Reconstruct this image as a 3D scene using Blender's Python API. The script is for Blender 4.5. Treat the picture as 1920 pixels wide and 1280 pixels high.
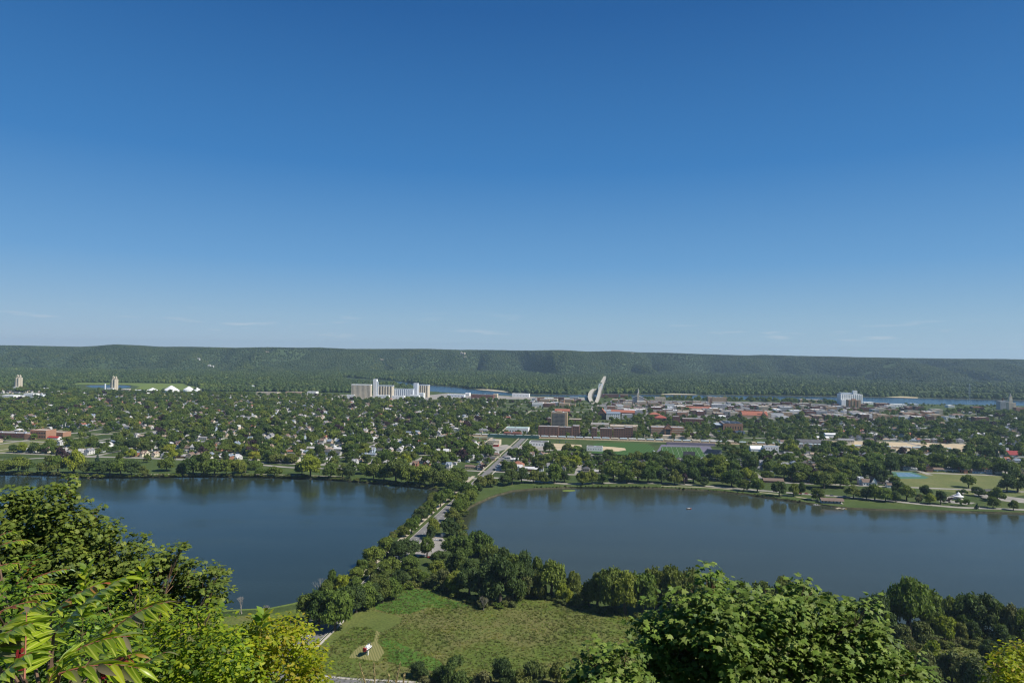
import bpy, bmesh, math, random
import numpy as np
from mathutils import Vector, Matrix, Euler
from mathutils.geometry import tessellate_polygon
R = random.Random(7)
rad = math.radians
for o in list(bpy.data.objects): bpy.data.objects.remove(o)
SC = bpy.context.scene
COL = SC.collection

# ---------------------------------------------------------------- camera
CAMZ = 175.0; FPX = 1280.0; ROLL = 0.0118; PITCH = math.atan(20 / 1280)
CF = np.array([0, math.cos(PITCH), math.sin(PITCH)])
_r0 = np.array([1.0, 0, 0]); _u0 = np.cross(_r0, CF)
CR = _r0 * math.cos(ROLL) + _u0 * math.sin(ROLL)
CU = np.cross(CR, CF)
cam = bpy.data.cameras.new('camera'); cam.lens = 24.0; cam.sensor_width = 36.0
cam.clip_start = 0.1; cam.clip_end = 60000
co = bpy.data.objects.new('camera', cam); COL.objects.link(co); SC.camera = co
co.matrix_world = Matrix(((CR[0], CU[0], -CF[0], 0), (CR[1], CU[1], -CF[1], 0), (CR[2], CU[2], -CF[2], CAMZ), (0, 0, 0, 1)))
# ---------------------------------------------------------------- sun, sky, exposure
SUN_AZ, SUN_EL = 112.0, 47.0           # clockwise from +Y
SKY_STRENGTH = 0.0685
sd = bpy.data.lights.new('sun', 'SUN'); sd.energy = 4.4; sd.angle = rad(0.53); sd.color = (1.0, 0.95, 0.87)
so = bpy.data.objects.new('sun', sd); COL.objects.link(so); so.location = (300, -200, 400)
sv = Vector((math.sin(rad(SUN_AZ)) * math.cos(rad(SUN_EL)), math.cos(rad(SUN_AZ)) * math.cos(rad(SUN_EL)), math.sin(rad(SUN_EL))))
so.rotation_euler = sv.to_track_quat('Z', 'Y').to_euler()
W = bpy.data.worlds.new('World'); SC.world = W; W.use_nodes = True
wn = W.node_tree.nodes; wl = W.node_tree.links
bg = wn['Background']; sky = wn.new('ShaderNodeTexSky'); sky.sky_type = 'NISHITA'; sky.sun_disc = False
sky.sun_elevation = rad(SUN_EL); sky.sun_rotation = rad(SUN_AZ)
sky.altitude = 0; sky.air_density = 1.0; sky.dust_density = 0.0; sky.ozone_density = 5.0
# faint thin cloud wisps low over the horizon
tc = wn.new('ShaderNodeTexCoord'); sx = wn.new('ShaderNodeSeparateXYZ'); wl.new(tc.outputs['Generated'], sx.inputs[0])
mp = wn.new('ShaderNodeMapping'); mp.inputs['Scale'].default_value = (9, 9, 75); wl.new(tc.outputs['Generated'], mp.inputs[0])
cn = wn.new('ShaderNodeTexNoise'); cn.inputs['Scale'].default_value = 1.6; cn.inputs['Detail'].default_value = 5; wl.new(mp.outputs[0], cn.inputs[0])
cr = wn.new('ShaderNodeMapRange'); cr.inputs[1].default_value = 0.60; cr.inputs[2].default_value = 0.78; wl.new(cn.outputs[0], cr.inputs[0])
b1 = wn.new('ShaderNodeMapRange'); b1.inputs[1].default_value = 0.012; b1.inputs[2].default_value = 0.02; wl.new(sx.outputs[2], b1.inputs[0])
b2 = wn.new('ShaderNodeMapRange'); b2.inputs[1].default_value = 0.06; b2.inputs[2].default_value = 0.03; wl.new(sx.outputs[2], b2.inputs[0])
m1 = wn.new('ShaderNodeMath'); m1.operation = 'MULTIPLY'; wl.new(b1.outputs[0], m1.inputs[0]); wl.new(b2.outputs[0], m1.inputs[1])
m2 = wn.new('ShaderNodeMath'); m2.operation = 'MULTIPLY'; wl.new(m1.outputs[0], m2.inputs[0]); wl.new(cr.outputs[0], m2.inputs[1])
m3 = wn.new('ShaderNodeMath'); m3.operation = 'MULTIPLY'; m3.inputs[1].default_value = 0.5; wl.new(m2.outputs[0], m3.inputs[0])
# deep late-summer blue: red falls off faster with height than in the plain model, pale blue band at the skyline
sp = wn.new('ShaderNodeSeparateColor'); wl.new(sky.outputs[0], sp.inputs[0]); cc = wn.new('ShaderNodeCombineColor')
for ch, (g_, k_) in enumerate(((1.6, 0.29), (1.0, 0.78), (1.0, 1.03))):
    pw = wn.new('ShaderNodeMath'); pw.operation = 'POWER'; pw.inputs[1].default_value = g_; wl.new(sp.outputs[ch], pw.inputs[0])
    ml = wn.new('ShaderNodeMath'); ml.operation = 'MULTIPLY'; ml.inputs[1].default_value = k_; wl.new(pw.outputs[0], ml.inputs[0]); wl.new(ml.outputs[0], cc.inputs[ch])
gr = wn.new('ShaderNodeValToRGB'); ge = gr.color_ramp.elements     # clear-day gradient with height above the skyline, the same all round
GS = [(0.0, (.33, .51, .64)), (.047, (.285, .472, .638)), (.124, (.150, .356, .631)), (.257, (.054, .216, .515)), (.447, (.024, .118, .350)), (1.0, (.012, .08, .25))]
while len(ge) < len(GS): ge.new(.5)
for i, (p_, c_) in enumerate(GS): ge[i].position = p_; ge[i].color = (*c_, 1)
wl.new(sx.outputs[2], gr.inputs[0]); gs = wn.new('ShaderNodeVectorMath'); gs.operation = 'SCALE'; gs.inputs['Scale'].default_value = 9.9; wl.new(gr.outputs[0], gs.inputs[0])
mh = wn.new('ShaderNodeMix'); mh.data_type = 'RGBA'; mh.inputs[0].default_value = .86; wl.new(cc.outputs[0], mh.inputs[6]); wl.new(gs.outputs[0], mh.inputs[7])
mx = wn.new('ShaderNodeMix'); mx.data_type = 'RGBA'; mx.inputs[7].default_value = (6.5, 6.9, 7.4, 1)
wl.new(m3.outputs[0], mx.inputs[0]); wl.new(mh.outputs[2], mx.inputs[6]); wl.new(mx.outputs[2], bg.inputs[0])
bg.inputs[1].default_value = SKY_STRENGTH
vs = SC.view_settings; vs.view_transform = 'Standard'; vs.look = 'None'; vs.gamma = 1; vs.use_curve_mapping = False
vs.exposure = 0.55
SC.render.engine = 'CYCLES'
cy = SC.cycles; cy.max_bounces = 6; cy.diffuse_bounces = 2; cy.glossy_bounces = 2; cy.transmission_bounces = 3
cy.volume_bounces = 0; cy.transparent_max_bounces = 8; cy.use_denoising = True; cy.denoising_prefilter = 'ACCURATE'; cy.filter_width = 1.2
cy.volume_step_rate = 10; cy.volume_max_steps = 16

# ---------------------------------------------------------------- pixel <-> world
def ray(u, v):
    d = CF + CR * ((u - 960) / FPX) + CU * ((640 - v) / FPX)
    return d
def G(u, v, z=1.6):
    d = ray(u, v); k = (z - CAMZ) / d[2]
    return np.array([d[0] * k, d[1] * k, z])
def AT(u, v, dist):            # a point dist metres in front of the camera
    d = ray(u, v); return np.array([0, 0, CAMZ]) + d * dist
def PX(p):
    q = np.asarray(p, float) - np.array([0, 0, CAMZ]); f = q @ CF
    return 960 + FPX * (q @ CR) / f, 640 - FPX * (q @ CU) / f
def PXa(x, y, z):
    q = np.stack([x, y, z - CAMZ], -1); f = q @ CF; f = np.where(f < 1, 1, f)
    return 960 + FPX * (q @ CR) / f, 640 - FPX * (q @ CU) / f

# city grid: S runs up the causeway street, T to the right
_a = G(783, 1009)[:2]; _b = G(974, 829)[:2]
S = (_b - _a) / np.linalg.norm(_b - _a); T = np.array([S[1], -S[0]])
ORG = G(905, 893)[:2]; ORG = _a + S * ((ORG - _a) @ S)
def P(a, b, z=1.6):
    q = ORG + S * a + T * b; return np.array([q[0], q[1], z])
def AB(p):
    q = np.asarray(p)[:2] - ORG; return q @ S, q @ T
GROT = math.atan2(T[1], T[0])

# ---------------------------------------------------------------- small helpers
def tag(o, label=None, cat=None, group=None, kind=None):
    if label: o['label'] = label
    if cat: o['category'] = cat
    if group: o['group'] = group
    if kind: o['kind'] = kind
    return o
def link(name, data, parent=None, loc=None, rz=0, scale=None):
    o = bpy.data.objects.new(name, data); COL.objects.link(o)
    if parent: o.parent = parent
    if loc is not None: o.location = tuple(float(c) for c in loc)
    if rz: o.rotation_euler = (0, 0, rz)
    if scale is not None: o.scale = scale
    return o
def empty(name, loc, rz=0):
    o = link(name, None, None, loc, rz); o.empty_display_size = 1; return o
def copy_tree(o, parent=None):
    c = o.copy(); COL.objects.link(c); c.parent = parent
    for ch in o.children: copy_tree(ch, c)
    return c
def mesh_np(name, V, F, mats=(), mi=None, smooth=False):
    me = bpy.data.meshes.new(name)
    V = np.asarray(V, np.float32)
    if isinstance(F, np.ndarray) and F.ndim == 2:
        n, k = F.shape
        me.vertices.add(len(V)); me.vertices.foreach_set('co', V.ravel())
        me.loops.add(n * k); me.loops.foreach_set('vertex_index', F.astype(np.int32).ravel())
        me.polygons.add(n); me.polygons.foreach_set('loop_start', np.arange(0, n * k, k, dtype=np.int32))
        me.update(calc_edges=True)
    else:
        me.from_pydata([tuple(map(float, v)) for v in V], [], F)
    for m in mats: me.materials.append(m)
    if mi is not None: me.polygons.foreach_set('material_index', np.asarray(mi, np.int32))
    if smooth: me.polygons.foreach_set('use_smooth', np.ones(len(me.polygons), bool))
    me.update(); me.validate()
    return me

class MB:
    def __init__(s): s.v = []; s.f = []; s.m = []; s.mats = []
    def mi(s, m):
        if m not in s.mats: s.mats.append(m)
        return s.mats.index(m)
    def face(s, pts, m):
        n = len(s.v); s.v += [tuple(map(float, p)) for p in pts]; s.f.append(list(range(n, n + len(pts)))); s.m.append(s.mi(m))
    def box(s, x0, x1, y0, y1, z0, z1, m, top=None):
        n = len(s.v)
        s.v += [(x0, y0, z0), (x1, y0, z0), (x1, y1, z0), (x0, y1, z0), (x0, y0, z1), (x1, y0, z1), (x1, y1, z1), (x0, y1, z1)]
        for i, q in enumerate(((3, 2, 1, 0), (4, 5, 6, 7), (0, 1, 5, 4), (1, 2, 6, 5), (2, 3, 7, 6), (3, 0, 4, 7))):
            s.f.append([n + k for k in q]); s.m.append(s.mi(top if (top and i == 1) else m))
        return s
    def cyl(s, x, y, z0, z1, r, m, n=10, r1=None, top=None, sx=1, sy=1):
        r1 = r if r1 is None else r1; k = len(s.v)
        for zz, rr in ((z0, r), (z1, r1)):
            for i in range(n):
                a = 2 * math.pi * i / n; s.v.append((x + rr * math.cos(a) * sx, y + rr * math.sin(a) * sy, zz))
        for i in range(n):
            j = (i + 1) % n; s.f.append([k + i, k + j, k + n + j, k + n + i]); s.m.append(s.mi(m))
        s.f.append([k + n + i for i in range(n)]); s.m.append(s.mi(top or m))
        return s
    def tube(s, pts, radii, m, n=6):
        pts = [np.asarray(p, float) for p in pts]; k0 = len(s.v); up = np.array([0.31, 0.17, 0.93])
        if not hasattr(radii, '__len__'): radii = [radii] * len(pts)
        for i, p in enumerate(pts):
            d = pts[min(i + 1, len(pts) - 1)] - pts[max(i - 1, 0)]; d = d / (np.linalg.norm(d) + 1e-9)
            a = np.cross(d, up); a /= (np.linalg.norm(a) + 1e-9); b = np.cross(d, a)
            for j in range(n):
                t = 2 * math.pi * j / n; q = p + (a * math.cos(t) + b * math.sin(t)) * radii[i]; s.v.append(tuple(q))
        for i in range(len(pts) - 1):
            for j in range(n):
                j2 = (j + 1) % n; s.f.append([k0 + i * n + j, k0 + i * n + j2, k0 + (i + 1) * n + j2, k0 + (i + 1) * n + j]); s.m.append(s.mi(m))
        s.f.append([k0 + (len(pts) - 1) * n + j for j in range(n)]); s.m.append(s.mi(m))
        return s
    def gable(s, x0, x1, y0, y1, z0, z1, m, wall=None, ov=0.4, hip=0.0):   # ridge along x
        ym = (y0 + y1) / 2; e = ov; X0, X1, Y0, Y1 = x0 - e, x1 + e, y0 - e, y1 + e
        h = hip * (y1 - y0) / 2
        a, b, c, d = (X0, Y0, z0), (X1, Y0, z0), (X1, Y1, z0), (X0, Y1, z0); r0, r1 = (X0 + h, ym, z1), (X1 - h, ym, z1)
        s.face([a, b, r1, r0], m); s.face([c, d, r0, r1], m)
        if hip > 0: s.face([b, c, r1], m); s.face([d, a, r0], m)
        else:
            s.face([(x1, y0, z0), (x1, y1, z0), (x1, ym, z1 - 0.15)], wall or m); s.face([(x0, y1, z0), (x0, y0, z0), (x0, ym, z1 - 0.15)], wall or m)
        s.face([d, c, b, a], m)
        return s
    def gabley(s, x0, x1, y0, y1, z0, z1, m, wall=None, ov=0.4, hip=0.0):
        n = len(s.v); s.gable(y0, y1, x0, x1, z0, z1, m, wall, ov, hip)
        for i in range(n, len(s.v)): x, y, z = s.v[i]; s.v[i] = (y, x, z)
        return s
    def mesh(s, name):
        me = bpy.data.meshes.new(name); me.from_pydata(s.v, [], s.f)
        for m in s.mats: me.materials.append(m)
        me.polygons.foreach_set('material_index', s.m); me.update(); return me
    def build(s, name, parent=None, loc=None, rz=0):
        return link(name, s.mesh(name), parent, loc, rz)

# ---------------------------------------------------------------- materials
MATS = {}
def newmat(name):
    m = bpy.data.materials.new(name); m.use_nodes = True; MATS[name] = m
    return m, m.node_tree.nodes, m.node_tree.links, m.node_tree.nodes['Principled BSDF']
def ramp(n, stops):
    r = n.new('ShaderNodeValToRGB'); e = r.color_ramp.elements
    while len(e) < len(stops): e.new(0.5)
    for i, (p, c) in enumerate(stops): e[i].position = p; e[i].color = (*c, 1)
    return r
def paint(name, c, rough=0.8, var=0.12, scale=0.35, spec=0.12, metal=0.0):
    if name in MATS: return MATS[name]
    m, n, l, b = newmat(name)
    g = n.new('ShaderNodeNewGeometry'); t = n.new('ShaderNodeTexNoise'); t.inputs['Scale'].default_value = scale; t.inputs['Detail'].default_value = 4
    l.new(g.outputs['Position'], t.inputs[0])
    lo = tuple(x * (1 - var * 1.6) for x in c); hi = tuple(min(1, x * (1 + var)) for x in c)
    r = ramp(n, [(0.3, lo), (0.7, hi)]); l.new(t.outputs[0], r.inputs[0]); l.new(r.outputs[0], b.inputs['Base Color'])
    b.inputs['Roughness'].default_value = rough; b.inputs['Specular IOR Level'].default_value = spec; b.inputs['Metallic'].default_value = metal
    return m
def foliage(name, cols, trans=0.0, nscale=0.9, patch=0.0, rough=0.75, haze_patch=None):
    """cols: list of colours picked per object at random; small noise breaks them up"""
    m, n, l, b = newmat(name)
    oi = n.new('ShaderNodeObjectInfo'); k = len(cols)
    r = ramp(n, [((i + 0.5) / k, c) for i, c in enumerate(cols)])
    l.new(oi.outputs['Random'], r.inputs[0])
    g = n.new('ShaderNodeNewGeometry'); t = n.new('ShaderNodeTexNoise'); t.inputs['Scale'].default_value = nscale; t.inputs['Detail'].default_value = 3
    l.new(g.outputs['Position'], t.inputs[0])
    mr = n.new('ShaderNodeMapRange'); mr.inputs[1].default_value = 0.3; mr.inputs[2].default_value = 0.7; mr.inputs[3].default_value = 0.72; mr.inputs[4].default_value = 1.3
    l.new(t.outputs[0], mr.inputs[0])
    # every leaf clump its own slight tone
    mr2 = n.new('ShaderNodeMapRange'); mr2.inputs[3].default_value = 0.75; mr2.inputs[4].default_value = 1.3
    l.new(g.outputs['Random Per Island'], mr2.inputs[0])
    mm = n.new('ShaderNodeMath'); mm.operation = 'MULTIPLY'; l.new(mr.outputs[0], mm.inputs[0]); l.new(mr2.outputs[0], mm.inputs[1])
    vm = n.new('ShaderNodeVectorMath'); vm.operation = 'SCALE'; l.new(r.outputs[0], vm.inputs[0]); l.new(mm.outputs[0], vm.inputs['Scale'])
    out = vm.outputs[0]
    if patch:
        t2 = n.new('ShaderNodeTexNoise'); t2.inputs['Scale'].default_value = patch; t2.inputs['Detail'].default_value = 3; l.new(g.outputs['Position'], t2.inputs[0])
        r2 = ramp(n, [(0.35, (0.72, 0.78, 0.85)), (0.55, (1, 1, 1)), (0.68, (1.35, 1.25, 0.95))]); l.new(t2.outputs[0], r2.inputs[0])
        v2 = n.new('ShaderNodeVectorMath'); v2.operation = 'MULTIPLY'; l.new(out, v2.inputs[0]); l.new(r2.outputs[0], v2.inputs[1]); out = v2.outputs[0]
    l.new(out, b.inputs['Base Color']); b.inputs['Roughness'].default_value = rough; b.inputs['Specular IOR Level'].default_value = 0.25
    if trans:
        tr = n.new('ShaderNodeBsdfTranslucent'); l.new(out, tr.inputs[0]); mixs = n.new('ShaderNodeMixShader'); mixs.inputs[0].default_value = trans
        sc2 = n.new('ShaderNodeVectorMath'); sc2.operation = 'MULTIPLY'; sc2.inputs[1].default_value = (1.5, 1.6, 0.5); l.new(out, sc2.inputs[0]); l.new(sc2.outputs[0], tr.inputs[0])
        l.new(b.outputs[0], mixs.inputs[1]); l.new(tr.outputs[0], mixs.inputs[2]); l.new(mixs.outputs[0], n['Material Output'].inputs[0])
    return m
def rgb(r, g, b):   # photo-like sRGB to linear
    f = lambda c: ((c / 255 + 0.055) / 1.055) ** 2.4 if c > 10 else c / 255 / 12.92
    return (f(r), f(g), f(b))

GREENS = [(0.030, 0.062, 0.012), (0.048, 0.090, 0.014), (0.060, 0.105, 0.017), (0.038, 0.072, 0.017), (0.078, 0.118, 0.018), (0.050, 0.090, 0.018), (0.092, 0.130, 0.020), (0.030, 0.056, 0.016)]
M_TREE = foliage('broadleaf_foliage', [(1.72 * c[0], 1.42 * c[1], 1.3 * c[2]) for c in GREENS], trans=0.22, nscale=0.5)
M_OLIVE = foliage('olive_foliage', [(0.092, 0.120, 0.022), (0.110, 0.135, 0.024), (0.125, 0.140, 0.030), (0.095, 0.130, 0.022)], trans=0.22, nscale=0.5)
M_DARK = foliage('dark_foliage', [(0.048, 0.078, 0.020), (0.058, 0.090, 0.024), (0.066, 0.100, 0.022)], trans=0.22, nscale=0.5)
M_YEL = foliage('yellow_foliage', [(0.22, 0.25, 0.022), (0.18, 0.22, 0.024), (0.25, 0.25, 0.025)], trans=0.25, nscale=0.5)
M_PURPLE = foliage('purple_foliage', [(0.030, 0.016, 0.022), (0.038, 0.019, 0.022)], nscale=0.5)
M_CONIF = foliage('conifer_foliage', [(0.022, 0.046, 0.026), (0.030, 0.058, 0.034)], nscale=0.5)
M_FOREST = foliage('forest_foliage', [(0.024, 0.046, 0.016), (0.036, 0.062, 0.018), (0.048, 0.076, 0.020), (0.060, 0.086, 0.022), (0.030, 0.054, 0.018), (0.074, 0.092, 0.026)], nscale=0.2, patch=0.0035)
M_FLOOD = foliage('floodplain_foliage', [(0.046, 0.078, 0.018), (0.066, 0.098, 0.022), (0.036, 0.062, 0.018), (0.082, 0.108, 0.025), (0.054, 0.086, 0.020)], nscale=0.2, patch=0.005)
M_BRUSH = foliage('brush_foliage', [(0.090, 0.110, 0.030), (0.120, 0.120, 0.048), (0.075, 0.105, 0.026), (0.115, 0.130, 0.028)], trans=0.15, nscale=0.6)
M_BARK = paint('bark', (0.10, 0.085, 0.07), 0.9, 0.3, 3)
# ================================================================ TERRAIN
def vnoise(x, y, seed=0):
    xi = np.floor(x).astype(np.int64); yi = np.floor(y).astype(np.int64); xf = x - xi; yf = y - yi
    xf = xf * xf * (3 - 2 * xf); yf = yf * yf * (3 - 2 * yf)
    def h(a, b):
        n = (a * 374761393 + b * 668265263 + seed * 974711) & 0x7fffffff
        n = ((n ^ (n >> 13)) * 1274126177) & 0x7fffffff
        return ((n ^ (n >> 16)) & 0xffff) / 65535.0
    return (h(xi, yi) * (1 - xf) + h(xi + 1, yi) * xf) * (1 - yf) + (h(xi, yi + 1) * (1 - xf) + h(xi + 1, yi + 1) * xf) * yf
def fbm(x, y, o=4, seed=0):
    s = 0; a = 0.5; 
    for i in range(o): s = s + a * vnoise(x * 2 ** i, y * 2 ** i, seed + i); a /= 2
    return s
def inpoly(x, y, poly):
    x = np.asarray(x); y = np.asarray(y); c = np.zeros(x.shape, bool); p = [tuple(q[:2]) for q in poly]
    for i in range(len(p)):
        x0, y0 = p[i - 1]; x1, y1 = p[i]
        if y0 == y1: continue
        c ^= ((y0 > y) != (y1 > y)) & (x < (x1 - x0) * (y - y0) / (y1 - y0) + x0)
    return c
def densify(pts, step, wob=0.0, seed=3):
    out = []; rr = random.Random(seed)
    for i in range(len(pts) - 1):
        a, b = np.asarray(pts[i][:2], float), np.asarray(pts[i + 1][:2], float); d = np.linalg.norm(b - a); n = max(1, int(d / step))
        for k in range(n):
            q = a + (b - a) * k / n
            if k and wob: q = q + np.array([rr.uniform(-wob, wob), rr.uniform(-wob, wob)])
            out.append(q)
    out.append(np.asarray(pts[-1][:2], float)); return out
def gl(pts, z=0.0): return [G(u, v, z)[:2] for u, v in pts]

def grass_mat(name, stops, sc=0.02, fine=0.8, bump=0.0, rough=0.9):
    m, n, l, b = newmat(name); g = n.new('ShaderNodeNewGeometry')
    t = n.new('ShaderNodeTexNoise'); t.inputs['Scale'].default_value = sc; t.inputs['Detail'].default_value = 8; t.inputs['Roughness'].default_value = 0.62
    l.new(g.outputs['Position'], t.inputs[0]); r = ramp(n, stops); l.new(t.outputs[0], r.inputs[0])
    t2 = n.new('ShaderNodeTexNoise'); t2.inputs['Scale'].default_value = fine; t2.inputs['Detail'].default_value = 4; l.new(g.outputs['Position'], t2.inputs[0])
    mr = n.new('ShaderNodeMapRange'); mr.inputs[1].default_value = 0.3; mr.inputs[2].default_value = 0.7; mr.inputs[3].default_value = 0.7; mr.inputs[4].default_value = 1.25; l.new(t2.outputs[0], mr.inputs[0])
    v = n.new('ShaderNodeVectorMath'); v.operation = 'SCALE'; l.new(r.outputs[0], v.inputs[0]); l.new(mr.outputs[0], v.inputs['Scale']); l.new(v.outputs[0], b.inputs['Base Color'])
    b.inputs['Roughness'].default_value = rough; b.inputs['Specular IOR Level'].default_value = 0.1
    if bump:
        bp = n.new('ShaderNodeBump'); bp.inputs['Distance'].default_value = bump; l.new(t2.outputs[0], bp.inputs['Height']); l.new(bp.outputs[0], b.inputs['Normal'])
    return m
M_GROUND = grass_mat('ground_grass', [(0.3, (0.030, 0.048, 0.016)), (0.5, (0.055, 0.080, 0.022)), (0.7, (0.085, 0.100, 0.035))], 0.02)
M_LAWN = grass_mat('park_lawn', [(0.3, (0.045, 0.072, 0.018)), (0.55, (0.066, 0.095, 0.026)), (0.75, (0.105, 0.115, 0.042))], 0.03)
M_DRYLAWN = grass_mat('dry_park_lawn', [(0.3, (0.10, 0.125, 0.04)), (0.55, (0.14, 0.15, 0.055)), (0.75, (0.19, 0.17, 0.075))], 0.02)
M_MARSH = grass_mat('marsh_grass', [(0.25, (0.062, 0.092, 0.016)), (0.44, (0.092, 0.122, 0.024)), (0.54, (0.132, 0.128, 0.044)), (0.64, (0.104, 0.140, 0.030)), (0.8, (0.15, 0.15, 0.055))], 0.011, 0.6, 0.3)
M_HILL = grass_mat('hill_soil', [(0.3, (0.03, 0.045, 0.015)), (0.7, (0.06, 0.08, 0.03))], 0.05)
M_ASPH = paint('asphalt', (0.17, 0.165, 0.16), 0.9, 0.15, 0.15)
M_ASPHD = paint('dark_asphalt', (0.07, 0.07, 0.072), 0.9, 0.2, 0.15)
M_CONC = paint('concrete', (0.42, 0.39, 0.33), 0.85, 0.1, 0.4)
M_SAND = paint('gravel_lot', (0.46, 0.37, 0.24), 0.95, 0.12, 0.05)
M_PAVE = paint('pale_lot', (0.28, 0.26, 0.23), 0.9, 0.15, 0.06)
M_MUD = paint('bank_mud', (0.065, 0.06, 0.035), 0.95, 0.3, 0.3)

# shorelines given as they lie on the water plane
WEST = [(-900, 872), (-150, 886), (0, 889), (60, 890), (130, 892), (165, 896), (270, 895), (350, 893), (460, 894), (560, 896), (620, 899), (700, 906), (770, 912), (812, 917), (828, 921), (822, 931), (802, 945), (785, 965), (765, 985), (742, 1005), (722, 1025), (702, 1047), (672, 1070), (640, 1090), (610, 1112), (590, 1124), (555, 1136), (510, 1145), (430, 1150), (330, 1158), (200, 1165), (0, 1170), (-300, 1172), (-900, 1160)]
EAST = [(2600, 985), (2050, 968), (1920, 963), (1860, 961), (1800, 960), (1740, 958), (1660, 956), (1600, 954), (1560, 950), (1500, 942), (1440, 933), (1400, 927), (1320, 919), (1260, 917), (1200, 915), (1150, 913), (1090, 914), (1060, 915), (1000, 917), (960, 921), (925, 931), (894, 944), (870, 958), (864, 972), (861, 990), (868, 1006), (890, 1022), (930, 1048), (1000, 1078), (1100, 1102), (1200, 1118), (1350, 1135), (1500, 1150), (1620, 1170), (1750, 1178), (1850, 1188), (1950, 1200), (2150, 1225), (2600, 1260)]
POND = [(158, 723.5), (170, 722), (200, 721.5), (236, 722), (248, 724), (244, 727), (225, 728.5), (172, 727)]
BANK_N = [(640, 712), (700, 719), (750, 725), (800, 733.5), (830, 736), (960, 742), (1060, 744.5), (1150, 745), (1300, 747.5), (1440, 750), (1620, 756), (1900, 761), (2300, 770), (3300, 792)]
BANK_F = [(3300, 772), (2300, 756), (1920, 750.5), (1760, 747), (1620, 744), (1440, 741.5), (1300, 740), (1150, 739), (1060, 740), (1000, 739), (960, 737), (900, 731), (850, 725), (802, 722), (740, 714), (640, 707)]
west = densify(gl(WEST) + [gl(WEST)[0]], 9, 0.9, 5)[:-1]; east = densify(gl(EAST) + [gl(EAST)[0]], 9, 0.9, 6)[:-1]
pond = densify(gl(POND) + [gl(POND)[0]], 30, 3, 7)[:-1]; river = densify(gl(BANK_N) + gl(BANK_F), 30, 3, 8)
FARW = [[(380, 691), (392, 689), (445, 692), (446, 696), (420, 695.5)], [(-60, 684), (40, 682.8), (120, 683.6), (110, 685.4), (20, 685.6)], [(30, 681), (80, 680.4), (75, 681.8)]]
farw = [densify(gl(q) + [gl(q)[0]], 60, 6, 9)[:-1] for q in FARW]
LZ = 1.6
def land(name, outer, holes, z, mat, bank=True):
    polys = [[Vector((float(p[0]), float(p[1]), 0)) for p in q] for q in [outer] + holes]
    V = [(p.x, p.y, z) for q in polys for p in q]; F = [list(t) for t in tessellate_polygon(polys)]; mi = [0] * len(F)
    F2 = []
    for t in F:
        a, b, c = (V[i] for i in t); s = (b[0] - a[0]) * (c[1] - a[1]) - (b[1] - a[1]) * (c[0] - a[0]); F2.append(t if s > 0 else t[::-1])
    F = F2
    if bank:
        for h in holes:
            ar = sum(h[i - 1][0] * h[i][1] - h[i][0] * h[i - 1][1] for i in range(len(h))); sg = 1 if ar > 0 else -1; n0 = len(V); n = len(h)
            for i in range(n):
                d = np.asarray(h[(i + 1) % n]) - np.asarray(h[i - 1]); nn = np.array([-d[1], d[0]]) * sg; nn = nn / (np.linalg.norm(nn) + 1e-9)
                V.append((h[i][0], h[i][1], z)); V.append((h[i][0] + nn[0] * 2.2, h[i][1] + nn[1] * 2.2, -1.0))
            for i in range(n):
                j = (i + 1) % n; q = [n0 + 2 * i, n0 + 2 * j, n0 + 2 * j + 1, n0 + 2 * i + 1]; F.append(q if sg > 0 else q[::-1]); mi.append(1)
    me = bpy.data.meshes.new(name); me.from_pydata(V, [], F); me.materials.append(mat); me.materials.append(M_MUD); me.polygons.foreach_set('material_index', mi); me.update()
    return tag(link(name, me), kind='structure')
XB = 8600
# the land stops below the camera's bluff and runs on past the hills
land('ground', [(-XB, -250), (XB, -250), (XB, 12000), (-XB, 12000)], [west, east, pond, river] + farw, LZ, M_GROUND)

def water_mat(name, body, rough, b1, b2, d):
    m, n, l, b = newmat(name); g = n.new('ShaderNodeNewGeometry'); b.inputs['Base Color'].default_value = (*body, 1)
    b.inputs['Roughness'].default_value = rough; b.inputs['IOR'].default_value = 1.333; b.inputs['Specular IOR Level'].default_value = 0.5
    mp = n.new('ShaderNodeMapping'); mp.inputs['Scale'].default_value = (0.45, 1.0, 1); l.new(g.outputs['Position'], mp.inputs[0])
    t = n.new('ShaderNodeTexNoise'); t.inputs['Scale'].default_value = b1; t.inputs['Detail'].default_value = 3; l.new(mp.outputs[0], t.inputs[0])
    # calmer and breezier areas
    t3 = n.new('ShaderNodeTexNoise'); t3.inputs['Scale'].default_value = 0.014; t3.inputs['Detail'].default_value = 4; mp3 = n.new('ShaderNodeMapping'); mp3.inputs['Scale'].default_value = (0.35, 1.6, 1); mp3.inputs['Rotation'].default_value = (0, 0, .12); l.new(g.outputs['Position'], mp3.inputs[0]); l.new(mp3.outputs[0], t3.inputs[0])
    mr = n.new('ShaderNodeMapRange'); mr.inputs[1].default_value = 0.35; mr.inputs[2].default_value = 0.65; mr.inputs[3].default_value = b2 * 0.25; mr.inputs[4].default_value = b2 * 1.5; l.new(t3.outputs[0], mr.inputs[0])
    bp = n.new('ShaderNodeBump'); bp.inputs['Distance'].default_value = d; l.new(mr.outputs[0], bp.inputs['Strength']); l.new(t.outputs[0], bp.inputs['Height']); l.new(bp.outputs[0], b.inputs['Normal'])
    return m
M_LAKE = water_mat('lake_water', (0.021, 0.030, 0.019), 0.10, 1.1, 0.8, 0.14)
M_LAKE2 = water_mat('silty_lake_water', (0.036, 0.043, 0.026), 0.08, 1.1, 0.7, 0.12)
M_RIVER = water_mat('river_water', (0.02, 0.04, 0.06), 0.2, 0.4, 1.0, 0.6)
def sheet(name, pts, z, mat, kind='structure'):
    return land(name, [tuple(p[:2]) for p in pts], [], z, mat, False)
def sheetpx(name, pts, z, mat): return tag(sheet(name, gl(pts, z), z, mat), kind='structure')
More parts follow.
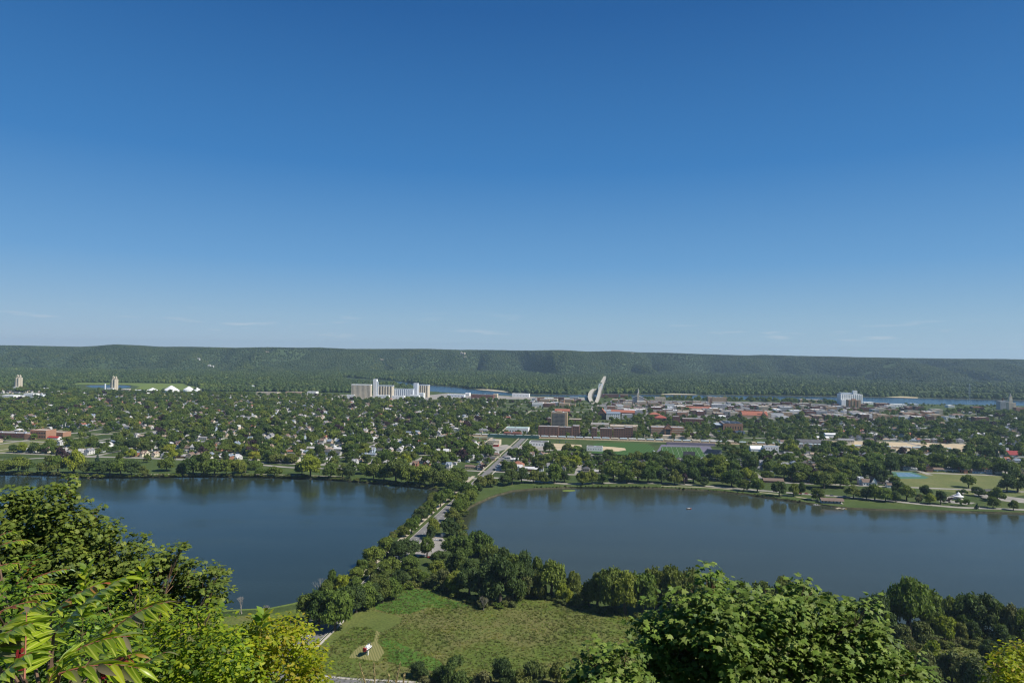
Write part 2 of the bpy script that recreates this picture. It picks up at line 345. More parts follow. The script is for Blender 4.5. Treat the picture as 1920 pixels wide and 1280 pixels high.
sheet('lake', [(-2400, 250), (-60, 250), (-60, 1300), (-2400, 1300)], 0, M_LAKE)
sheet('lake', [(-60, 250), (2400, 250), (2400, 1300), (-60, 1300)], 0, M_LAKE2)
sheet('river', [(-8400, 2100), (8400, 2100), (8400, 9000), (-8400, 9000)], 0, M_RIVER)
sheet('river_bed', [(-XB, -250), (XB, -250), (XB, 12000), (-XB, 12000)], -3, M_MUD)

# ---- the hills across the river: heights from the skyline
RU = [-900, -300, 0, 60, 150, 180, 215, 260, 300, 360, 440, 500, 560, 600, 650, 720, 800, 860, 930, 1000, 1050, 1100, 1150, 1200, 1250, 1300, 1400, 1430, 1500, 1560, 1600, 1700, 1780, 1850, 1920, 2300, 2800]
RV = [640, 644, 648.5, 649.5, 651.5, 650, 647.5, 649, 651.5, 651.5, 653.5, 652.5, 653.5, 653, 655.5, 655.5, 655.5, 657, 657.5, 658.5, 657.5, 660.5, 659.5, 662, 662.5, 664.5, 667.5, 666.5, 668.5, 669.5, 670.5, 672.5, 673.5, 674, 675, 680, 686]
XR = []
nx, ny = 760, 190
gx = np.linspace(-7600, 7600, nx); gy = np.linspace(3900, 8600, ny); X, Y = np.meshgrid(gx, gy)
def hills(X, Y):
    U = 960 + FPX * (X / Y); hor = 660 + (U - 960) * ROLL
    base = 5560 - 420 * np.clip((U - 1150) / 600, 0, 1) + 500 * np.clip((150 - U) / 150, 0, 1.0)
    rid = np.abs(fbm(X / 1150 + 3.1, Y / 4200 + 1.7, 3, 11) - 0.44) * 2
    spur = (0.42 - rid) * 2300 + (fbm(X / 420, Y / 1500, 3, 4) - 0.44) * 520
    t = (Y - base + spur) / 1250; t = np.clip(t, 0, 1); prof = np.where(t < 0.22, 0.10 * t / 0.22, 0.10 + 0.90 * (1 - (1 - np.clip((t - 0.22) / 0.78, 0, 1)) ** 1.9))
    top = CAMZ + (hor - np.interp(U, RU, RV)) * 6900 / FPX * 1.0
    H = (top - 8) * prof + (fbm(X / 300, Y / 380, 3, 21) - 0.44) * 110 * np.sin(np.pi * np.clip(t, 0, 1))
    rv = np.abs(fbm(X / 620 + 9.3, Y / 2600 + 4.1, 3, 61) - 0.44) * 2; H = H - np.clip(1 - rv * 4.0, 0, 1) * 145 * np.sin(np.pi * np.clip(t, 0, 1)) ** .8; H = np.maximum(H, 0)
    # beyond the crest the plateau stays just below the line of sight
    over = np.clip((Y - 7100) / 900, 0, 1); H = H * (1 - 0.12 * over)
    lim = CAMZ + (hor - np.interp(U, RU, RV) - 2.2 * (fbm(U / 60, U * 0 + 2.5, 3, 8) - .44)) * Y / FPX
    H = np.minimum(H, lim - 7)
    return np.maximum(H, 0) + LZ - 0.8
Z = hills(X, Y)
V = np.stack([X.ravel(), Y.ravel(), Z.ravel()], 1); i = np.arange(nx * ny).reshape(ny, nx)
F = np.stack([i[:-1, :-1].ravel(), i[:-1, 1:].ravel(), i[1:, 1:].ravel(), i[1:, :-1].ravel()], 1)
M_BLUFF = grass_mat('bluff_ground', [(0.3, (0.030, 0.050, 0.022)), (0.6, (0.050, 0.075, 0.03)), (0.8, (0.085, 0.10, 0.04))], 0.004, 0.03)
tag(link('hills', mesh_np('hills', V, F, [M_BLUFF], smooth=True)), kind='structure')
# ---- the camera's own hillside
HX = np.linspace(-420, 420, 90); HY = np.linspace(-60, 300, 60); X2, Y2 = np.meshgrid(HX, HY)
def hillz(X, Y):
    X = np.asarray(X, float); Y = np.asarray(Y, float)
    z = np.where(Y < 2.0, 173.2 - 0.10 * (Y - 2), 173.2 - 0.82 * (Y - 2)); z = z + (fbm(X / 14, Y / 14, 3, 5) - 0.44) * np.clip(Y - 3, 0, 8) * 0.5
    return np.maximum(z, 0.5 + 0 * z)
Z2 = hillz(X2, Y2); Z2 = np.minimum(Z2, 173.4)
V = np.stack([X2.ravel(), Y2.ravel(), Z2.ravel()], 1); i = np.arange(90 * 60).reshape(60, 90)
F = np.stack([i[:-1, :-1].ravel(), i[:-1, 1:].ravel(), i[1:, 1:].ravel(), i[1:, :-1].ravel()], 1)
tag(link('hillside', mesh_np('hillside', V, F, [M_HILL], smooth=True)), kind='structure')

# ================================================================ TREES
def ico(sub):
    bm = bmesh.new(); bmesh.ops.create_icosphere(bm, subdivisions=sub, radius=1); v = np.array([x.co for x in bm.verts]); f = np.array([[q.index for q in p.verts] for p in bm.faces]); bm.free(); return v, f
ICO1, ICO2 = ico(1), ico(2)
def crown(name, seed, lobes, cards, cs, mat, core=ICO1, shape='round', cut=0.12):
    """unit crown: radius about 1, z 0..1 (scaled to real size), leaf clumps over several lobes with a dark core"""
    r = np.random.RandomState(seed); V = []; F = []; k = 0; L = []
    for i in range(lobes):
        a = r.rand() * 6.283; q = r.rand()
        if shape == 'cone':
            h = (i + 0.5) / lobes; w = (1 - h) * 0.8 + 0.1; L.append((math.cos(a) * w * 0.25, math.sin(a) * w * 0.25, h * 0.95, w * 0.85, w * 0.85, 0.16))
        elif shape == 'tall':
            h = 0.15 + 0.7 * (i + 0.5) / lobes; w = 0.35 * math.sin(math.pi * h) ** 0.5; L.append((math.cos(a) * w, math.sin(a) * w, h, 0.42 + 0.2 * r.rand(), 0.42 + 0.2 * r.rand(), 0.17 + 0.05 * r.rand()))
        else:
            h = 0.22 + 0.55 * (q if i else 1.0); w = (0.62 if i else 0.1) * math.sqrt(max(0.05, 1 - (h - 0.4) ** 2 * 3.2)); s = 0.30 + 0.20 * r.rand()
            L.append((math.cos(a) * w, math.sin(a) * w, h, s, s, s * 0.46))
    tot = sum(l[3] * l[4] for l in L)
    for (x, y, z, sx, sy, sz) in L:
        cv, cf = core; n = cv * np.array([sx, sy, sz]) * (0.58 + 0.24 * r.rand(len(cv), 1)) + np.array([x, y, z]); V.append(n); F.append(cf + k); k += len(n)
        m = int(cards * sx * sy / tot * 1.35); d = r.randn(m, 3); d /= np.linalg.norm(d, axis=1)[:, None]; d = d[d[:, 2] > -0.6]; m = len(d)
        lump = 1 + 0.16 * np.sin(d[:, 0] * 5 + i) * np.sin(d[:, 1] * 6 + 2 * i) + 0.10 * np.sin(d[:, 2] * 9 + i)
        c = np.array([x, y, z]) + d * np.array([sx, sy, sz]) * ((0.66 + 0.42 * r.rand(m)) * lump)[:, None]
        nn = d * 0.9 + np.array([0, 0, 0.35]) + r.randn(m, 3) * 0.75; nn /= np.linalg.norm(nn, axis=1)[:, None]
        t1 = np.cross(nn, r.randn(m, 3)); t1 /= np.linalg.norm(t1, axis=1)[:, None]; t2 = np.cross(nn, t1)
        sc = cs * (0.55 + 0.9 * r.rand(m, 1)); zf = np.array([1, 1, 0.7])
        a0 = c + (t1 * sc) * zf; a1 = c + (t2 * sc * 0.9) * zf; a2 = c - (t1 * sc) * zf
        V.append(np.stack([a0, a1, a2], 1).reshape(-1, 3)); F.append(np.arange(m * 3).reshape(m, 3) + k); k += m * 3
    V = np.concatenate(V); V[:, 2] = np.maximum(V[:, 2], 0.0) if shape != 'cone' else V[:, 2]
    return mesh_np(name, V, np.concatenate(F), [mat])
def trunk(name, seed, h=0.45, r0=0.05):
    """unit trunk: base at 0; crown sits on top; goes up into the crown with limbs (z in units of the whole tree's height)"""
    rr = random.Random(seed); b = MB(); b.tube([(0, 0, -0.03), (rr.uniform(-.01, .01), 0, h * 0.6), (rr.uniform(-.02, .02), rr.uniform(-.02, .02), h)], [r0, r0 * 0.75, r0 * 0.6], M_BARK, 6)
    for i in range(4):
        a = i * 1.6 + rr.random(); e = (math.cos(a) * 0.22, math.sin(a) * 0.22, h + 0.28); b.tube([(0, 0, h * 0.85), (e[0] * 0.4, e[1] * 0.4, h + 0.08), e], [r0 * 0.5, r0 * 0.35, r0 * 0.12], M_BARK, 5)
    return b.mesh(name)
TRUNKS = [trunk('trunk', s) for s in range(4)]
NEARC = {'tree': [crown('crown', 10 + i, 15 + 2 * (i % 3), 3600, 0.085, M_TREE, ICO2) for i in range(6)],
         'olive': [crown('crown', 30 + i, 14, 3400, 0.085, M_OLIVE, ICO2) for i in range(3)],
         'dark': [crown('crown', 40 + i, 16, 3600, 0.08, M_DARK, ICO2) for i in range(3)],
         'yellow': [crown('crown', 50 + i, 13, 3200, 0.085, M_YEL, ICO2) for i in range(2)],
         'tall': [crown('crown', 60 + i, 12, 3600, 0.09, M_TREE, ICO2, 'tall') for i in range(3)],
         'brush': [crown('crown', 70 + i, 11, 2200, 0.10, M_BRUSH, ICO1) for i in range(3)],
         'conifer': [crown('crown', 80 + i, 9, 1800, 0.09, M_CONIF, ICO1, 'cone') for i in range(2)],
         'purple': [crown('crown', 90 + i, 8, 1500, 0.08, M_PURPLE, ICO1) for i in range(2)]}
FARC = {'tree': [crown('crown', 110 + i, 10, 620, 0.15, M_TREE) for i in range(6)] + [crown('crown', 130, 10, 620, 0.15, M_OLIVE), crown('crown', 131, 10, 620, 0.15, M_DARK)],
        'yellow': [crown('crown', 140, 6, 380, 0.15, M_OLIVE)],
        'conifer': [crown('crown', 150, 7, 380, 0.14, M_CONIF, ICO1, 'cone')],
        'purple': [crown('crown', 160, 6, 380, 0.15, M_PURPLE)]}
def lowcrown(name, seed, mat, n=40):
    r = np.random.RandomState(seed); v, f = ICO1; V = v * (0.78 + 0.35 * r.rand(len(v), 1)) * np.array([1, 1, 0.5]) + np.array([0, 0, 0.45])
    d = r.randn(n, 3); d /= np.linalg.norm(d, axis=1)[:, None]; d[:, 2] = np.abs(d[:, 2]); c = d * np.array([1, 1, .5]) * 0.95 + np.array([0, 0, .45]); a = r.randn(n, 3, 3) * 0.14
    W_ = (c[:, None, :] + a).reshape(-1, 3); return mesh_np(name, np.concatenate([V, W_]), np.concatenate([f, np.arange(n * 3).reshape(n, 3) + len(V)]), [mat])
LOWC = [lowcrown('forest_crown', 200 + i, M_FOREST) for i in range(5)]
LOWF = [lowcrown('forest_crown', 210 + i, M_FLOOD) for i in range(5)]

# ---- instancing for what nobody could count
def scatter(name, P3, SCL, meshes, label=None, rot=None):
    n = len(P3); k = len(meshes); rr = np.random.RandomState(n + 3)
    me = bpy.data.meshes.new(name); me.vertices.add(n); me.vertices.foreach_set('co', np.asarray(P3, np.float32).ravel())
    a = me.attributes.new('scl', 'FLOAT_VECTOR', 'POINT'); a.data.foreach_set('vector', np.asarray(SCL, np.float32).ravel())
    a = me.attributes.new('rz', 'FLOAT', 'POINT'); a.data.foreach_set('value', (rr.rand(n) * 6.283 if rot is None else np.asarray(rot)).astype(np.float32))
    a = me.attributes.new('pick', 'INT', 'POINT'); pk = rr.randint(0, k, n); a.data.foreach_set('value', pk.astype(np.int32)); me.update()
    o = link(name, me); ng = bpy.data.node_groups.new(name, 'GeometryNodeTree')
    ng.interface.new_socket('Geometry', in_out='INPUT', socket_type='NodeSocketGeometry'); ng.interface.new_socket('Geometry', in_out='OUTPUT', socket_type='NodeSocketGeometry')
    N = ng.nodes; Lk = ng.links; gi = N.new('NodeGroupInput'); go = N.new('NodeGroupOutput'); jn = N.new('GeometryNodeJoinGeometry')
    def att(nm, t): q = N.new('GeometryNodeInputNamedAttribute'); q.data_type = t; q.inputs[0].default_value = nm; return q.outputs[0]
    A_s, A_r, A_p = att('scl', 'FLOAT_VECTOR'), att('rz', 'FLOAT'), att('pick', 'INT')
    cx = N.new('ShaderNodeCombineXYZ'); Lk.new(A_r, cx.inputs[2])
    for j, m in enumerate(meshes):
        src = bpy.data.objects.new(m.name, m); oi = N.new('GeometryNodeObjectInfo'); oi.inputs[0].default_value = src; oi.inputs['As Instance'].default_value = True
        ip = N.new('GeometryNodeInstanceOnPoints'); cmp_ = N.new('FunctionNodeCompare'); cmp_.data_type = 'INT'; cmp_.operation = 'EQUAL'; cmp_.inputs[3].default_value = j
        Lk.new(A_p, cmp_.inputs[2]); Lk.new(cmp_.outputs[0], ip.inputs['Selection']); Lk.new(gi.outputs[0], ip.inputs['Points']); Lk.new(oi.outputs['Geometry'], ip.inputs['Instance'])
        Lk.new(cx.outputs[0], ip.inputs['Rotation']); Lk.new(A_s, ip.inputs['Scale']); Lk.new(ip.outputs[0], jn.inputs[0])
    Lk.new(jn.outputs[0], go.inputs[0]); md = o.modifiers.new('scatter', 'NODES'); md.node_group = ng
    return tag(o, label, kind='stuff')

def in_view(x, y, z=10, m=60):
    u, v = PXa(x, y, np.full_like(x, z) if not hasattr(z, '__len__') else z); return (u > -m) & (u < 1920 + m)
# ---- forest on the hills
rs = np.random.RandomState(5)
def jitgrid(x0, x1, y0, y1, s):
    a, b = np.meshgrid(np.arange(x0, x1, s), np.arange(y0, y1, s)); a = a.ravel() + rs.rand(a.size) * s; b = b.ravel() + rs.rand(b.size) * s; return a, b
fx, fy = jitgrid(-6300, 6300, 4000, 7400, 17); m = in_view(fx, fy); fx, fy = fx[m], fy[m]; fz = hills(fx, fy)
m = fz > LZ + 2; fx, fy, fz = fx[m], fy[m], fz[m]
w = 6.5 + 4.5 * rs.rand(len(fx)); h = 10 + 7 * rs.rand(len(fx))
keep = (rs.rand(len(fx)) < 0.93) & ~((fbm(fx / 260, fy / 200, 3, 44) < 0.19)); 
scatter('hill_forest', np.stack([fx, fy, fz - 2], 1)[keep], np.stack([w, w, h], 1)[keep], LOWC, 'forest covering the long bluffs across the river')
# ---- floodplain forest
fx, fy = jitgrid(-5200, 5000, 2500, 5900, 19); m = in_view(fx, fy); fx, fy = fx[m], fy[m]
farbank = np.array(densify(gl(BANK_F[::-1]), 40))
yb = np.interp(fx, *[c for c in (lambda q: (q[np.argsort(q[:, 0])][:, 0], q[np.argsort(q[:, 0])][:, 1]))(farbank)])
nb = np.array(densify(gl([(-1200, 707), (0, 727), (150, 731.5), (300, 734), (470, 735), (655, 737), (700, 738)]), 40)); ybl = np.interp(fx, nb[:, 0], nb[:, 1])
xr = G(795, 722)[0]
m = np.where(fx > xr, fy > yb + 12, fy > ybl)
for q in [west, east, pond, river] + farw: m &= ~inpoly(fx, fy, q)
# clearings: lily marsh, riverside fields
CLEAR = [[(150, 731), (120, 722), (150, 716.5), (250, 717.5), (345, 718.5), (352, 722.5), (372, 726), (380, 733), (240, 734)], [(437, 729), (452, 724), (490, 724.5), (484, 731)], [(1640, 717), (1800, 716), (1900, 719), (1860, 722), (1700, 721)], [(1340, 712), (1440, 711), (1445, 713), (1350, 714)], [(1060, 738), (1095, 729.5), (1124, 729.5), (1134, 738.5)], [(1098, 735), (1120, 718), (1133, 703), (1141, 703), (1137, 722), (1136, 738)], [(884, 731), (892, 728.4), (948, 731.5), (960, 737.5)], [(1236, 739.8), (1262, 736.8), (1308, 738.8), (1308, 741)], [(1655, 744), (1690, 741.5), (1725, 744.5), (1720, 747)], [(375, 691), (385, 686), (450, 690), (452, 697), (420, 698)], [(1560, 712), (1640, 711), (1650, 713), (1570, 714)]]
for q in CLEAR: m &= ~inpoly(fx, fy, gl(q, LZ))
m &= hills(fx, fy) < LZ + 3
gap = fbm(fx / 620, fy / 170, 3, 31); m &= ~((gap < 0.345) & (fy > yb + 200))
fx, fy = fx[m], fy[m]; bigger = 0.55 + 1.0 * fbm(fx / 420, fy / 130, 3, 77)
w = (8 + 7 * rs.rand(len(fx)) ** 2) * bigger; h = (13 + 13 * rs.rand(len(fx)) ** 1.5) * bigger
scatter('floodplain_forest', np.stack([fx, fy, np.full(len(fx), LZ - 1)], 1), np.stack([w, w, h], 1), LOWF, 'dense floodplain forest between the river and the bluffs')
M_LILY = grass_mat('lily_marsh', [(0.3, (0.085, 0.125, 0.03)), (0.5, (0.14, 0.18, 0.04)), (0.7, (0.10, 0.15, 0.04))], 0.01)
sheetpx('lily_marsh', [(262, 724.6), (245, 721.2), (150, 720.3), (120, 721.8), (150, 717.6), (250, 718), (345, 719), (350, 722), (368, 725), (366, 730), (300, 732), (252, 729.5)], LZ + .05, M_LILY)
sheetpx('meadow', CLEAR[2], LZ + .05, M_LILY)
# ---- haze box
hz = MB().box(-8900, 8900, -280, 12300, -4.2, 300, M_BARK); hm = hz.mesh('haze'); hm.materials.clear()
m_, n_, l_, b_ = newmat('haze_air'); n_.remove(b_); pv = n_.new('ShaderNodeVolumePrincipled'); pv.inputs['Color'].default_value = (0.58, 0.82, 1.0, 1); pv.inputs['Density'].default_value = 4.3e-5; pv.inputs['Anisotropy'].default_value = 0.2
l_.new(pv.outputs[0], n_['Material Output'].inputs['Volume']); hm.materials.append(m_); tag(link('haze', hm), kind='stuff')
# ================================================================ ROADS, LAWNS, LOTS
def ribbon(name, pts, w, z, mat, kind='structure', close=False):
    pts = [np.asarray(p[:2], float) for p in pts]; V = []; F = []
    for i, p in enumerate(pts):
        d = pts[min(i + 1, len(pts) - 1)] - pts[max(0, i - 1)]; d /= np.linalg.norm(d); n = np.array([-d[1], d[0]]) * w / 2
        V += [(*(p + n), z), (*(p - n), z)]
    for i in range(len(pts) - 1): k = 2 * i; F.append((k + 1, k + 3, k + 2, k))
    me = bpy.data.meshes.new(name); me.from_pydata(V, [], F); me.materials.append(mat); me.update(); return tag(link(name, me), kind=kind)
def smoothline(pts, n=6):
    pts = [np.asarray(p[:2], float) for p in pts]; out = []
    for i in range(len(pts) - 1):
        p0, p1, p2, p3 = pts[max(i - 1, 0)], pts[i], pts[i + 1], pts[min(i + 2, len(pts) - 1)]
        for k in range(n):
            t = k / n; out.append(0.5 * (2 * p1 + (p2 - p0) * t + (2 * p0 - 5 * p1 + 4 * p2 - p3) * t * t + (3 * p1 - p0 - 3 * p2 + p3) * t ** 3))
    out.append(pts[-1]); return out
def gpx(pts): return [G(u, v, LZ)[:2] for u, v in pts]
def rectab(name, a0, a1, b0, b1, z, mat): return sheet(name, [P(a0, b0), P(a0, b1), P(a1, b1), P(a1, b0)], z, mat)
M_MARK = paint('road_paint', (0.75, 0.73, 0.66), 0.7, 0.05, 1)
M_PATH = paint('pale_path', (0.40, 0.35, 0.26), 0.9, 0.12, 0.3)
# causeway street, verge and path, lake drives
ribbon('road', [P(a, 0) for a in range(-570, 20, 20)], 12.5, LZ + .10, M_ASPH)
ribbon('road', [P(a, 0) for a in range(10, 450, 20)], 10, LZ + .11, M_ASPH)
ribbon('pavement', [P(a, 8.4) for a in range(-560, -440, 20)], 1.8, LZ + .16, M_CONC)
ribbon('pavement', [P(a, -13.5) for a in range(-560, 6, 20)], 5.0, LZ + .16, M_PATH)
ribbon('pavement', [P(a, -9.5) for a in range(10, 440, 20)], 2.4, LZ + .14, M_PATH)
ribbon('pavement', [P(a, 9) for a in range(10, 440, 20)], 1.8, LZ + .14, M_CONC)
for sd_ in (-1, 1):
    kb = MB(); kb.box(-570, 8, -0.18 + sd_ * 6.4, 0.18 + sd_ * 6.4, LZ - .1, LZ + .24, M_CONC); k = kb.build('kerb'); k.rotation_euler = (0, 0, math.atan2(S[1], S[0])); k.location = (float(ORG[0]), float(ORG[1]), 0); tag(k, kind='structure')
dm = MB()
for a in range(-560, 425, 9): dm.face([(*(ORG + S * a - T * .12), LZ + .108), (*(ORG + S * a + T * .12), LZ + .108), (*(ORG + S * (a + 3.4) + T * .12), LZ + .108), (*(ORG + S * (a + 3.4) - T * .12), LZ + .108)], M_MARK)
tag(dm.build('road_marking'), kind='structure')
ribbon('road', smoothline(gpx([(-260, 866), (0, 862), (90, 858), (200, 856.5), (330, 860), (430, 866), (560, 877), (640, 878), (760, 886), (850, 892), (892, 897)])), 9, LZ + .08, M_PAVE)
ribbon('road', smoothline(gpx([(905, 894), (980, 899), (1060, 906.5), (1150, 905), (1240, 906), (1300, 909), (1400, 917), (1500, 925), (1580, 931), (1660, 938), (1740, 946), (1800, 951), (1860, 953), (1960, 957), (2200, 968)])), 8.5, LZ + .08, M_PAVE)
ribbon('path', smoothline(gpx([(130, 887), (200, 889.5), (300, 889), (400, 889), (480, 889), (560, 890.5), (640, 893)])), 3.0, LZ + .07, M_PATH)
ribbon('path', smoothline(gpx([(1240, 911), (1330, 914), (1430, 923), (1500, 932), (1540, 940)])), 3.0, LZ + .07, M_PATH)
ribbon('road', smoothline(gpx([(480, 1262), (600, 1272), (660, 1278), (760, 1283), (900, 1290), (1300, 1300)])), 9, LZ + .10, M_ASPH)
ribbon('pavement', smoothline(gpx([(480, 1256), (600, 1266.5), (660, 1272.5), (760, 1277.5), (900, 1285)])), 1.6, LZ + .16, M_CONC)
sheetpx('parking_lot', [(800, 1002), (826, 1003), (836, 1015), (838, 1034), (822, 1041), (782, 1044), (778, 1036), (795, 1024)], LZ + .06, M_PAVE)
sheetpx('park_lawn', [(-200, 868), (60, 864), (200, 860), (330, 863), (430, 869), (560, 880), (760, 889), (860, 897), (815, 912), (770, 909), (700, 903), (620, 896), (460, 892), (350, 891), (270, 892), (170, 893), (130, 889), (0, 886), (-200, 883)], LZ + .03, M_LAWN)
sheetpx('park_lawn', [(905, 898), (1060, 909), (1150, 908), (1240, 909), (1400, 919), (1500, 928), (1600, 936), (1740, 949), (1860, 957), (2100, 966), (1920, 960), (1800, 957), (1660, 953), (1600, 951), (1560, 947.5), (1500, 939), (1440, 930.5), (1400, 924.5), (1320, 916.5), (1200, 912.5), (1060, 912.5), (1000, 914), (955, 919), (918, 929), (885, 942), (868, 950), (880, 920)], LZ + .03, M_LAWN)
sheetpx('playing_field', [(1690, 884), (1760, 884), (1860, 890), (1960, 893), (2000, 915), (1900, 931), (1830, 929), (1760, 919), (1690, 912), (1668, 900)], LZ + .05, M_DRYLAWN)
sheetpx('school_lawn', [(-80, 838), (30, 826), (108, 824), (112, 830), (60, 842), (10, 850), (-80, 856)], LZ + .05, M_DRYLAWN)
M_COURT = paint('blue_court', (0.10, 0.19, 0.27), 0.8, 0.08, 0.5); M_COURTG = paint('green_court', (0.07, 0.15, 0.10), 0.8, 0.08, 0.5)
# mown clearing, track and meadow
sheetpx('meadow', [(560, 1320), (597, 1216), (625, 1190), (672, 1142), (700, 1128), (760, 1100), (800, 1098), (850, 1125), (930, 1135), (1000, 1112), (1100, 1140), (1220, 1155), (1400, 1168), (1620, 1190), (1800, 1196), (2000, 1210), (2200, 1330)], LZ + .03, M_MARSH)
M_MOWN = grass_mat('mown_grass', [(0.3, (0.075, 0.105, 0.025)), (0.55, (0.115, 0.135, 0.035)), (0.75, (0.16, 0.15, 0.055))], 0.03, 0.7)
M_STUB = newmat('mown_stubble')[0]
def _stub():
    n, l = M_STUB.node_tree.nodes, M_STUB.node_tree.links; b = n['Principled BSDF']; g = n.new('ShaderNodeNewGeometry'); w = n.new('ShaderNodeTexWave'); w.inputs['Scale'].default_value = 0.22; w.inputs['Distortion'].default_value = 1.5; w.inputs['Detail'].default_value = 2
    mp = n.new('ShaderNodeMapping'); mp.inputs['Rotation'].default_value = (0, 0, -0.35); l.new(g.outputs['Position'], mp.inputs[0]); l.new(mp.outputs[0], w.inputs[0]); r = ramp(n, [(0.2, (0.14, 0.15, 0.05)), (0.8, (0.22, 0.20, 0.085))]); l.new(w.outputs[0], r.inputs[0]); l.new(r.outputs[0], b.inputs[0]); b.inputs['Roughness'].default_value = 0.95; b.inputs['Specular IOR Level'].default_value = 0.05
_stub()
sheetpx('mown_clearing', [(676, 1142), (699, 1144), (740, 1153), (755, 1158), (752, 1167), (729, 1180), (713, 1186), (705, 1181), (685, 1173), (660, 1176), (635, 1197), (597, 1219), (590, 1217), (640, 1165)], LZ + .06, M_MOWN)
MOW2 = [(705, 1181), (713, 1185), (708, 1203), (715, 1212), (721, 1222), (714, 1232), (708, 1239), (685, 1236), (654, 1232), (662, 1221), (674, 1211), (690, 1206), (701, 1202)]
sheetpx('mown_clearing', MOW2, LZ + .08, M_STUB)
M_GRN2 = grass_mat('bright_meadow_grass', [(0.3, (0.045, 0.095, 0.016)), (0.5, (0.065, 0.13, 0.02)), (0.7, (0.10, 0.16, 0.03))], 0.03, 0.6, 0.2)
sheetpx('meadow', [(700, 1128), (745, 1108), (765, 1103), (800, 1105), (850, 1126), (880, 1134), (850, 1140), (800, 1138), (770, 1150), (735, 1150), (705, 1141)], LZ + .055, M_GRN2)
sheetpx('meadow', [(722, 1196), (740, 1200), (770, 1215), (820, 1235), (850, 1262), (760, 1250), (725, 1238), (728, 1222), (714, 1206)], LZ + .055, M_GRN2)
sheetpx('meadow', [(300, 1162), (430, 1155), (510, 1150), (560, 1140), (600, 1122), (610, 1130), (580, 1190), (520, 1262), (300, 1262)], LZ + .03, M_MARSH)
# lily fringe along the near west shore
sheet('lily_fringe', [G(u, v, 0)[:2] for u, v in [(430, 1150), (510, 1145), (555, 1136), (590, 1124), (610, 1112), (606, 1110), (585, 1119), (550, 1130), (505, 1139), (430, 1142.5), (330, 1150), (330, 1158)]], 0.06, M_LILY)
sheet('lily_patch', [G(u, v, 0)[:2] for u, v in [(1054, 919), (1062, 917.5), (1078, 918), (1079, 920), (1068, 921.5), (1056, 921)]], 0.06, M_LILY)
sheet('lily_patch', [G(u, v, 0)[:2] for u, v in [(722, 908), (752, 909), (757, 911.5), (728, 911)]], 0.06, M_LILY)

# tufts of marsh grass standing over the meadow
def tuft(name, seed, mat, n=14):
    r = np.random.RandomState(seed); V = []; F = []
    for i in range(n):
        a = r.rand() * 6.28; q = r.rand() * 0.7; x, y = q * math.cos(a), q * math.sin(a); dx, dy = r.randn(2) * 0.25; h = 0.6 + 0.5 * r.rand(); k = len(V)
        V += [(x - .09, y, 0), (x + .09, y, 0), (x + dx, y + dy, h)]; F.append((k, k + 1, k + 2))
    return mesh_np(name, V, np.array(F), [mat])
M_TUFT = foliage('marsh_tuft', [(0.11, 0.145, 0.028), (0.15, 0.155, 0.045), (0.19, 0.17, 0.065), (0.12, 0.16, 0.028), (0.12, 0.14, 0.026)], trans=0.2, nscale=0.3, patch=0.05)
TUFTS = [tuft('grass_tuft', i, M_TUFT) for i in range(4)]
mead = gpx([(597, 1216), (625, 1190), (672, 1142), (700, 1128), (760, 1103), (800, 1100), (850, 1127), (930, 1137), (1000, 1115), (1100, 1142), (1220, 1158), (1400, 1170), (1620, 1195), (1960, 1215), (2000, 1290), (580, 1290)])
tx, ty = jitgrid(-260, 420, 330, 570, 1.25); m = inpoly(tx, ty, mead)
for q in ([(676, 1142), (699, 1144), (740, 1153), (755, 1158), (752, 1167), (729, 1180), (713, 1186), (705, 1181), (685, 1173), (660, 1176), (635, 1197), (590, 1222), (590, 1217), (640, 1165)], MOW2): m &= ~inpoly(tx, ty, gpx(q))
m &= rs.rand(len(tx)) < 0.22 + 0.55 * fbm(tx / 14, ty / 14, 3, 9)
tx, ty = tx[m], ty[m]; hh = 0.5 + 0.9 * fbm(tx / 20, ty / 20, 3, 10)
scatter('marsh_grass', np.stack([tx, ty, np.full(len(tx), LZ)], 1), np.stack([hh + .6, hh + .6, hh], 1), TUFTS, 'tall marsh grass of the meadow below the overlook')

# ================================================================ CITY: streets, blocks
rc = random.Random(41)
BS = 128.0
def zone(a, b):
    """what stands at street coordinates (a up the causeway street, b to the right of it)"""
    u, v = PX(P(a, b))
    if a < 36 and b < 60: return 'park'
    if b >= 60:
        sh = np.interp(b, [60, 200, 330, 432, 560, 700, 900], [-60, -48, -60, -62, -75, -95, -120]) + 14
        if a < sh: return 'park'
        if b > 560 and a < 150: return 'park'
    if 424 < a < 480 and b > -90: return 'rail'
    if -60 < b < 120 and 300 < a < 424: return 'lots'
    if 120 <= b < 480 and 250 < a < 424: return 'stadium'
    if -90 < b < 640 and 480 <= a < 980: return 'campus'
    if 640 <= b < 860 and 480 <= a < 560: return 'strip'
    if a > 1290 - 0 * b and b < -180: return 'industry' if a > 1400 else 'res'
    if -180 <= b < 1250 and a >= 980: return 'downtown' if a < 1500 else 'river'
    if a > 1440: return 'river'
    if -980 < b < -740 and 150 < a < 330: return 'school'
    if -120 < b < -20 and 330 < a < 480: return 'lots'
    return 'res'
roofs = [('grey_shingle', (0.22, 0.22, 0.23)), ('pale_grey_shingle', (0.36, 0.35, 0.34)), ('brown_shingle', (0.17, 0.125, 0.10)), ('charcoal_shingle', (0.085, 0.085, 0.09)), ('tan_shingle', (0.33, 0.26, 0.20)), ('rust_shingle', (0.27, 0.12, 0.08)), ('slate_blue_shingle', (0.18, 0.22, 0.27)), ('white_metal_roof', (0.52, 0.52, 0.52))]
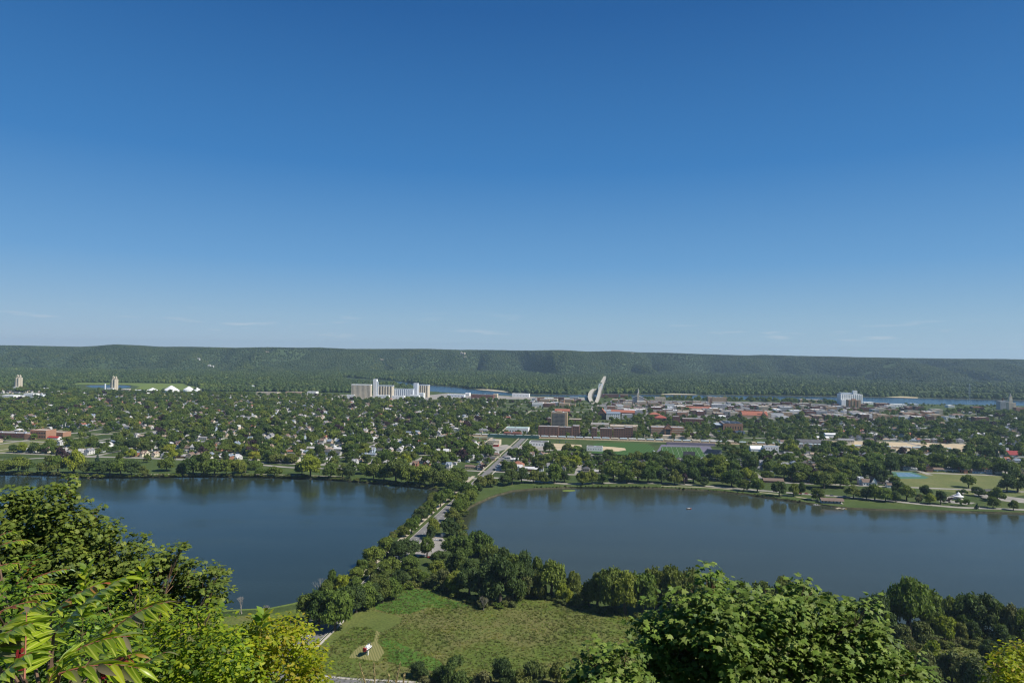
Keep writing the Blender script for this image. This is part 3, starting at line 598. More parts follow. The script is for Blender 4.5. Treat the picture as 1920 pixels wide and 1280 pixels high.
walls = [('white_siding', (0.58, 0.57, 0.55)), ('cream_siding', (0.62, 0.56, 0.43)), ('grey_siding', (0.42, 0.44, 0.46)), ('tan_siding', (0.45, 0.36, 0.26)), ('brick_wall', (0.30, 0.15, 0.10)), ('pale_blue_siding', (0.42, 0.50, 0.58))]
RM = [paint(n, c, 0.85, 0.10, 0.8) for n, c in roofs]; WM = [paint(n, c, 0.75, 0.06, 0.4) for n, c in walls]
def house_parts(kind, wm, rm):
    """local: front toward -y, centred; returns wall MB, roof MB"""
    w, r = MB(), MB()
    if kind == 0:
        w.box(-4, 4, -5.5, 5.5, 0, 5.2, wm); r.gabley(-4, 4, -5.5, 5.5, 5.2, 8.6, rm, wm); w.box(-3.4, 3.4, -7.6, -5.5, 0, 2.6, wm); r.box(-3.7, 3.7, -7.9, -5.5, 2.6, 2.9, rm)
    elif kind == 1:
        w.box(-6.5, 6.5, -4, 4, 0, 3.0, wm); r.gable(-6.5, 6.5, -4, 4, 3.0, 5.3, rm, wm); w.box(6.5, 10.5, -4, 2.5, 0, 2.7, wm); r.gable(6.5, 10.5, -4, 2.5, 2.7, 4.3, rm, wm)
    elif kind == 2:
        w.box(-4.5, 4.5, -5, 5, 0, 5.6, wm); r.gable(-4.5, 4.5, -5, 5, 5.6, 8.3, rm, wm, hip=1.0); w.box(-4, 4, -7, -5, 0, 2.7, wm); r.box(-4.3, 4.3, -7.3, -5, 2.7, 3.0, rm)
    elif kind == 3:
        w.box(-4, 4, -5, 5, 0, 4.6, wm); r.gable(-4, 4, -5, 5, 4.6, 8.2, rm, wm); w.box(-2, 2, -8.5, -5, 0, 4.2, wm); r.gabley(-2, 2, -8.5, -3, 4.2, 6.6, rm, wm); w.box(-1.2, 1.2, -5.2, -2.4, 4.6, 6.7, wm)
    else:
        w.box(-3.2, 3.2, -3.4, 3.4, 0, 2.6, wm); r.gable(-3.2, 3.2, -3.4, 3.4, 2.6, 4.2, rm, wm)
    w.box(1.4, 2.1, 0.4, 1.1, 3.0, {0: 9.0, 1: 6.0, 2: 8.7, 3: 8.7, 4: 4.3}[kind], WM[4])
    return w, r
HOUSES = []; TREES = []      # (x, y, rz, kind, wall, roof) ; (x, y, r, h, kind)
blocked = []                 # polygons kept free of random houses and trees
def block_px(pts): blocked.append(gpx(pts))
def block_ab(a0, a1, b0, b1): blocked.append([P(a0, b0)[:2], P(a0, b1)[:2], P(a1, b1)[:2], P(a1, b0)[:2]])
# bushes and wood on the lower hillside, mostly below the view
# ================================================================ LANDMARK BUILDINGS
M_WIN = paint('window_glass', (0.035, 0.045, 0.055), 0.15, 0.1, 0.5, 0.6)
M_BRICK = paint('dorm_brick', (0.15, 0.092, 0.074), 0.9, 0.12, 0.6); M_BRICK2 = paint('orange_brick', (0.34, 0.19, 0.125), 0.9, 0.1, 0.6); M_BRICK3 = paint('tan_brick', (0.40, 0.29, 0.19), 0.9, 0.1, 0.6)
M_BRICKD = paint('dark_brick', (0.17, 0.085, 0.07), 0.9, 0.12, 0.6)
M_ROOFG = paint('flat_roof_grey', (0.30, 0.29, 0.28), 0.95, 0.12, 0.15); M_ROOFD = paint('flat_roof_dark', (0.11, 0.11, 0.115), 0.95, 0.15, 0.15); M_ROOFT = paint('flat_roof_tan', (0.42, 0.36, 0.29), 0.95, 0.1, 0.15); M_ROOFW = paint('flat_roof_white', (0.68, 0.68, 0.68), 0.9, 0.06, 0.15)
M_TILE = paint('red_tile_roof', (0.31, 0.12, 0.08), 0.85, 0.12, 0.5); M_WHITE = paint('white_wall', (0.74, 0.74, 0.72), 0.8, 0.05, 0.3); M_STONE = paint('pale_stone', (0.50, 0.44, 0.33), 0.9, 0.08, 0.3)
M_GREY = paint('grey_wall', (0.33, 0.34, 0.35), 0.85, 0.08, 0.3); M_SILO = paint('silo_concrete', (0.52, 0.46, 0.36), 0.9, 0.07, 0.1); M_SILOP = paint('pale_silo_steel', (0.60, 0.64, 0.68), 0.6, 0.06, 0.2); M_STEEL = paint('galvanised_steel', (0.42, 0.47, 0.52), 0.6, 0.08, 0.3, 0.3)
M_SOLAR = paint('solar_panel', (0.04, 0.055, 0.08), 0.6, 0.1, 0.3, 0.15); M_RED = paint('red_paint', (0.30, 0.035, 0.03), 0.6, 0.08, 0.5); M_BLUE = paint('blue_paint', (0.08, 0.22, 0.50), 0.6, 0.08, 0.5); M_YELLOW = paint('yellow_paint', (0.55, 0.38, 0.10), 0.7, 0.08, 0.5); M_GREENP = paint('green_paint', (0.20, 0.42, 0.28), 0.7, 0.08, 0.5); M_TEAL = paint('teal_roof', (0.30, 0.42, 0.38), 0.8, 0.1, 0.3)
BOX1 = MB().box(-.5, .5, -.5, .5, 0, 1, M_WIN).mesh('window')
def front(u0, u1, vb, vt, z=LZ):
    """pixel box of a street-parallel front wall -> origin, width, height in metres"""
    p = G(u0, vb, z); D = (p - np.array([0, 0, CAMZ])) @ CF
    w = 10.0
    for _ in range(12): w *= (u1 - u0) / max(1e-3, PX(p + np.array([T[0] * w, T[1] * w, 0]))[0] - u0)
    h = 10.0
    for _ in range(12): h *= (vb - vt) / max(1e-3, vb - PX(p + np.array([0, 0, h]))[1])
    return p, w, h
def windows(root, wall, x0, x1, y, z0, z1, n, rows, w=1.5, h=1.7, mat=None, side='front'):
    """separate window pieces, set proud of the wall by 6 cm"""
    me = BOX1
    if mat:
        me = MATS.get('_w' + mat.name)
        if me is None: me = MB().box(-.5, .5, -.5, .5, 0, 1, mat).mesh('window'); MATS['_w' + mat.name] = me
    for j in range(rows):
        for i in range(n):
            t = (i + 0.5) / n; zz = z0 + (z1 - z0) * (j + 0.5) / rows - h / 2; o = link('window', me, wall)
            if side == 'front': o.location = (x0 + (x1 - x0) * t, y, zz); o.scale = (w, 0.14, h)
            else: o.location = (y, x0 + (x1 - x0) * t, zz); o.scale = (0.14, w, h)
def bldg(name, label, cat, u0, u1, vb, vt, depth, wm, rm, win=None, group=None, rz=None, extra=None, roof='flat', rh=4, h=None, pad=6, sidewin=None):
    p, w, hh = front(u0, u1, vb, vt); h = h or hh
    root = empty(name, p, GROT if rz is None else rz); tag(root, label, cat, group)
    wb = MB(); rb = MB()
    if roof == 'flat':
        wb.box(0, w, 0, depth, 0, h, wm); t = 0.5
        for (a, b, c, d) in ((0, w, 0, t), (0, w, depth - t, depth), (0, t, t, depth - t), (w - t, w, t, depth - t)): wb.box(a, b, c, d, h + 0.001, h + 0.8, wm)
        rb.box(t, w - t, t, depth - t, h + 0.01, h + 0.15, rm)
        k = random.Random(int(w * 100)); 
        for _ in range(max(1, int(w * depth / 500))):
            x, y, s = k.uniform(3, max(4, w - 5)), k.uniform(3, max(4, depth - 5)), k.uniform(1, 2.2); rb.box(x - s, x + s, y - s * .7, y + s * .7, h + 0.15, h + 0.15 + k.uniform(.8, 2), M_STEEL)
    elif roof == 'gable':
        wb.box(0, w, 0, depth, 0, h - rh, wm); rb.gable(0, w, 0, depth, h - rh, h, rm, wm)
    elif roof == 'gabley':
        wb.box(0, w, 0, depth, 0, h - rh, wm); rb.gabley(0, w, 0, depth, h - rh, h, rm, wm)
    elif roof == 'hip':
        wb.box(0, w, 0, depth, 0, h - rh, wm); rb.gable(0, w, 0, depth, h - rh, h, rm, wm, hip=1.0)
    wall = wb.build('wall', root); rb.build('roof', root)
    if win: n, rows, ww, wh = win; H = h if roof == 'flat' else h - rh; windows(root, wall, w * .04, w * .96, -0.03, H * .06, H * .94, n, rows, ww, wh)
    if sidewin: n, rows, ww, wh = sidewin; H = h if roof == 'flat' else h - rh; windows(root, wall, depth * .05, depth * .95, -0.03, H * .06, H * .94, n, rows, ww, wh, None, 'side')
    if extra: extra(root, w, depth, h)
    c = np.array([p[:2] - T * pad - S * pad, p[:2] + T * (w + pad) - S * pad, p[:2] + T * (w + pad) + S * (depth + pad), p[:2] - T * pad + S * (depth + pad)]); blocked.append([tuple(q) for q in c])
    return root, w, h

# -- campus front: tall dormitory and the stepped brick halls along the rails
def tower_extra(r, w, d, h):
    b = MB(); b.box(w * .12, w * .88, -0.5, -0.01, 0, h * .96, paint('facade_concrete', (0.27, 0.235, 0.20), .9, .08, .4)); f = b.build('facade_panel', r)
    for i in range(9):
        for j in range(12):
            o = link('window', BOX1, f); o.location = (w * (.15 + .7 * (i + .5) / 9), -.56, h * .02 + h * .92 * (j + .2) / 12); o.scale = (w * .7 / 9 * .62, .14, h / 12 * .5)
    b = MB(); b.box(w * .35, w * .65, d * .3, d * .7, h + .2, h + 3, M_BRICK3); b.box(w * .1, w * .2, d * .4, d * .6, h + .2, h + 2, M_STEEL); b.cyl(w * .75, d * .5, h + .2, h + 1.8, 1.6, M_WHITE, 12); b.build('rooftop_plant', r)
bldg('dormitory_tower', 'tall tan brick dormitory tower with a grid of dark windows', 'tower', 1033, 1063, 805, 773, 20, M_BRICK3, M_ROOFG, extra=tower_extra)
dl = ['brick dormitory block at the left end of the left hall, beside the tower', 'brick dormitory hall in the centre of the left row, four storeys', 'brick dormitory end block at the right end of the left row', 'narrow brick block at the left end of the right dormitory row', 'brick dormitory hall with four window storeys left in the right row', 'recessed brick hall catching a diagonal shadow in the right row', 'brick corner block closing the right dormitory row']
for i, (a, b, vt, dep, nx_) in enumerate([(1009, 1047, 799.5, 24, 5), (1047, 1073, 801, 22, 5), (1073, 1086, 799, 30, 3), (1109, 1119, 801, 22, 2), (1125, 1148, 802, 20, 5), (1150, 1174, 801.5, 20, 5), (1172, 1187, 800, 32, 3)]):
    bldg('dormitory_hall', dl[i], 'dormitory', a, b, 818 + (i > 2) * 3, vt + (i > 2) * 1.5, dep, M_BRICK, M_ROOFG, (nx_, 4, 2.3, 1.6), 'brick dormitories along the railway', pad=2)
bldg('campus_building', 'long flat tan-roofed brick hall behind the right dormitories', 'hall', 1144, 1194, 809, 799, 40, M_BRICK3, M_ROOFT, (12, 2, 2.5, 1.4))
bldg('campus_building', 'low flat-roofed hall with dark band behind the dormitory gap', 'hall', 1108, 1142, 804, 795, 34, M_STONE, M_ROOFG, (8, 1, 3, 1.6))
bldg('campus_building', 'small low brick hall just right of the dormitory tower', 'hall', 1066, 1090, 791, 786, 30, M_BRICK, M_ROOFT, (6, 1, 2, 1.6))
bldg('campus_building', 'small brick building behind the tower on its left', 'hall', 1026, 1034, 795, 784, 20, M_BRICK, M_ROOFT, (2, 2, 1.6, 1.4))
bldg('red_roof_hall', 'brick hall with red tile roof behind the dormitory tower', 'hall', 1040, 1068, 774, 766.5, 24, M_BRICKD, M_TILE, roof='gable', rh=5.5)
bldg('chapel', 'red-roofed brick chapel with a steep gable facing the street', 'chapel', 1121, 1136, 786, 766, 36, M_BRICK, M_TILE, roof='gabley', rh=13, extra=lambda r, w, d, h: MB().box(w * .3, w * .7, -.16, -.02, h * .2, h * .55, M_WIN).build('window', r))
bldg('student_house', 'white and brick hall with blue-grey roof right of the chapel', 'hall', 1137, 1163, 787, 772, 26, M_WHITE, MATS['slate_blue_shingle'], (6, 3, 2.4, 1.5), roof='gable', rh=4)
bldg('red_roof_hall', 'long red-tiled hall behind the white and brick hall', 'hall', 1146, 1190, 779, 768, 20, M_BRICK, M_TILE, (12, 2, 1.6, 1.6), roof='gable', rh=7)
bldg('campus_building', 'grey boxy auditorium in front of the long red-tiled hall', 'hall', 1166, 1186, 787, 777, 24, M_GREY, M_ROOFG)
bldg('red_roof_hall', 'red-tiled hall among trees right of the long red-roofed hall', 'hall', 1217, 1238, 781, 773, 26, M_BRICK, M_TILE, roof='hip', rh=5.5)
bldg('red_roof_hall', 'large red hipped roof in front of a tiled hall among trees', 'hall', 1228, 1250, 789, 778, 30, M_BRICK, paint('bright_red_roof', (0.31, 0.09, 0.07), .85, .12, .5), roof='hip', rh=7)
bldg('campus_building', 'cream flat-roofed block beyond the red hipped roofs', 'hall', 1250, 1270, 779, 772, 20, M_STONE, M_ROOFG, (6, 2, 1.4, 1.4))
def gable_extra(r, w, d, h):
    b = MB(); b.box(w * .40, w * .62, -5, 6, 0, h * .92, M_BRICK2); b.build('centre_bay', r); q = MB(); q.gabley(w * .38, w * .64, -5.6, 12, h * .90, h * 1.42, M_TILE, M_BRICK2); q.build('gable_roof', r)
    g = MB(); g.box(w * .45, w * .57, -5.3, -5.02, h * .08, h * 1.02, M_WIN); g.build('window', r)
    for k in range(3): s = MB(); s.box(-.1, w + .1, -.2, -.03, h * (.22 + .26 * k), h * (.29 + .26 * k), M_STONE); s.build('stone_band', r)
bldg('campus_hall', 'striped brick hall with a steep red central gable and tall window', 'hall', 1221, 1283, 817, 801, 34, M_BRICK2, M_ROOFG, (10, 3, 1.9, 1.5), extra=gable_extra)
bldg('campus_building', 'long brick laboratory block behind the striped gabled hall', 'hall', 1280, 1320, 795, 785, 30, M_BRICKD, M_ROOFG, (10, 3, 2.2, 1.4))
bldg('campus_building', 'brick corner tower block left of the laboratory block', 'hall', 1262, 1275, 795, 781, 24, M_BRICKD, M_ROOFG, (3, 3, 1.6, 1.4))
def science(r, w, d, h):
    b = MB()
    for i in range(3):
        for j in range(3): b.box(w * (.12 + .29 * i), w * (.36 + .29 * i), d * (.1 + .3 * j), d * (.3 + .3 * j), h + .9, h + 1.3, M_SOLAR)
    b.build('skylight_panel', r); g = MB(); g.box(-w * .35, -.05, 4, d * .8, 0, h * .8, M_WIN, M_STEEL); g.build('glass_wing', r)
bldg('science_hall', 'large tan brick hall with blue-grey panelled roof and glass wing', 'hall', 1356, 1393, 808, 794, 60, M_BRICK2, MATS['slate_blue_shingle'], (7, 1, 1.6, 6), extra=science)
bldg('domed_building', 'small white building with a pointed roof behind the panelled roof hall', 'building', 1345, 1362, 783, 778, 16, M_WHITE, M_ROOFW, roof='hip', rh=3)
bldg('red_roof_church', 'big church with long red tile roof right of the campus', 'church', 1392, 1440, 783, 771, 32, M_BRICK3, M_TILE, roof='gable', rh=10, extra=lambda r, w, d, h: (MB().gabley(w * .72, w * .95, -6, 8, h * .35, h * .85, M_TILE, M_BRICK3).build('porch_roof', r), MB().box(w * .8, w * .84, 1, 3.5, h * .7, h * 1.5, M_BRICK3).build('chimney', r)))
bldg('red_roof_hall', 'long low red-tiled hall in front of downtown', 'hall', 1284, 1334, 769, 762, 26, M_BRICK3, M_TILE, (12, 1, 1.6, 2), roof='gable', rh=4)
bldg('smokestack_building', 'grey building with dark red brick chimney in downtown', 'building', 1334, 1362, 768, 758, 24, M_GREY, M_ROOFW, (8, 2, 1.6, 1.4), extra=lambda r, w, d, h: MB().box(-3, 0.5, 2, 5, 0, h * 2.1, M_BRICKD).build('chimney', r))
bldg('office_block', 'cream six-storey block with windows left in downtown', 'office', 1228, 1248, 756, 745, 22, M_STONE, M_ROOFT, (7, 4, 1.5, 1.3))
bldg('hotel_block', 'tan block with pale flat roof at the riverfront', 'office', 1328, 1336, 757, 744, 30, M_BRICK3, M_ROOFT, (3, 5, 1.5, 1.2)); bldg('hotel_wing', 'long tan riverfront wing joined right of a tan block', 'office', 1337, 1364, 752, 745, 20, M_BRICK3, M_ROOFT, (9, 2, 1.5, 1.2))
def cathedral(r, w, d, h):
    b = MB(); b.box(w * .40, w * .58, -3, 5, 0, h * 1.3, M_STONE); b.build('tower', r); q = MB(); q.cyl(w * .49, 1, h * 1.3, h * 1.9, w * .1, M_ROOFG, 4, 0.3); q.build('spire', r)
bldg('stone_church', 'grey stone church with gables and short spire in downtown', 'church', 1186, 1207, 757, 741, 30, M_GREY, M_ROOFG, roof='gabley', rh=9, extra=cathedral)
bldg('brick_church', 'brown brick church front with three tall windows', 'church', 1200, 1213, 757, 746, 26, M_BRICK3, M_ROOFG, (3, 1, 1.5, 7), roof='gabley', rh=6)
bldg('office_block', 'white building with dark roof beside the baseball field', 'building', 1100, 1130, 845, 838, 18, M_WHITE, M_ROOFD, (6, 1, 1.4, 1.2))
bldg('store', 'white flat-roofed shop with green-grey roof left of the main street', 'shop', 948, 990, 812, 802, 26, M_WHITE, M_TEAL, (8, 1, 2.4, 2))
bldg('store', 'long red-brown shop front in front of a white shop', 'shop', 944, 976, 817, 811, 18, M_BRICKD, MATS['rust_shingle'], (8, 1, 1.8, 1.6))
bldg('store', 'low dark-roofed store with white rooftop units right of the main street', 'shop', 992, 1026, 836, 829, 26, M_WHITE, M_ROOFD, (6, 1, 2.4, 1.6))
bldg('store', 'low pale building left of the street by the teal wall', 'shop', 914, 936, 835, 826, 24, M_STONE, M_ROOFT, (5, 1, 2, 1.4))
bldg('red_house', 'small dark red building beside the parking lot', 'building', 925, 934, 837, 831, 10, M_RED, M_ROOFT, roof='gable', rh=2)
tl = MB(); tl.box(0, 105, 0, .6, 0, 6.5, MATS['dark_foliage'] if 0 else paint('teal_fence', (0.05, 0.12, 0.11), 0.8, 0.2, 0.4)); w_ = tl.build('boundary_wall', None, G(914, 819.5), GROT); tag(w_, 'long dark teal wall beside the railway left of the street', 'wall')
# school by the west park
def school_extra(r, w, d, h):
    b = MB(); b.box(-.1, w * .4, -12, -.05, 0, h * .62, M_BRICK2); b.build('wing', r)
bldg('school', 'orange brick school with rows of white-framed windows by the park', 'school', 56, 86, 822, 806.5, 24, M_BRICK2, M_ROOFT, (9, 2, 2.2, 2.6), extra=school_extra)
bldg('school_wing', 'lower orange brick school wing on the right with flat roof', 'school', 87, 118, 818, 810, 20, M_BRICK2, M_ROOFT, (9, 1, 1.8, 1.6))
bldg('school_wing', 'low grey-roofed school wing reaching left behind the trees', 'school', -20, 55, 819, 811, 26, M_BRICKD, M_ROOFG, (12, 1, 1.8, 1.6))
bldg('red_roof_shed', 'white shed with bright red roof in front of the school', 'shed', 88, 108, 823.5, 817.5, 10, M_WHITE, M_RED, roof='gable', rh=2.6)
# warehouses and buildings right of campus along the tracks
bldg('warehouse', 'long charcoal-roofed warehouse beside the railway', 'warehouse', 1496, 1562, 833, 824, 26, M_GREY, M_ROOFD, roof='gable', rh=4.5)
bldg('warehouse', 'white workshop with red roof left of the long charcoal warehouse', 'workshop', 1464, 1496, 832, 825, 18, M_WHITE, MATS['brown_shingle'], (6, 1, 2.4, 1.6), roof='gable', rh=3)
bldg('apartment_building', 'cream two-storey apartment building behind the tracks', 'apartments', 1573, 1602, 830, 822, 14, MATS['cream_siding'], MATS['grey_shingle'], (9, 2, 1.6, 1.3), roof='gable', rh=2.6)
bldg('twin_gable_lodge', 'brown-roofed lodge with twin triangular gables by the tracks', 'building', 1625, 1651, 836, 823, 22, M_BRICKD, MATS['brown_shingle'], roof='hip', rh=8, extra=lambda r, w, d, h: [MB().gabley(w * (.22 + .3 * k), w * (.46 + .3 * k), -2, 8, h * .35, h * .85, MATS['brown_shingle'], M_BRICKD).build('dormer', r) for k in range(2)])
bldg('white_hall', 'white hall with arched roof left of a white truck depot', 'hall', 1408, 1430, 846, 836, 20, M_WHITE, M_ROOFW, roof='gable', rh=5)
bldg('depot', 'white depot building with dark bays', 'depot', 1434, 1460, 848, 837, 14, M_WHITE, MATS['slate_blue_shingle'], (5, 2, 2, 1.6))
bldg('white_shed', 'white metal-roofed shed among trees behind the long warehouse', 'shed', 1548, 1571, 820, 812, 16, M_WHITE, M_ROOFW, roof='gable', rh=2.5)
bldg('white_shed', 'cream-roofed shed left of the white metal-roofed shed', 'shed', 1533, 1555, 826, 818, 14, MATS['cream_siding'], M_ROOFW, roof='gable', rh=2.5)
bldg('white_tank_house', 'small square white tower beside a red-roofed market', 'building', 1882, 1892, 854, 841, 9, M_WHITE, M_ROOFW); bldg('market', 'low white market with dark red roof at the right edge', 'building', 1894, 1990, 857, 846, 26, M_WHITE, paint('maroon_roof', (0.25, 0.05, 0.05), 0.8, 0.1, 0.4), roof='gable', rh=6)
bldg('brick_block', 'tan brick block with flat grey roof among trees', 'apartments', 1585, 1619, 793, 785, 22, M_BRICK2, M_ROOFG, (9, 2, 1.8, 1.4))
bldg('brick_block', 'low brown building with pale roof right of centre', 'apartments', 1532, 1550, 797, 790, 22, M_BRICKD, M_ROOFT, (6, 1, 1.8, 1.4))
bldg('white_block', 'white flat-roofed block among trees in the right half', 'apartments', 1690, 1725, 787, 781, 18, M_WHITE, M_ROOFG, (9, 1, 1.6, 1.4))
bldg('manor', 'large white house with brown hipped roof in the right half', 'house', 1785, 1812, 784, 775, 20, M_WHITE, MATS['brown_shingle'], (8, 2, 1.4, 1.4), roof='hip', rh=5)
# white elevator and the brown apartment tower
def elev(r, w, d, h):
    b = MB(); b.box(w * .06, w * .72, 4, d - 4, h + .2, h + 5.5, M_STEEL); b.box(w * .60, w * .78, 2, 14, h + .2, h + 14, M_WHITE, M_STEEL); b.build('headhouse', r)
    q = MB(); q.box(w * .02, w * .48, -12, -.05, 0, h * .52, M_WHITE); q.build('annex', r)
    for k in range(12): s = MB(); s.cyl(w * (k + .5) / 12, .3, 0, h, w / 26, M_WHITE, 10); s.build('silo', r)
bldg('grain_elevator', 'white grain elevator with a square headhouse by the river', 'grain elevator', 1575, 1617, 759, 739, 34, M_WHITE, M_STEEL, extra=elev)
def apt(r, w, d, h):
    for k in range(4): s = MB(); s.box(w * (.04 + .25 * k), w * (.17 + .25 * k), -1.2, -.02, 0, h, M_BRICK3 if k % 2 else M_BRICK2); s.build('bay', r)
    q = MB(); q.box(w * .35, w * .65, d * .2, d * .8, h + .2, h + 4, M_BRICK2); q.build('lift_housing', r)
bldg('apartment_tower', 'brown and cream apartment tower in front of the white elevator', 'tower', 1590, 1614, 766.5, 750, 20, M_BRICK3, M_ROOFG, (4, 9, 1.6, 1.4), extra=apt)
bldg('county_building', 'wide grey concrete block at the far right by the river', 'office', 1876, 1892, 768, 752.5, 26, M_GREY, M_ROOFG, (8, 6, 1.6, 1.6))
bldg('tower_block', 'pale tall block with window grid right of the grey concrete block', 'tower', 1892, 1905, 773, 755, 16, M_STONE, M_ROOFT, (5, 8, 1.4, 1.4))
cr_ = empty('courthouse_tower', G(1894, 766), GROT); tag(cr_, 'pale clock tower with spire rising behind the grey block', 'clock tower')
b = MB(); b.box(-5, 5, -5, 5, 0, 36, M_STONE); b.build('shaft', cr_); b = MB(); b.box(-4, 4, -4, 4, 36, 42, M_STONE); b.cyl(0, 0, 42, 54, 4.5, M_ROOFG, 8, .3); b.build('spire', cr_); b = MB(); b.cyl(0, -5.15, 30.2, 30.4, .1, M_WHITE, 6); b.box(-1.7, 1.7, -5.2, -5.02, 30, 33.4, M_WHITE); b.build('clock_face', cr_)
sm = MB(); sm.cyl(0, 0, 0, 34, 2, M_BRICKD, 10, 1.5); s_ = sm.build('chimney_stack', None, G(1880, 764)); tag(s_, 'dark brick chimney stack left of the clock tower', 'chimney')
bldg('brick_annex', 'red brick annex right of the pale tower block', 'office', 1905, 1921, 774, 764, 18, M_BRICK2, M_ROOFG, (6, 3, 1.4, 1.3))

# -- the long elevator with its silo groups
def silos(name, label, u0, u1, vb, vt, n, mat, head, rows=2, hh=4.0, headh=3.2):
    p, w, h = front(u0, u1, vb, vt); r = w / n / 2; root = empty(name, p, GROT); tag(root, label, 'grain silos', 'silo groups of the long grain elevator')
    sm_ = {}
    me = MB().cyl(0, 0, 0, h - headh, r * .985, mat, 14).mesh('silo')
    for j in range(rows):
        for i in range(n): o = link('silo', me, root); o.location = (r + 2 * r * i, r + 2 * r * j, 0)
    b = MB(); b.box(0, w, r * .3, 2 * r * rows - r * .3, h - headh + .02, h, head); b.build('conveyor_gallery', root); blocked.append([tuple(p[:2] - S * 12), tuple(p[:2] + T * w - S * 12), tuple(p[:2] + T * w + S * 60), tuple(p[:2] + S * 60)]); return root
silos('grain_silos', 'left block of many narrow cream silos under a white gallery', 658, 695, 746, 720, 16, M_SILO, M_WHITE, 3)
silos('grain_silos', 'six thick tan silos right of the tall white headhouse', 706, 736, 745, 722, 6, M_SILO, M_STEEL, 2)
silos('grain_silos', 'low row of pale steel silos between two headhouses', 736, 775, 745, 728, 11, M_SILOP, M_STEEL, 2)
silos('grain_silos', 'right-hand group of tan silos beside the grey headhouse', 783, 803, 744, 721, 5, M_SILO, M_STEEL, 3)
bldg('headhouse', 'tallest white headhouse of the long elevator', 'elevator tower', 699, 705.5, 746, 711, 14, M_WHITE, M_ROOFW, extra=lambda r, w, d, h: MB().box(w, w + 4, 2, 10, 0, h * .88, M_STEEL).build('leg_shaft', r))
bldg('headhouse', 'grey-white headhouse right in the long elevator', 'elevator tower', 775, 782.5, 745, 718.5, 16, M_SILOP, M_ROOFW)
bldg('gallery_bridge', 'short raised gallery joining the left silos to the tall headhouse', 'gallery', 694, 699, 724, 722, 5, M_WHITE, M_ROOFW) if 0 else None
for u0, u1, vb, vt, l in [(785, 794, 749, 737, 'bright white mill building at the foot of the right silos'), (768, 785, 750, 741, 'grey-white mill shed left of the bright white mill'), (706, 728, 748, 741, 'white loading shed under the six thick tan silos'), (735, 757, 747.5, 742, 'low white shed below the pale steel silos'), (650, 664, 746, 740, 'cream shed at the left foot of the cream silos')]:
    bldg('mill_building', l, 'mill building', u0, u1, vb, vt, 18, M_WHITE, M_ROOFW, (4, 1, 2, 2))
# -- two old elevators and the white storage roofs to the left
def oldelev(u, vb, label, flip):
    root = empty('grain_elevator', G(u, vb), GROT); tag(root, label, 'grain elevator'); me = MB().cyl(0, 0, 0, 44, 5.2, M_SILO, 14).mesh('silo')
    for i in range(2):
        for j in range(2): o = link('silo', me, root); o.location = (i * 10.6, j * 10.6, 0)
    b = MB(); b.box(-12, -5.6, 0, 8, 0, 30, M_STONE); b.box(-3, 3, 2, 8, 44.1, 54, M_STONE); b.box(8, 14, 2, 8, 44.1, 53, M_SILO); b.box(3.05, 7.95, 3, 7, 44.1, 48, M_SILO); b.build('headhouse', root)
    for k, x in enumerate((0, 11)): q = MB(); q.cyl(x, 5, 54.0 - k, 57.5 - k, 2.6, M_SILO, 10, .4); q.build('cupola', root)
    q = MB(); q.box(-24, -12.1, -3, 10, 0, 9, M_WHITE); q.box(-5, 12, -14, -5.5, 0, 8, M_WHITE); q.build('loading_shed', root); return root
oldelev(31, 728, 'cream grain elevator at the far left of the riverfront', 0); oldelev(211, 731, 'tan grain elevator standing before the blue pond', 1)
sp_ = MB(); sp_.cyl(0, 0, 0, 24, 3, M_SILOP, 12, top=M_ROOFW); o = sp_.build('storage_tank', None, G(197, 730)); tag(o, 'slim pale tank left of the tan grain elevator', 'tank')
def tent(u, vb, vt, hw, label):
    p = G(u, vb); D = p[1]; r = hw * D / FPX; h = (vb - vt) * D / FPX; root = empty('storage_dome', p); tag(root, label, 'storage dome'); b = MB(); b.cyl(0, 0, 0, h * .3, r, M_WHITE, 18); b.build('wall', root); b = MB(); b.cyl(0, 0, h * .3 + .02, h, r * 1.02, M_ROOFW, 18, r * .06); b.build('roof', root); q = MB(); q.box(-4, 4, -r - .4, -r + 2, 0, h * .26, M_SILOP); q.build('door', root)
tent(321, 735, 722.5, 14, 'largest white cone-roofed storage dome on the riverfront'); tent(354, 733, 724, 10, 'middle-sized white storage dome right of the largest one'); tent(369, 733, 726, 7, 'small white storage dome furthest right'); tent(286, 734, 727, 11, 'flat white storage dome left of the largest one')
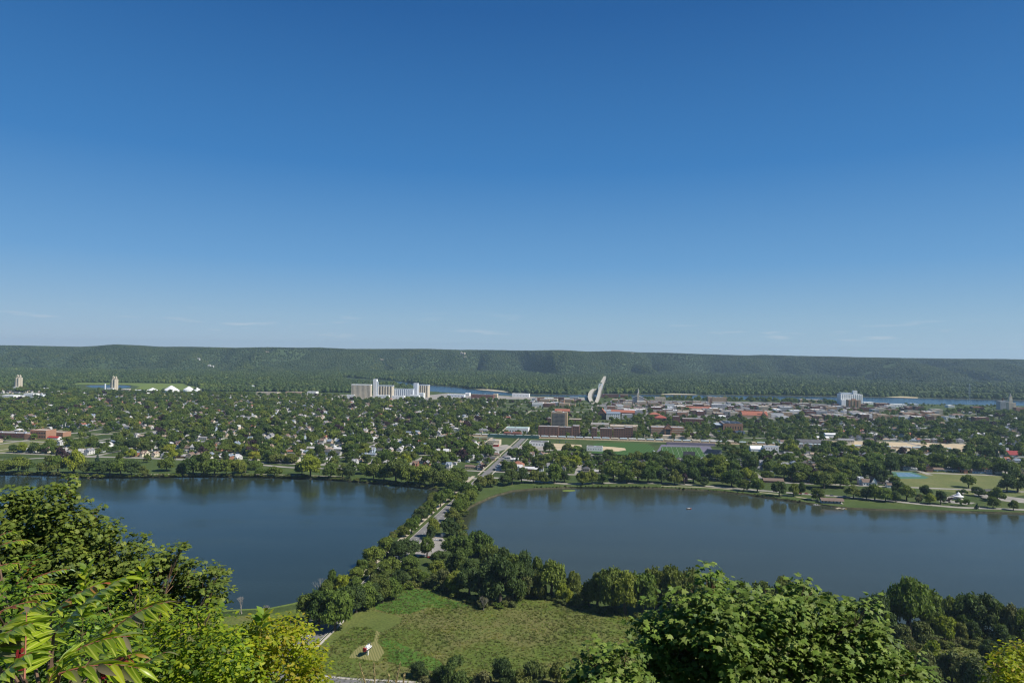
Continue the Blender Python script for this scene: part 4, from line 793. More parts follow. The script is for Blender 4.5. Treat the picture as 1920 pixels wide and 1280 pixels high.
for u0, u1, vb, vt, wm, rm, l in [(227, 243, 733, 729.5, M_STONE, M_ROOFW, 'long pale shed right of the tan grain elevator'), (245, 268, 735, 731, M_WHITE, M_ROOFW, 'white dock shed left of the storage domes'), (376, 390, 733, 729, M_WHITE, M_ROOFW, 'white shed right of the small storage dome'), (390, 423, 731.5, 726.5, M_BRICK3, M_ROOFT, 'long tan warehouse right of the domes'), (423, 440, 732, 726.5, M_BRICK, M_ROOFT, 'red brown warehouse near the long white shed'), (444, 471, 727, 722.5, M_SILOP, M_ROOFW, 'long white shed at the edge of the river forest'), (4, 25, 748, 741, M_WHITE, M_ROOFW, 'white factory at the left edge'), (26, 42, 746, 742, M_WHITE, M_ROOFW, 'white factory hall behind trees at the left'), (44, 62, 746, 738, M_WHITE, M_ROOFW, 'taller white factory hall at the left'), (64, 80, 744.5, 740, M_SILOP, M_ROOFW, 'pale factory roof right of the white halls'), (75, 93, 731, 728, M_WHITE, M_ROOFW, 'low white shed between the two elevators'), (93, 99, 725, 723, M_WHITE, M_ROOFW, 'tiny white hut at the forest edge'), (118, 127, 727, 724, M_WHITE, M_ROOFW, 'white boat shed at the forest edge'), (480, 520, 740, 735, M_STONE, M_ROOFT, 'cream warehouse row left of the silos'), (535, 565, 738, 734.5, M_BRICK3, M_ROOFT, 'tan warehouse left of the silos'), (576, 592, 737.5, 734, M_WHITE, M_ROOFG, 'grey warehouse left of the silos'), (838, 870, 744, 739.5, M_SILOP, M_ROOFW, 'pale riverside warehouse right of the silos'), (872, 880, 742, 737, M_WHITE, M_ROOFW, 'small white riverside building'), (883, 925, 746, 739.5, M_BRICKD, M_ROOFG, 'long dark brick factory by the river'), (925, 932, 746, 738.5, M_STONE, M_ROOFT, 'cream block at the right end of the dark brick factory'), (960, 992, 744, 738, M_WHITE, M_ROOFW, 'white flat warehouse by the river left of the bridges'), (1068, 1084, 751, 744.5, M_GREY, MATS['slate_blue_shingle'], 'dark grey building left of the bridge ramps'), (1128, 1160, 745, 739, M_BRICKD, M_ROOFD, 'long dark riverfront block right of the bridges'), (1163, 1178, 745, 740, M_BRICKD, M_ROOFT, 'brick riverfront block behind downtown'), (1500, 1542, 754, 749, M_BRICK3, M_ROOFW, 'long flat white-roofed warehouse left of the white elevator'), (1620, 1640, 758, 754, M_WHITE, M_ROOFW, 'white riverside warehouse right of the white elevator'), (1643, 1668, 762, 756, M_BRICKD, M_ROOFT, 'dark brick warehouse by the river'), (1670, 1700, 763, 757.5, M_WHITE, M_ROOFW, 'long white riverside warehouse'), (1708, 1722, 760, 757, M_SILOP, M_ROOFW, 'pale shed near the river right of the long white warehouse'), (1778, 1790, 764, 760, M_WHITE, M_ROOFW, 'small white shed in the right riverfront'), (1825, 1845, 767, 763, M_BRICK, M_TILE, 'red-roofed riverside shed at the right'), (650, 690, 760, 756, M_BRICK, M_ROOFT, 'long low brick school behind trees below the cream silos'), (772, 783, 767, 760.5, M_BRICKD, M_ROOFW, 'round-topped brick hall below the mill buildings')]:
    bldg('warehouse', l, 'warehouse', u0, u1, vb, vt, 26, wm, rm, (5, 1, 2.4, 1.8))
cvp = MB(); cvp.box(0, 40, 0, 4, 6, 9, M_YELLOW); 
for k in range(3): cvp.box(4 + 14 * k, 5 + 14 * k, 1, 2, 0, 6, M_YELLOW)
cvp.box(30, 38, 0, 5, 9, 16, M_YELLOW); o = cvp.build('conveyor', None, G(60, 727.5), GROT); tag(o, 'yellow loading conveyor between the two left grain elevators', 'conveyor')

# -- downtown: flat-roofed blocks in street rows
rd = random.Random(12); dt = 0
DTC = [('dark red brick', M_BRICKD), ('red brick', M_BRICK), ('dark red brick', M_BRICKD), ('red brick', M_BRICK), ('tan brick', M_BRICK3), ('grey', M_GREY), ('white', M_WHITE), ('cream', M_STONE), ('orange brick', M_BRICK2)]
DTR = [('grey', M_ROOFG), ('grey', M_ROOFG), ('tan', M_ROOFT), ('tan', M_ROOFT), ('dark', M_ROOFD), ('dark', M_ROOFD), ('white', M_ROOFW)]
for row, aa in enumerate(range(1010, 1500, 44)):
    bb = 150 if row < 2 else (-100 if row > 4 else 110)
    while bb < 1180:
        w = rd.uniform(11, 38); d = rd.uniform(22, 34); h = rd.choice([6, 7, 8, 9, 11, 12, 14]); g = rd.random()
        uu, vv = PX(P(aa, bb + w / 2)); c = P(aa + d / 2, bb + w / 2)
        if g < (0.72 if bb < 900 else 0.40) and not (95 < bb + w / 2 < 140) and not any(inpoly(c[0], c[1], q) for q in blocked) and not (70 < bb + w < 150 or 70 < bb < 150):
            wn_, wm_ = rd.choice(DTC); rn_, rm_ = rd.choice(DTR); k = empty('commercial_building', P(aa, bb), GROT); wb = MB(); wb.box(0, w, 0, d, 0, h, wm_)
            for q in ((0, w, 0, .4), (0, w, d - .4, d), (0, .4, .4, d - .4), (w - .4, w, .4, d - .4)): wb.box(*q, h + .001, h + .7, wm_)
            wl_ = wb.build('wall', k); rb = MB(); rb.box(.4, w - .4, .4, d - .4, h + .01, h + .12, rm_); rb.box(w * .3, w * .3 + 3, d * .4, d * .4 + 2.4, h + .12, h + 1.8, M_STEEL); rb.build('roof', k)
            for f in range(max(1, int(h // 4.5))):
                q = MB(); n_w = int(w / 3.2)
                for i in range(n_w): q.box(w * (i + .25) / n_w, w * (i + .75) / n_w, -.09, -.02, f * 4 + 1.2, f * 4 + 3.0, M_WIN)
                tag(q.build('window_row', wl_), kind='stuff')
            sz = 'wide' if w > 34 else 'narrow' if w < 22 else 'mid-width'; 
            tag(k, None, 'commercial building', 'flat-roofed downtown buildings'); k['_d'] = f"{sz} {'low ' if h < 8 else 'tall ' if h > 11 else ''}{wn_} building, {rn_} roof"; k['_row'] = row; dt += 1
            blocked.append([P(aa - 3, bb - 3)[:2], P(aa - 3, bb + w + 3)[:2], P(aa + d + 3, bb + w + 3)[:2], P(aa + d + 3, bb - 3)[:2]])
        bb += w + rd.choice([1.5, 1.5, 3, 10, 16, 26])

# -- bridges over the river
def deck(name, label, pts, w, truss=None, rail=.9):
    root = empty(name, pts[0]); o0 = np.array(pts[0], float); tag(root, label, 'bridge'); pts = [np.array(p, float) for p in pts]
    L = [pts[0]]; 
    for i in range(len(pts) - 1):
        n = max(1, int(np.linalg.norm(pts[i + 1] - pts[i]) / 25))
        for k in range(1, n + 1): L.append(pts[i] + (pts[i + 1] - pts[i]) * k / n)
    d = MB(); ra = [MB(), MB()]; mk = MB(); prev = None
    for i, p in enumerate(L):
        t = L[min(i + 1, len(L) - 1)] - L[max(i - 1, 0)]; t[2] = 0; t /= np.linalg.norm(t); n = np.array([-t[1], t[0], 0]); q = p - o0
        cur = [q + n * w / 2, q - n * w / 2]
        if prev is not None:
            (a, b), (c, e) = prev, cur; dz = np.array([0, 0, 1.8]); up = np.array([0, 0, rail])
            d.face([b, e, c, a], M_CONC); d.face([a - dz, c - dz, e - dz, b - dz], M_CONC); d.face([a, c, c - dz, a - dz], M_CONC); d.face([e, b, b - dz, e - dz], M_CONC)
            for s, (x, y), k in ((0, (a, c), n), (1, (b, e), -n)):
                ra[s].face([x, y, y + up, x + up], M_CONC); ra[s].face([y - k * .4, x - k * .4, x - k * .4 + up, y - k * .4 + up], M_CONC); ra[s].face([x + up, y + up, y - k * .4 + up, x - k * .4 + up], M_CONC)
            if i % 2: m0, m1 = (a + b) / 2, (c + e) / 2; mk.face([m0 - n * .2 + [0, 0, .05], m0 + n * .2 + [0, 0, .05], m1 + n * .2 + [0, 0, .05], m1 - n * .2 + [0, 0, .05]], M_MARK)
        prev = cur
        if p[2] > 6 and i % 2 == 0: pr = MB(); pr.box(-w * .38, -w * .22, -1, 1, -p[2] - 2, -1.9, M_CONC); pr.box(w * .22, w * .38, -1, 1, -p[2] - 2, -1.9, M_CONC); pr.box(-w * .45, w * .45, -1.3, 1.3, -2.9, -1.85, M_CONC); x = pr.build('pier', root, q, math.atan2(-n[1], -n[0]))
    d.build('deck', root); ra[0].build('parapet', root); ra[1].build('parapet', root); mk.build('lane_marking', root)
    if truss:
        (i0, i1, th) = truss
        for s in (-1, 1):
            tb = MB(); P0 = None
            for i in range(i0, i1):
                t = L[i + 1] - L[i - 1]; t[2] = 0; t /= np.linalg.norm(t); n = np.array([-t[1], t[0], 0]); q = L[i] - o0 + n * s * (w / 2 + .8); hh = th * math.sin(math.pi * (i - i0) / (i1 - 1 - i0)) ** .4; tp = q + np.array([0, 0, hh])
                tb.tube([q, tp], .5, M_STEEL, 4)
                if P0 is not None: tb.tube([P0[1], tp], .6, M_STEEL, 4); tb.tube([P0[0], q], .6, M_STEEL, 4); tb.tube([P0[0] if i % 2 else P0[1], tp if i % 2 else q], .4, M_STEEL, 4)
                P0 = (q, tp)
            tb.build('truss', root)
        for i in range(i0 + 1, i1 - 1):
            t = L[i + 1] - L[i - 1]; t[2] = 0; t /= np.linalg.norm(t); n = np.array([-t[1], t[0], 0]); q = L[i] - o0; hh = th * math.sin(math.pi * (i - i0) / (i1 - 1 - i0)) ** .4; c = MB(); c.tube([q + n * (w / 2 + .8) + [0, 0, hh], q - n * (w / 2 + .8) + [0, 0, hh]], .5, M_STEEL, 4); c.build('cross_brace', root)
    return root
def atz(u, v, z): return G(u, v, z)
deck('truss_bridge', 'steel truss road bridge crossing the river, right of the concrete one', [atz(1117, 757, 2.0), atz(1120.5, 748, 9), atz(1122.8, 741, 17), atz(1124.3, 733.5, 24), atz(1126.5, 726, 26), atz(1130, 719.5, 14), atz(1132, 716, 6)], 12, (17, 29, 17))
deck('concrete_bridge', 'newer curved concrete road bridge left of the steel truss bridge', [atz(1112.5, 757, 2.0), atz(1108, 750.5, 6), atz(1105.8, 744.5, 12), atz(1106.6, 738, 17), atz(1110, 732, 20), atz(1115, 728.8, 21)], 15)
ribbon('road', [G(1131, 716.5), G(1134, 710), G(1136, 705.5)], 34, LZ + .1, M_CONC); ribbon('road', [G(1122, 705.2), G(1150, 705.4)], 22, LZ + .14, M_CONC)
ribbon('road', [P(484, 108), P(640, 110), P(760, 112), P(1000, 114), P(1330, 116)], 13, LZ + .12, M_PAVE)
sheetpx('sand_bar', [(1240, 738.6), (1262, 737.4), (1290, 738.2), (1306, 739.2), (1306, 740), (1240, 739.6)], LZ + .05, M_PATH); sheetpx('sand_bar', [(1660, 744.4), (1690, 742.8), (1722, 744.6), (1720, 746.3)], LZ + .05, M_SAND)
sheetpx('sand_bar', [(890, 729.8), (915, 729), (945, 732.6), (956, 735.6), (905, 731.2)], LZ + .05, M_PATH); sheetpx('river_road', [(985, 738.3), (1062, 741.2), (1100, 733), (1075, 731.5), (1062, 729.6), (1100, 729), (1112, 731), (1105, 739)], LZ + .05, M_PATH) if 0 else None

# -- railway: ballast, tracks and the tank train
rectab('railway_ballast', 440, 474, -700, 1500, LZ + .06, M_SAND); rectab('yard_ground', 474, 560, 560, 900, LZ + .05, M_SAND); rectab('yard_ground', 424, 440, 480, 1100, LZ + .05, M_PAVE)
for k in range(4):
    for g in (-.72, .72):
        a = 446 + 6.5 * k + g; r_ = MB(); r_.box(-700, 1500, -.06, .06, LZ + .05, LZ + .32, paint('rail_steel', (0.22, 0.18, 0.15), 0.5, 0.1, 1)); o = r_.build('rail'); q = ORG + S * a; o.location = (float(q[0]), float(q[1]), 0); o.rotation_euler = (0, 0, GROT); tag(o, kind='structure')
M_TANK = paint('tank_blue_grey', (0.42, 0.50, 0.54), 0.45, 0.06, 0.3); M_TANK2 = paint('tank_pale', (0.55, 0.56, 0.54), 0.45, 0.06, 0.3); M_TANK3 = paint('tank_tan', (0.50, 0.45, 0.36), 0.5, 0.06, 0.3)
def tankcar(mat):
    t = MB(); n = 14; 
    rings = [(-7.6, .3), (-7.4, 1.1), (-6.9, 1.5), (6.9, 1.5), (7.4, 1.1), (7.6, .3)]; t.tube([(x, 0, 2.75) for x, _ in rings], [r for _, r in rings], mat, n); d = MB(); d.cyl(0, 0, 4.1, 4.75, .7, mat, 8); c = MB(); c.box(-8.2, 8.2, -1.3, 1.3, .9, 1.25, M_ROOFD); bo = MB()
    for x in (-6, 6):
        for xx in (-.9, .9):
            for y in (-.85, .85): bo.box(x + xx - .42, x + xx + .42, y - .1, y + .1, .02, .88, M_ROOFD)
    return t.mesh('tank'), d.mesh('dome'), c.mesh('underframe'), bo.mesh('wheels')
TK = [tankcar(M_TANK), tankcar(M_TANK2), tankcar(M_TANK3)]; rt = random.Random(3); ntk = 0
for k in range(53):
    b0 = -118 + k * 17.6; j = rt.choice([0, 0, 0, 0, 1, 2]); root = empty('tank_car', P(452.5, b0, LZ + .3), GROT)
    for nm, me in zip(('tank', 'dome', 'underframe', 'wheels'), TK[j]): link(nm, me, root)
    side_ = f"{['blue-grey', 'pale grey', 'tan'][j]} tank car in the long train, " ; tag(root, side_ + f"{k + 1}{'th' if 10 < (k + 1) % 100 < 14 else {1: 'st', 2: 'nd', 3: 'rd'}.get((k + 1) % 10, 'th')} from its left end", 'tank car', 'tank cars of the long train')
# ================================================================ STADIUM, FIELDS, LOTS
M_TURF = newmat('striped_turf')[0]
def _turf():
    n, l = M_TURF.node_tree.nodes, M_TURF.node_tree.links; b = n['Principled BSDF']; g = n.new('ShaderNodeNewGeometry'); w = n.new('ShaderNodeTexWave'); w.inputs['Scale'].default_value = 0.055; w.wave_profile = 'SIN'; mp = n.new('ShaderNodeMapping'); mp.inputs['Rotation'].default_value = (0, 0, 0.35); l.new(g.outputs['Position'], mp.inputs[0]); l.new(mp.outputs[0], w.inputs[0])
    r = ramp(n, [(0.35, (0.040, 0.085, 0.025)), (0.65, (0.060, 0.115, 0.035))]); l.new(w.outputs[0], r.inputs[0]); l.new(r.outputs[0], b.inputs[0]); b.inputs['Roughness'].default_value = 0.95; b.inputs['Specular IOR Level'].default_value = 0.05
_turf()
M_TRACK = paint('purple_track', (0.14, 0.13, 0.17), 0.85, 0.08, 0.3)
sheetpx('baseball_field', [(1108, 851), (1112, 833), (1124, 830), (1180, 829.5), (1215, 832), (1228, 840), (1222, 852), (1160, 860)], LZ + .07, M_TURF)
sheetpx('infield_dirt', [(1120, 838.5), (1132, 836.5), (1150, 837.5), (1172, 840), (1174, 843.5), (1160, 845.5), (1140, 845.5), (1124, 842)], LZ + .10, M_SAND)
sheetpx('running_track', [(1228, 852), (1240, 833), (1330, 834), (1345, 856), (1300, 868), (1250, 866)], LZ + .06, M_TRACK)
sheetpx('football_field', [(1238, 850), (1240, 837), (1312, 838), (1326, 857), (1292, 862), (1242, 858)], LZ + .09, M_TURF)
for i in range(9):
    t0 = i / 8; a_, b_ = G(1241 + 71 * t0, 837.4 + .8 * t0), G(1246 + 78 * t0, 857 + 1.0 * t0); ribbon('field_line', [a_, b_], 0.15, LZ + .11, M_ROOFW)
for q in ([(960, 838), (1000, 832), (1030, 833), (1080, 838), (1075, 844), (958, 845)], [(860 + 62, 836), (950, 833), (962, 838), (935, 846), (925, 840)], [(1095, 848), (1150, 852), (1220, 854), (1226, 858), (1095, 856)], [(1425, 846), (1520, 848), (1525, 853), (1420, 853)]): sheetpx('parking_lot', q, LZ + .07, M_PAVE)
for q in ([(1028, 842), (1030, 830.5), (1090, 833.5), (1092, 840), (1060, 842.5)], [(1018, 854), (1020, 848), (1070, 849), (1062, 854)], [(1560, 835.5), (1640, 839.5), (1800, 843), (1798, 847), (1640, 844), (1560, 840)], [(1770, 846), (1815, 847), (1812, 852), (1772, 851)]): sheetpx('gravel_lot', q, LZ + .09, M_SAND)
rectab('parking_lot', 600, 650, 95, 200, LZ + .07, M_PAVE); rectab('parking_lot', 566, 640, 300, 400, LZ + .07, M_PAVE); rectab('parking_lot', 700, 760, 180, 300, LZ + .07, M_PATH); rectab('parking_lot', 850, 910, 330, 470, LZ + .07, M_PAVE); rectab('parking_lot', 980, 1440, 130, 900, LZ + .04, M_ASPH); rectab('parking_lot', 1060, 1100, -60, 90, LZ + .07, M_PAVE); rectab('parking_lot', 486, 512, 270, 420, LZ + .07, M_PAVE)
rectab('riverfront_lot', 1330, 1545, -2300, -60, LZ + .04, M_PAVE) if 0 else None
sheetpx('riverfront_lot', [(480, 742), (700, 749), (830, 748), (960, 748), (1100, 750), (1100, 745.2), (1060, 745.2), (960, 742.6), (838, 737), (800, 741), (700, 742), (560, 737), (480, 736)], LZ + .04, M_PAVE)
sheetpx('riverfront_lot', [(1130, 757), (1560, 764), (1600, 762), (1600, 758.5), (1440, 753.5), (1150, 749)], LZ + .04, M_ASPH)
sheetpx('riverfront_lot', [(0, 750), (80, 747), (240, 736), (380, 735), (470, 733), (470, 729), (240, 732), (60, 729), (0, 731)], LZ + .04, M_PATH) if 0 else None
sheetpx('green_court', [(1678, 896.5), (1672, 884), (1712, 884.5), (1742, 894.5), (1735, 897)], LZ + .08, M_COURTG)
sheetpx('tennis_court', [(1684, 893), (1680, 885.5), (1706, 886), (1728, 892), (1724, 893.6)], LZ + .12, M_COURT)
for sfx in range(3):
    t0 = sfx / 2; ribbon('court_line', [G(1685 + 18 * t0, 886.2), G(1690 + 30 * t0, 893)], .12, LZ + .14, M_ROOFW)
# grandstands: stepped seating as real steps
def stand(name, label, p, w, d, rows, h0, h1, rz, seat, group=None):
    root = empty(name, p, rz); tag(root, label, 'grandstand', group); b = MB(); b.box(0, w, 0, d, 0, h0, M_CONC); b.build('base', root); me = MB().box(0, w, 0, d / rows, 0, (h1 - h0) / rows, seat).mesh('seat_row')
    for i in range(rows): o = link('seat_row', me, root); o.location = (0, d * i / rows, h0 + .01); o.scale = (1, 1, i + 1)
    blocked.append([tuple(np.array(p[:2]) + np.array([math.cos(rz) * x - math.sin(rz) * y, math.sin(rz) * x + math.cos(rz) * y])) for x, y in ((-4, -4), (w + 4, -4), (w + 4, d + 4), (-4, d + 4))])
    return root
stand('grandstand', 'grey steel grandstand between the baseball and football fields', G(1246, 860), 42, 12, 8, 1.5, 8, GROT + math.pi / 2 + .12, M_STEEL)
stand('grandstand', 'long low purple-grey grandstand along the far side of the football field', G(1250, 834), 90, 8, 5, 1, 5, GROT, M_TRACK)
stand('grandstand', 'blue curved grandstand at the right end of the football field', G(1320, 850), 26, 14, 7, 1.5, 7, GROT - .55, M_SOLAR)
press = MB(); press.box(0, 95, 0, 12, 0, 6, M_STONE, paint('pinkish_roof', (0.62, 0.48, 0.38), 0.8, 0.06, 0.3)); o = press.build('platform_canopy', None, G(1208, 820.5), GROT); tag(o, 'long pale pinkish roof beside the rails below the striped hall', 'canopy')
sbr = empty('scoreboard', G(1281, 862), GROT); tag(sbr, 'big black scoreboard seen from behind at the football field', 'scoreboard'); b = MB(); b.box(0, 19, 0, 1.2, 6, 14, M_ROOFD); b.build('panel', sbr); b = MB(); b.box(2, 3, .1, 1, 0, 5.95, M_STEEL); b.build('post', sbr); b = MB(); b.box(16, 17, .1, 1, 0, 5.95, M_STEEL); b.build('post', sbr); b = MB(); b.box(5, 14, 2, 8, 0, 4.5, M_WHITE); b.build('hut', sbr)
# solar canopies
for i, (u, v) in enumerate([(1338, 814), (1358, 815.5), (1379, 815), (1372, 821)]):
    root = empty('solar_canopy', G(u, v), GROT); tag(root, ['dark solar canopy in the campus lot, leftmost of the four', 'dark solar canopy in the campus lot, second from the left', 'dark solar canopy in the campus lot, right of two others', 'blue-grey solar canopy nearest the rails in the campus lot'][i], 'solar canopy', 'solar canopies over the campus parking lot'); b = MB(); b.face([(0, 0, 3), (22, 0, 3), (22, 24, 6.5), (0, 24, 6.5)], M_SOLAR); b.face([(0, 24, 6.4), (22, 24, 6.4), (22, 0, 2.9), (0, 0, 2.9)], M_STEEL); b.build('panel', root)
    for x in (4, 18): c = MB(); c.box(x - .3, x + .3, 11, 12, 0, 4.4, M_STEEL); c.build('post', root)

# ================================================================ LAKESIDE: shelter, docks, boats, gazebo, sculpture
def shelter():
    p, w, h = front(1541, 1582, 943.5, 932); root = empty('park_shelter', p, GROT + .02); tag(root, 'long park boathouse with brown shingle roof on the lake shore', 'shelter'); b = MB(); b.box(0, w, 0, 9, 0, .5, M_CONC); b.box(.5, w - .5, 4, 8.5, .5, 3.2, M_WHITE); b.build('wall', root); r = MB(); r.gable(0, w, 0, 9, 3.4, 6.2, MATS['brown_shingle'], M_BRICKD, .8); r.build('roof', root)
    me = MB().box(-.15, .15, -.15, .15, .5, 3.4, M_BARK).mesh('post')
    for i in range(8): o = link('post', me, root); o.location = (.6 + (w - 1.2) * i / 7, .4, 0)
    for i in range(6): o = link('window', BOX1, root); o.location = (2 + (w - 4) * i / 5, 3.95, 1.3); o.scale = (1.6, .1, 1.3)
shelter()
def dock(name, label, pts, w, parts=None):
    root = empty(name, (*G(*pts[0], .5)[:2], 0)); tag(root, label, 'dock'); o0 = np.array(root.location)
    for i in range(len(pts) - 1):
        a, b = G(*pts[i], .5), G(*pts[i + 1], .5); L = np.linalg.norm(b - a); n = max(2, int(L / 1.4)); ang = math.atan2(b[1] - a[1], b[0] - a[0]); me = MB().box(-.62, .62, -w / 2, w / 2, .38, .55, M_PATH).mesh('plank')
        for k in range(n): q = a + (b - a) * (k + .5) / n; o = link('plank', me, root); o.location = (q[0] - o0[0], q[1] - o0[1], 0); o.rotation_euler = (0, 0, ang)
        st = MB().box(-.15, .15, -.15, .15, -1.5, .37, M_BARK).mesh('pile')
        for k in (0.05, .95): q = a + (b - a) * k; o = link('pile', st, root); o.location = (q[0] - o0[0], q[1] - o0[1], 0)
dock('dock', 'pale L-shaped dock below the brown-roofed boathouse', [(1569, 944), (1574, 951.5), (1568, 953.5)], 2.6); dock('dock', 'short cross dock at the outer end of the L-shaped dock', [(1574.5, 952.6), (1582, 953.8)], 2.6)
dock('dock', 'long weathered pier left on the far shore of the west lake', [(165, 890), (140, 897)], 2.4); dock('dock', 'short pale jetty at the left edge of the west lake', [(68, 886), (52, 890)], 2.2); dock('dock', 'reddish fishing pier right of the causeway', [(862, 987), (872, 985.5)], 4.5)
pr = empty('pier_rail', G(868, 985.5, .6)); tag(pr, 'reddish rail frame on the fishing pier right of the causeway', 'railing')
for k in range(4): b = MB(); b.box(-2.6 + 1.7 * k, -2.5 + 1.7 * k, -1.6, -1.5, 0, 1.2, M_BRICKD); b.build('post', pr)
b = MB(); b.box(-2.7, 2.7, -1.62, -1.48, 1.2, 1.3, M_BRICKD); b.build('top_rail', pr)
def boat(name, label, u, v, L, hull, rz, canopy=False):
    p = G(u, v, .0); root = empty(name, p, rz); tag(root, label, 'boat'); b = MB(); w = L * .19; sec = [(-L / 2, w * .8, .55), (-L / 4, w, .5), (L / 6, w * .95, .6), (L * .4, w * .45, .8), (L / 2, .05, .95)]
    for i in range(len(sec) - 1):
        (x0, w0, h0), (x1, w1, h1) = sec[i], sec[i + 1]
        b.face([(x0, -w0, h0), (x0, -w0 * .6, -.2), (x1, -w1 * .6, -.2), (x1, -w1, h1)], hull); b.face([(x1, w1, h1), (x1, w1 * .6, -.2), (x0, w0 * .6, -.2), (x0, w0, h0)], hull); b.face([(x0, -w0, h0 - .1), (x1, -w1, h1 - .1), (x1, w1, h1 - .1), (x0, w0, h0 - .1)], M_ROOFG)
    x0, w0, h0 = sec[0]; b.face([(x0, w0, h0), (x0, w0 * .6, -.2), (x0, -w0 * .6, -.2), (x0, -w0, h0)], hull); b.build('hull', root); s = MB(); s.box(-L * .3, -L * .15, -w * .6, w * .6, .45, .85, M_WHITE); s.box(0, L * .12, -w * .6, w * .6, .45, .85, M_WHITE); s.build('seat', root); m = MB(); m.box(-L / 2 - .5, -L / 2 - .05, -.25, .25, -.1, 1.1, M_ROOFD); m.build('motor', root); return root
bt = boat('fishing_boat', 'small red and white fishing boat out on the right-hand lake', 1292, 953.5, 5.6, M_RED, .15)
boat('rowing_boat', 'pale rowing boat pulled up at the dock', 1561, 950, 4.2, M_WHITE, .1); boat('canoe', 'orange canoe at the end of the dock', 1583, 953.8, 4.6, M_YELLOW, -.1); boat('rowing_boat', 'pale flat boat lying at the lake edge left of the boathouse', 1532, 946.8, 9, M_PATH, -.12)
# figures in the fishing boat, seated
def seated(name, label, loc, top, rz):
    me = bpy.data.meshes.new('person'); bm = bmesh.new()
    J = [(0, 0, 0, .17), (0, .02, .25, .16), (0, .03, .5, .19), (0, .03, .62, .07), (0, .04, .72, .10), (0, .05, .86, .09), (.1, .05, 0, .09), (.12, .45, .05, .07), (.12, .5, -.35, .05), (-.1, .05, 0, .09), (-.12, .45, .05, .07), (-.12, .5, -.35, .05), (.2, .03, .52, .06), (.28, .12, .25, .05), (.2, .4, .2, .035), (-.2, .03, .52, .06), (-.28, .12, .25, .05), (-.2, .4, .2, .035)]
    E = [(0, 1), (1, 2), (2, 3), (3, 4), (4, 5), (0, 6), (6, 7), (7, 8), (0, 9), (9, 10), (10, 11), (2, 12), (12, 13), (13, 14), (2, 15), (15, 16), (16, 17)]
    vs = [bm.verts.new(j[:3]) for j in J]; [bm.edges.new((vs[a], vs[b])) for a, b in E]; bm.to_mesh(me); bm.free(); o = link(name, me, None, loc, rz); me.materials.append(top)
    sk = o.modifiers.new('skin', 'SKIN'); sl = me.skin_vertices[0].data
    for i, j in enumerate(J): sl[i].radius = (j[3], j[3])
    sl[0].use_root = True; su = o.modifiers.new('sub', 'SUBSURF'); su.levels = 1; su.render_levels = 1; return tag(o, label, 'person')
fb = np.array(bt.location); seated('person', 'person in a white shirt seated in the fishing boat', (fb[0] - 1.2, fb[1], .75), M_WHITE, -1.57 + .15)
# white gazebo
gz = empty('gazebo', G(1797, 935)); tag(gz, 'white gazebo with a tiered pointed roof in the lakeside park', 'gazebo')
me = MB().box(-.15, .15, -.15, .15, 0, 3, M_WHITE).mesh('post')
for i in range(8): o = link('post', me, gz); o.location = (4.0 * math.cos(i * .785), 4.0 * math.sin(i * .785), .4)
b = MB(); b.cyl(0, 0, 0, .4, 5, M_CONC, 16); b.build('floor', gz); b = MB(); b.cyl(0, 0, 3.4, 5.2, 6, M_ROOFW, 16, 2.2); b.cyl(0, 0, 5.2, 6.2, 2.0, M_WHITE, 12); b.cyl(0, 0, 6.2, 8.6, 2.6, M_ROOFW, 12, .1); b.build('roof', gz)
# picnic shelter and plaza right of the gazebo
bldg('picnic_shelter', 'low dark-roofed picnic shelter in the park at the right', 'shelter', 1828, 1862, 923.5, 917, 9, M_BRICKD, M_ROOFD, roof='gable', rh=2.4)
sheetpx('park_plaza', [(1825, 926), (1870, 922), (1890, 930), (1935, 936), (1940, 944), (1890, 940), (1850, 934), (1832, 931)], LZ + .09, M_PAVE); sheetpx('park_plaza', [(1770, 934), (1800, 922), (1812, 923), (1782, 938), (1830, 942), (1815, 946), (1760, 940)], LZ + .09, M_PAVE)
bldg('park_hut', 'small brown-roofed hut beside the playing field', 'hut', 1664, 1679, 914, 906, 7, M_WHITE, MATS['brown_shingle'], (3, 1, 1, 1), roof='gable', rh=2.2)
bldg('lake_house', 'white gabled house with dark-framed windows facing the lake', 'house', 1634, 1645, 911, 895, 14, M_WHITE, MATS['brown_shingle'], (2, 1, 1.4, 2), roof='gabley', rh=6.5); bldg('lake_house_wing', 'brown-roofed wing joined left of the white gabled lake house', 'house', 1618, 1634, 910, 898, 12, M_WHITE, MATS['brown_shingle'], (3, 1, 1.6, 1.4), roof='gable', rh=4); bldg('garage', 'bright white flat garage left of the lake house', 'garage', 1611, 1620, 908, 896, 9, M_WHITE, M_ROOFW)
bldg('long_house', 'long low brown-roofed house behind the lakeside trees', 'house', 1432, 1470, 904, 896.5, 11, M_BRICKD, MATS['brown_shingle'], (6, 1, 1.6, 1.2), roof='gable', rh=3); bldg('red_hip_house', 'house with red-brown hipped roof right of the causeway street', 'house', 959, 981, 878, 865, 15, MATS['tan_siding'], MATS['rust_shingle'], (4, 1, 1.3, 1.3), roof='hip', rh=5)
bldg('white_house', 'white two-storey house with grey roof and terrace above the lake', 'house', 1100, 1117, 879, 863, 13, M_WHITE, MATS['grey_shingle'], (5, 2, 1.4, 1.2), roof='hip', rh=4); bldg('grey_house', 'grey-roofed house among trees right of the red hipped house', 'house', 1026, 1046, 877, 869, 12, MATS['grey_siding'], MATS['grey_shingle'], (4, 1, 1.4, 1.2), roof='gable', rh=4)
bldg('tudor_house', 'white and black half-timbered house near the west park', 'house', 183, 203, 839, 828, 12, M_WHITE, MATS['pale_grey_shingle'], (5, 2, 1.4, 1.4), roof='gable', rh=4)
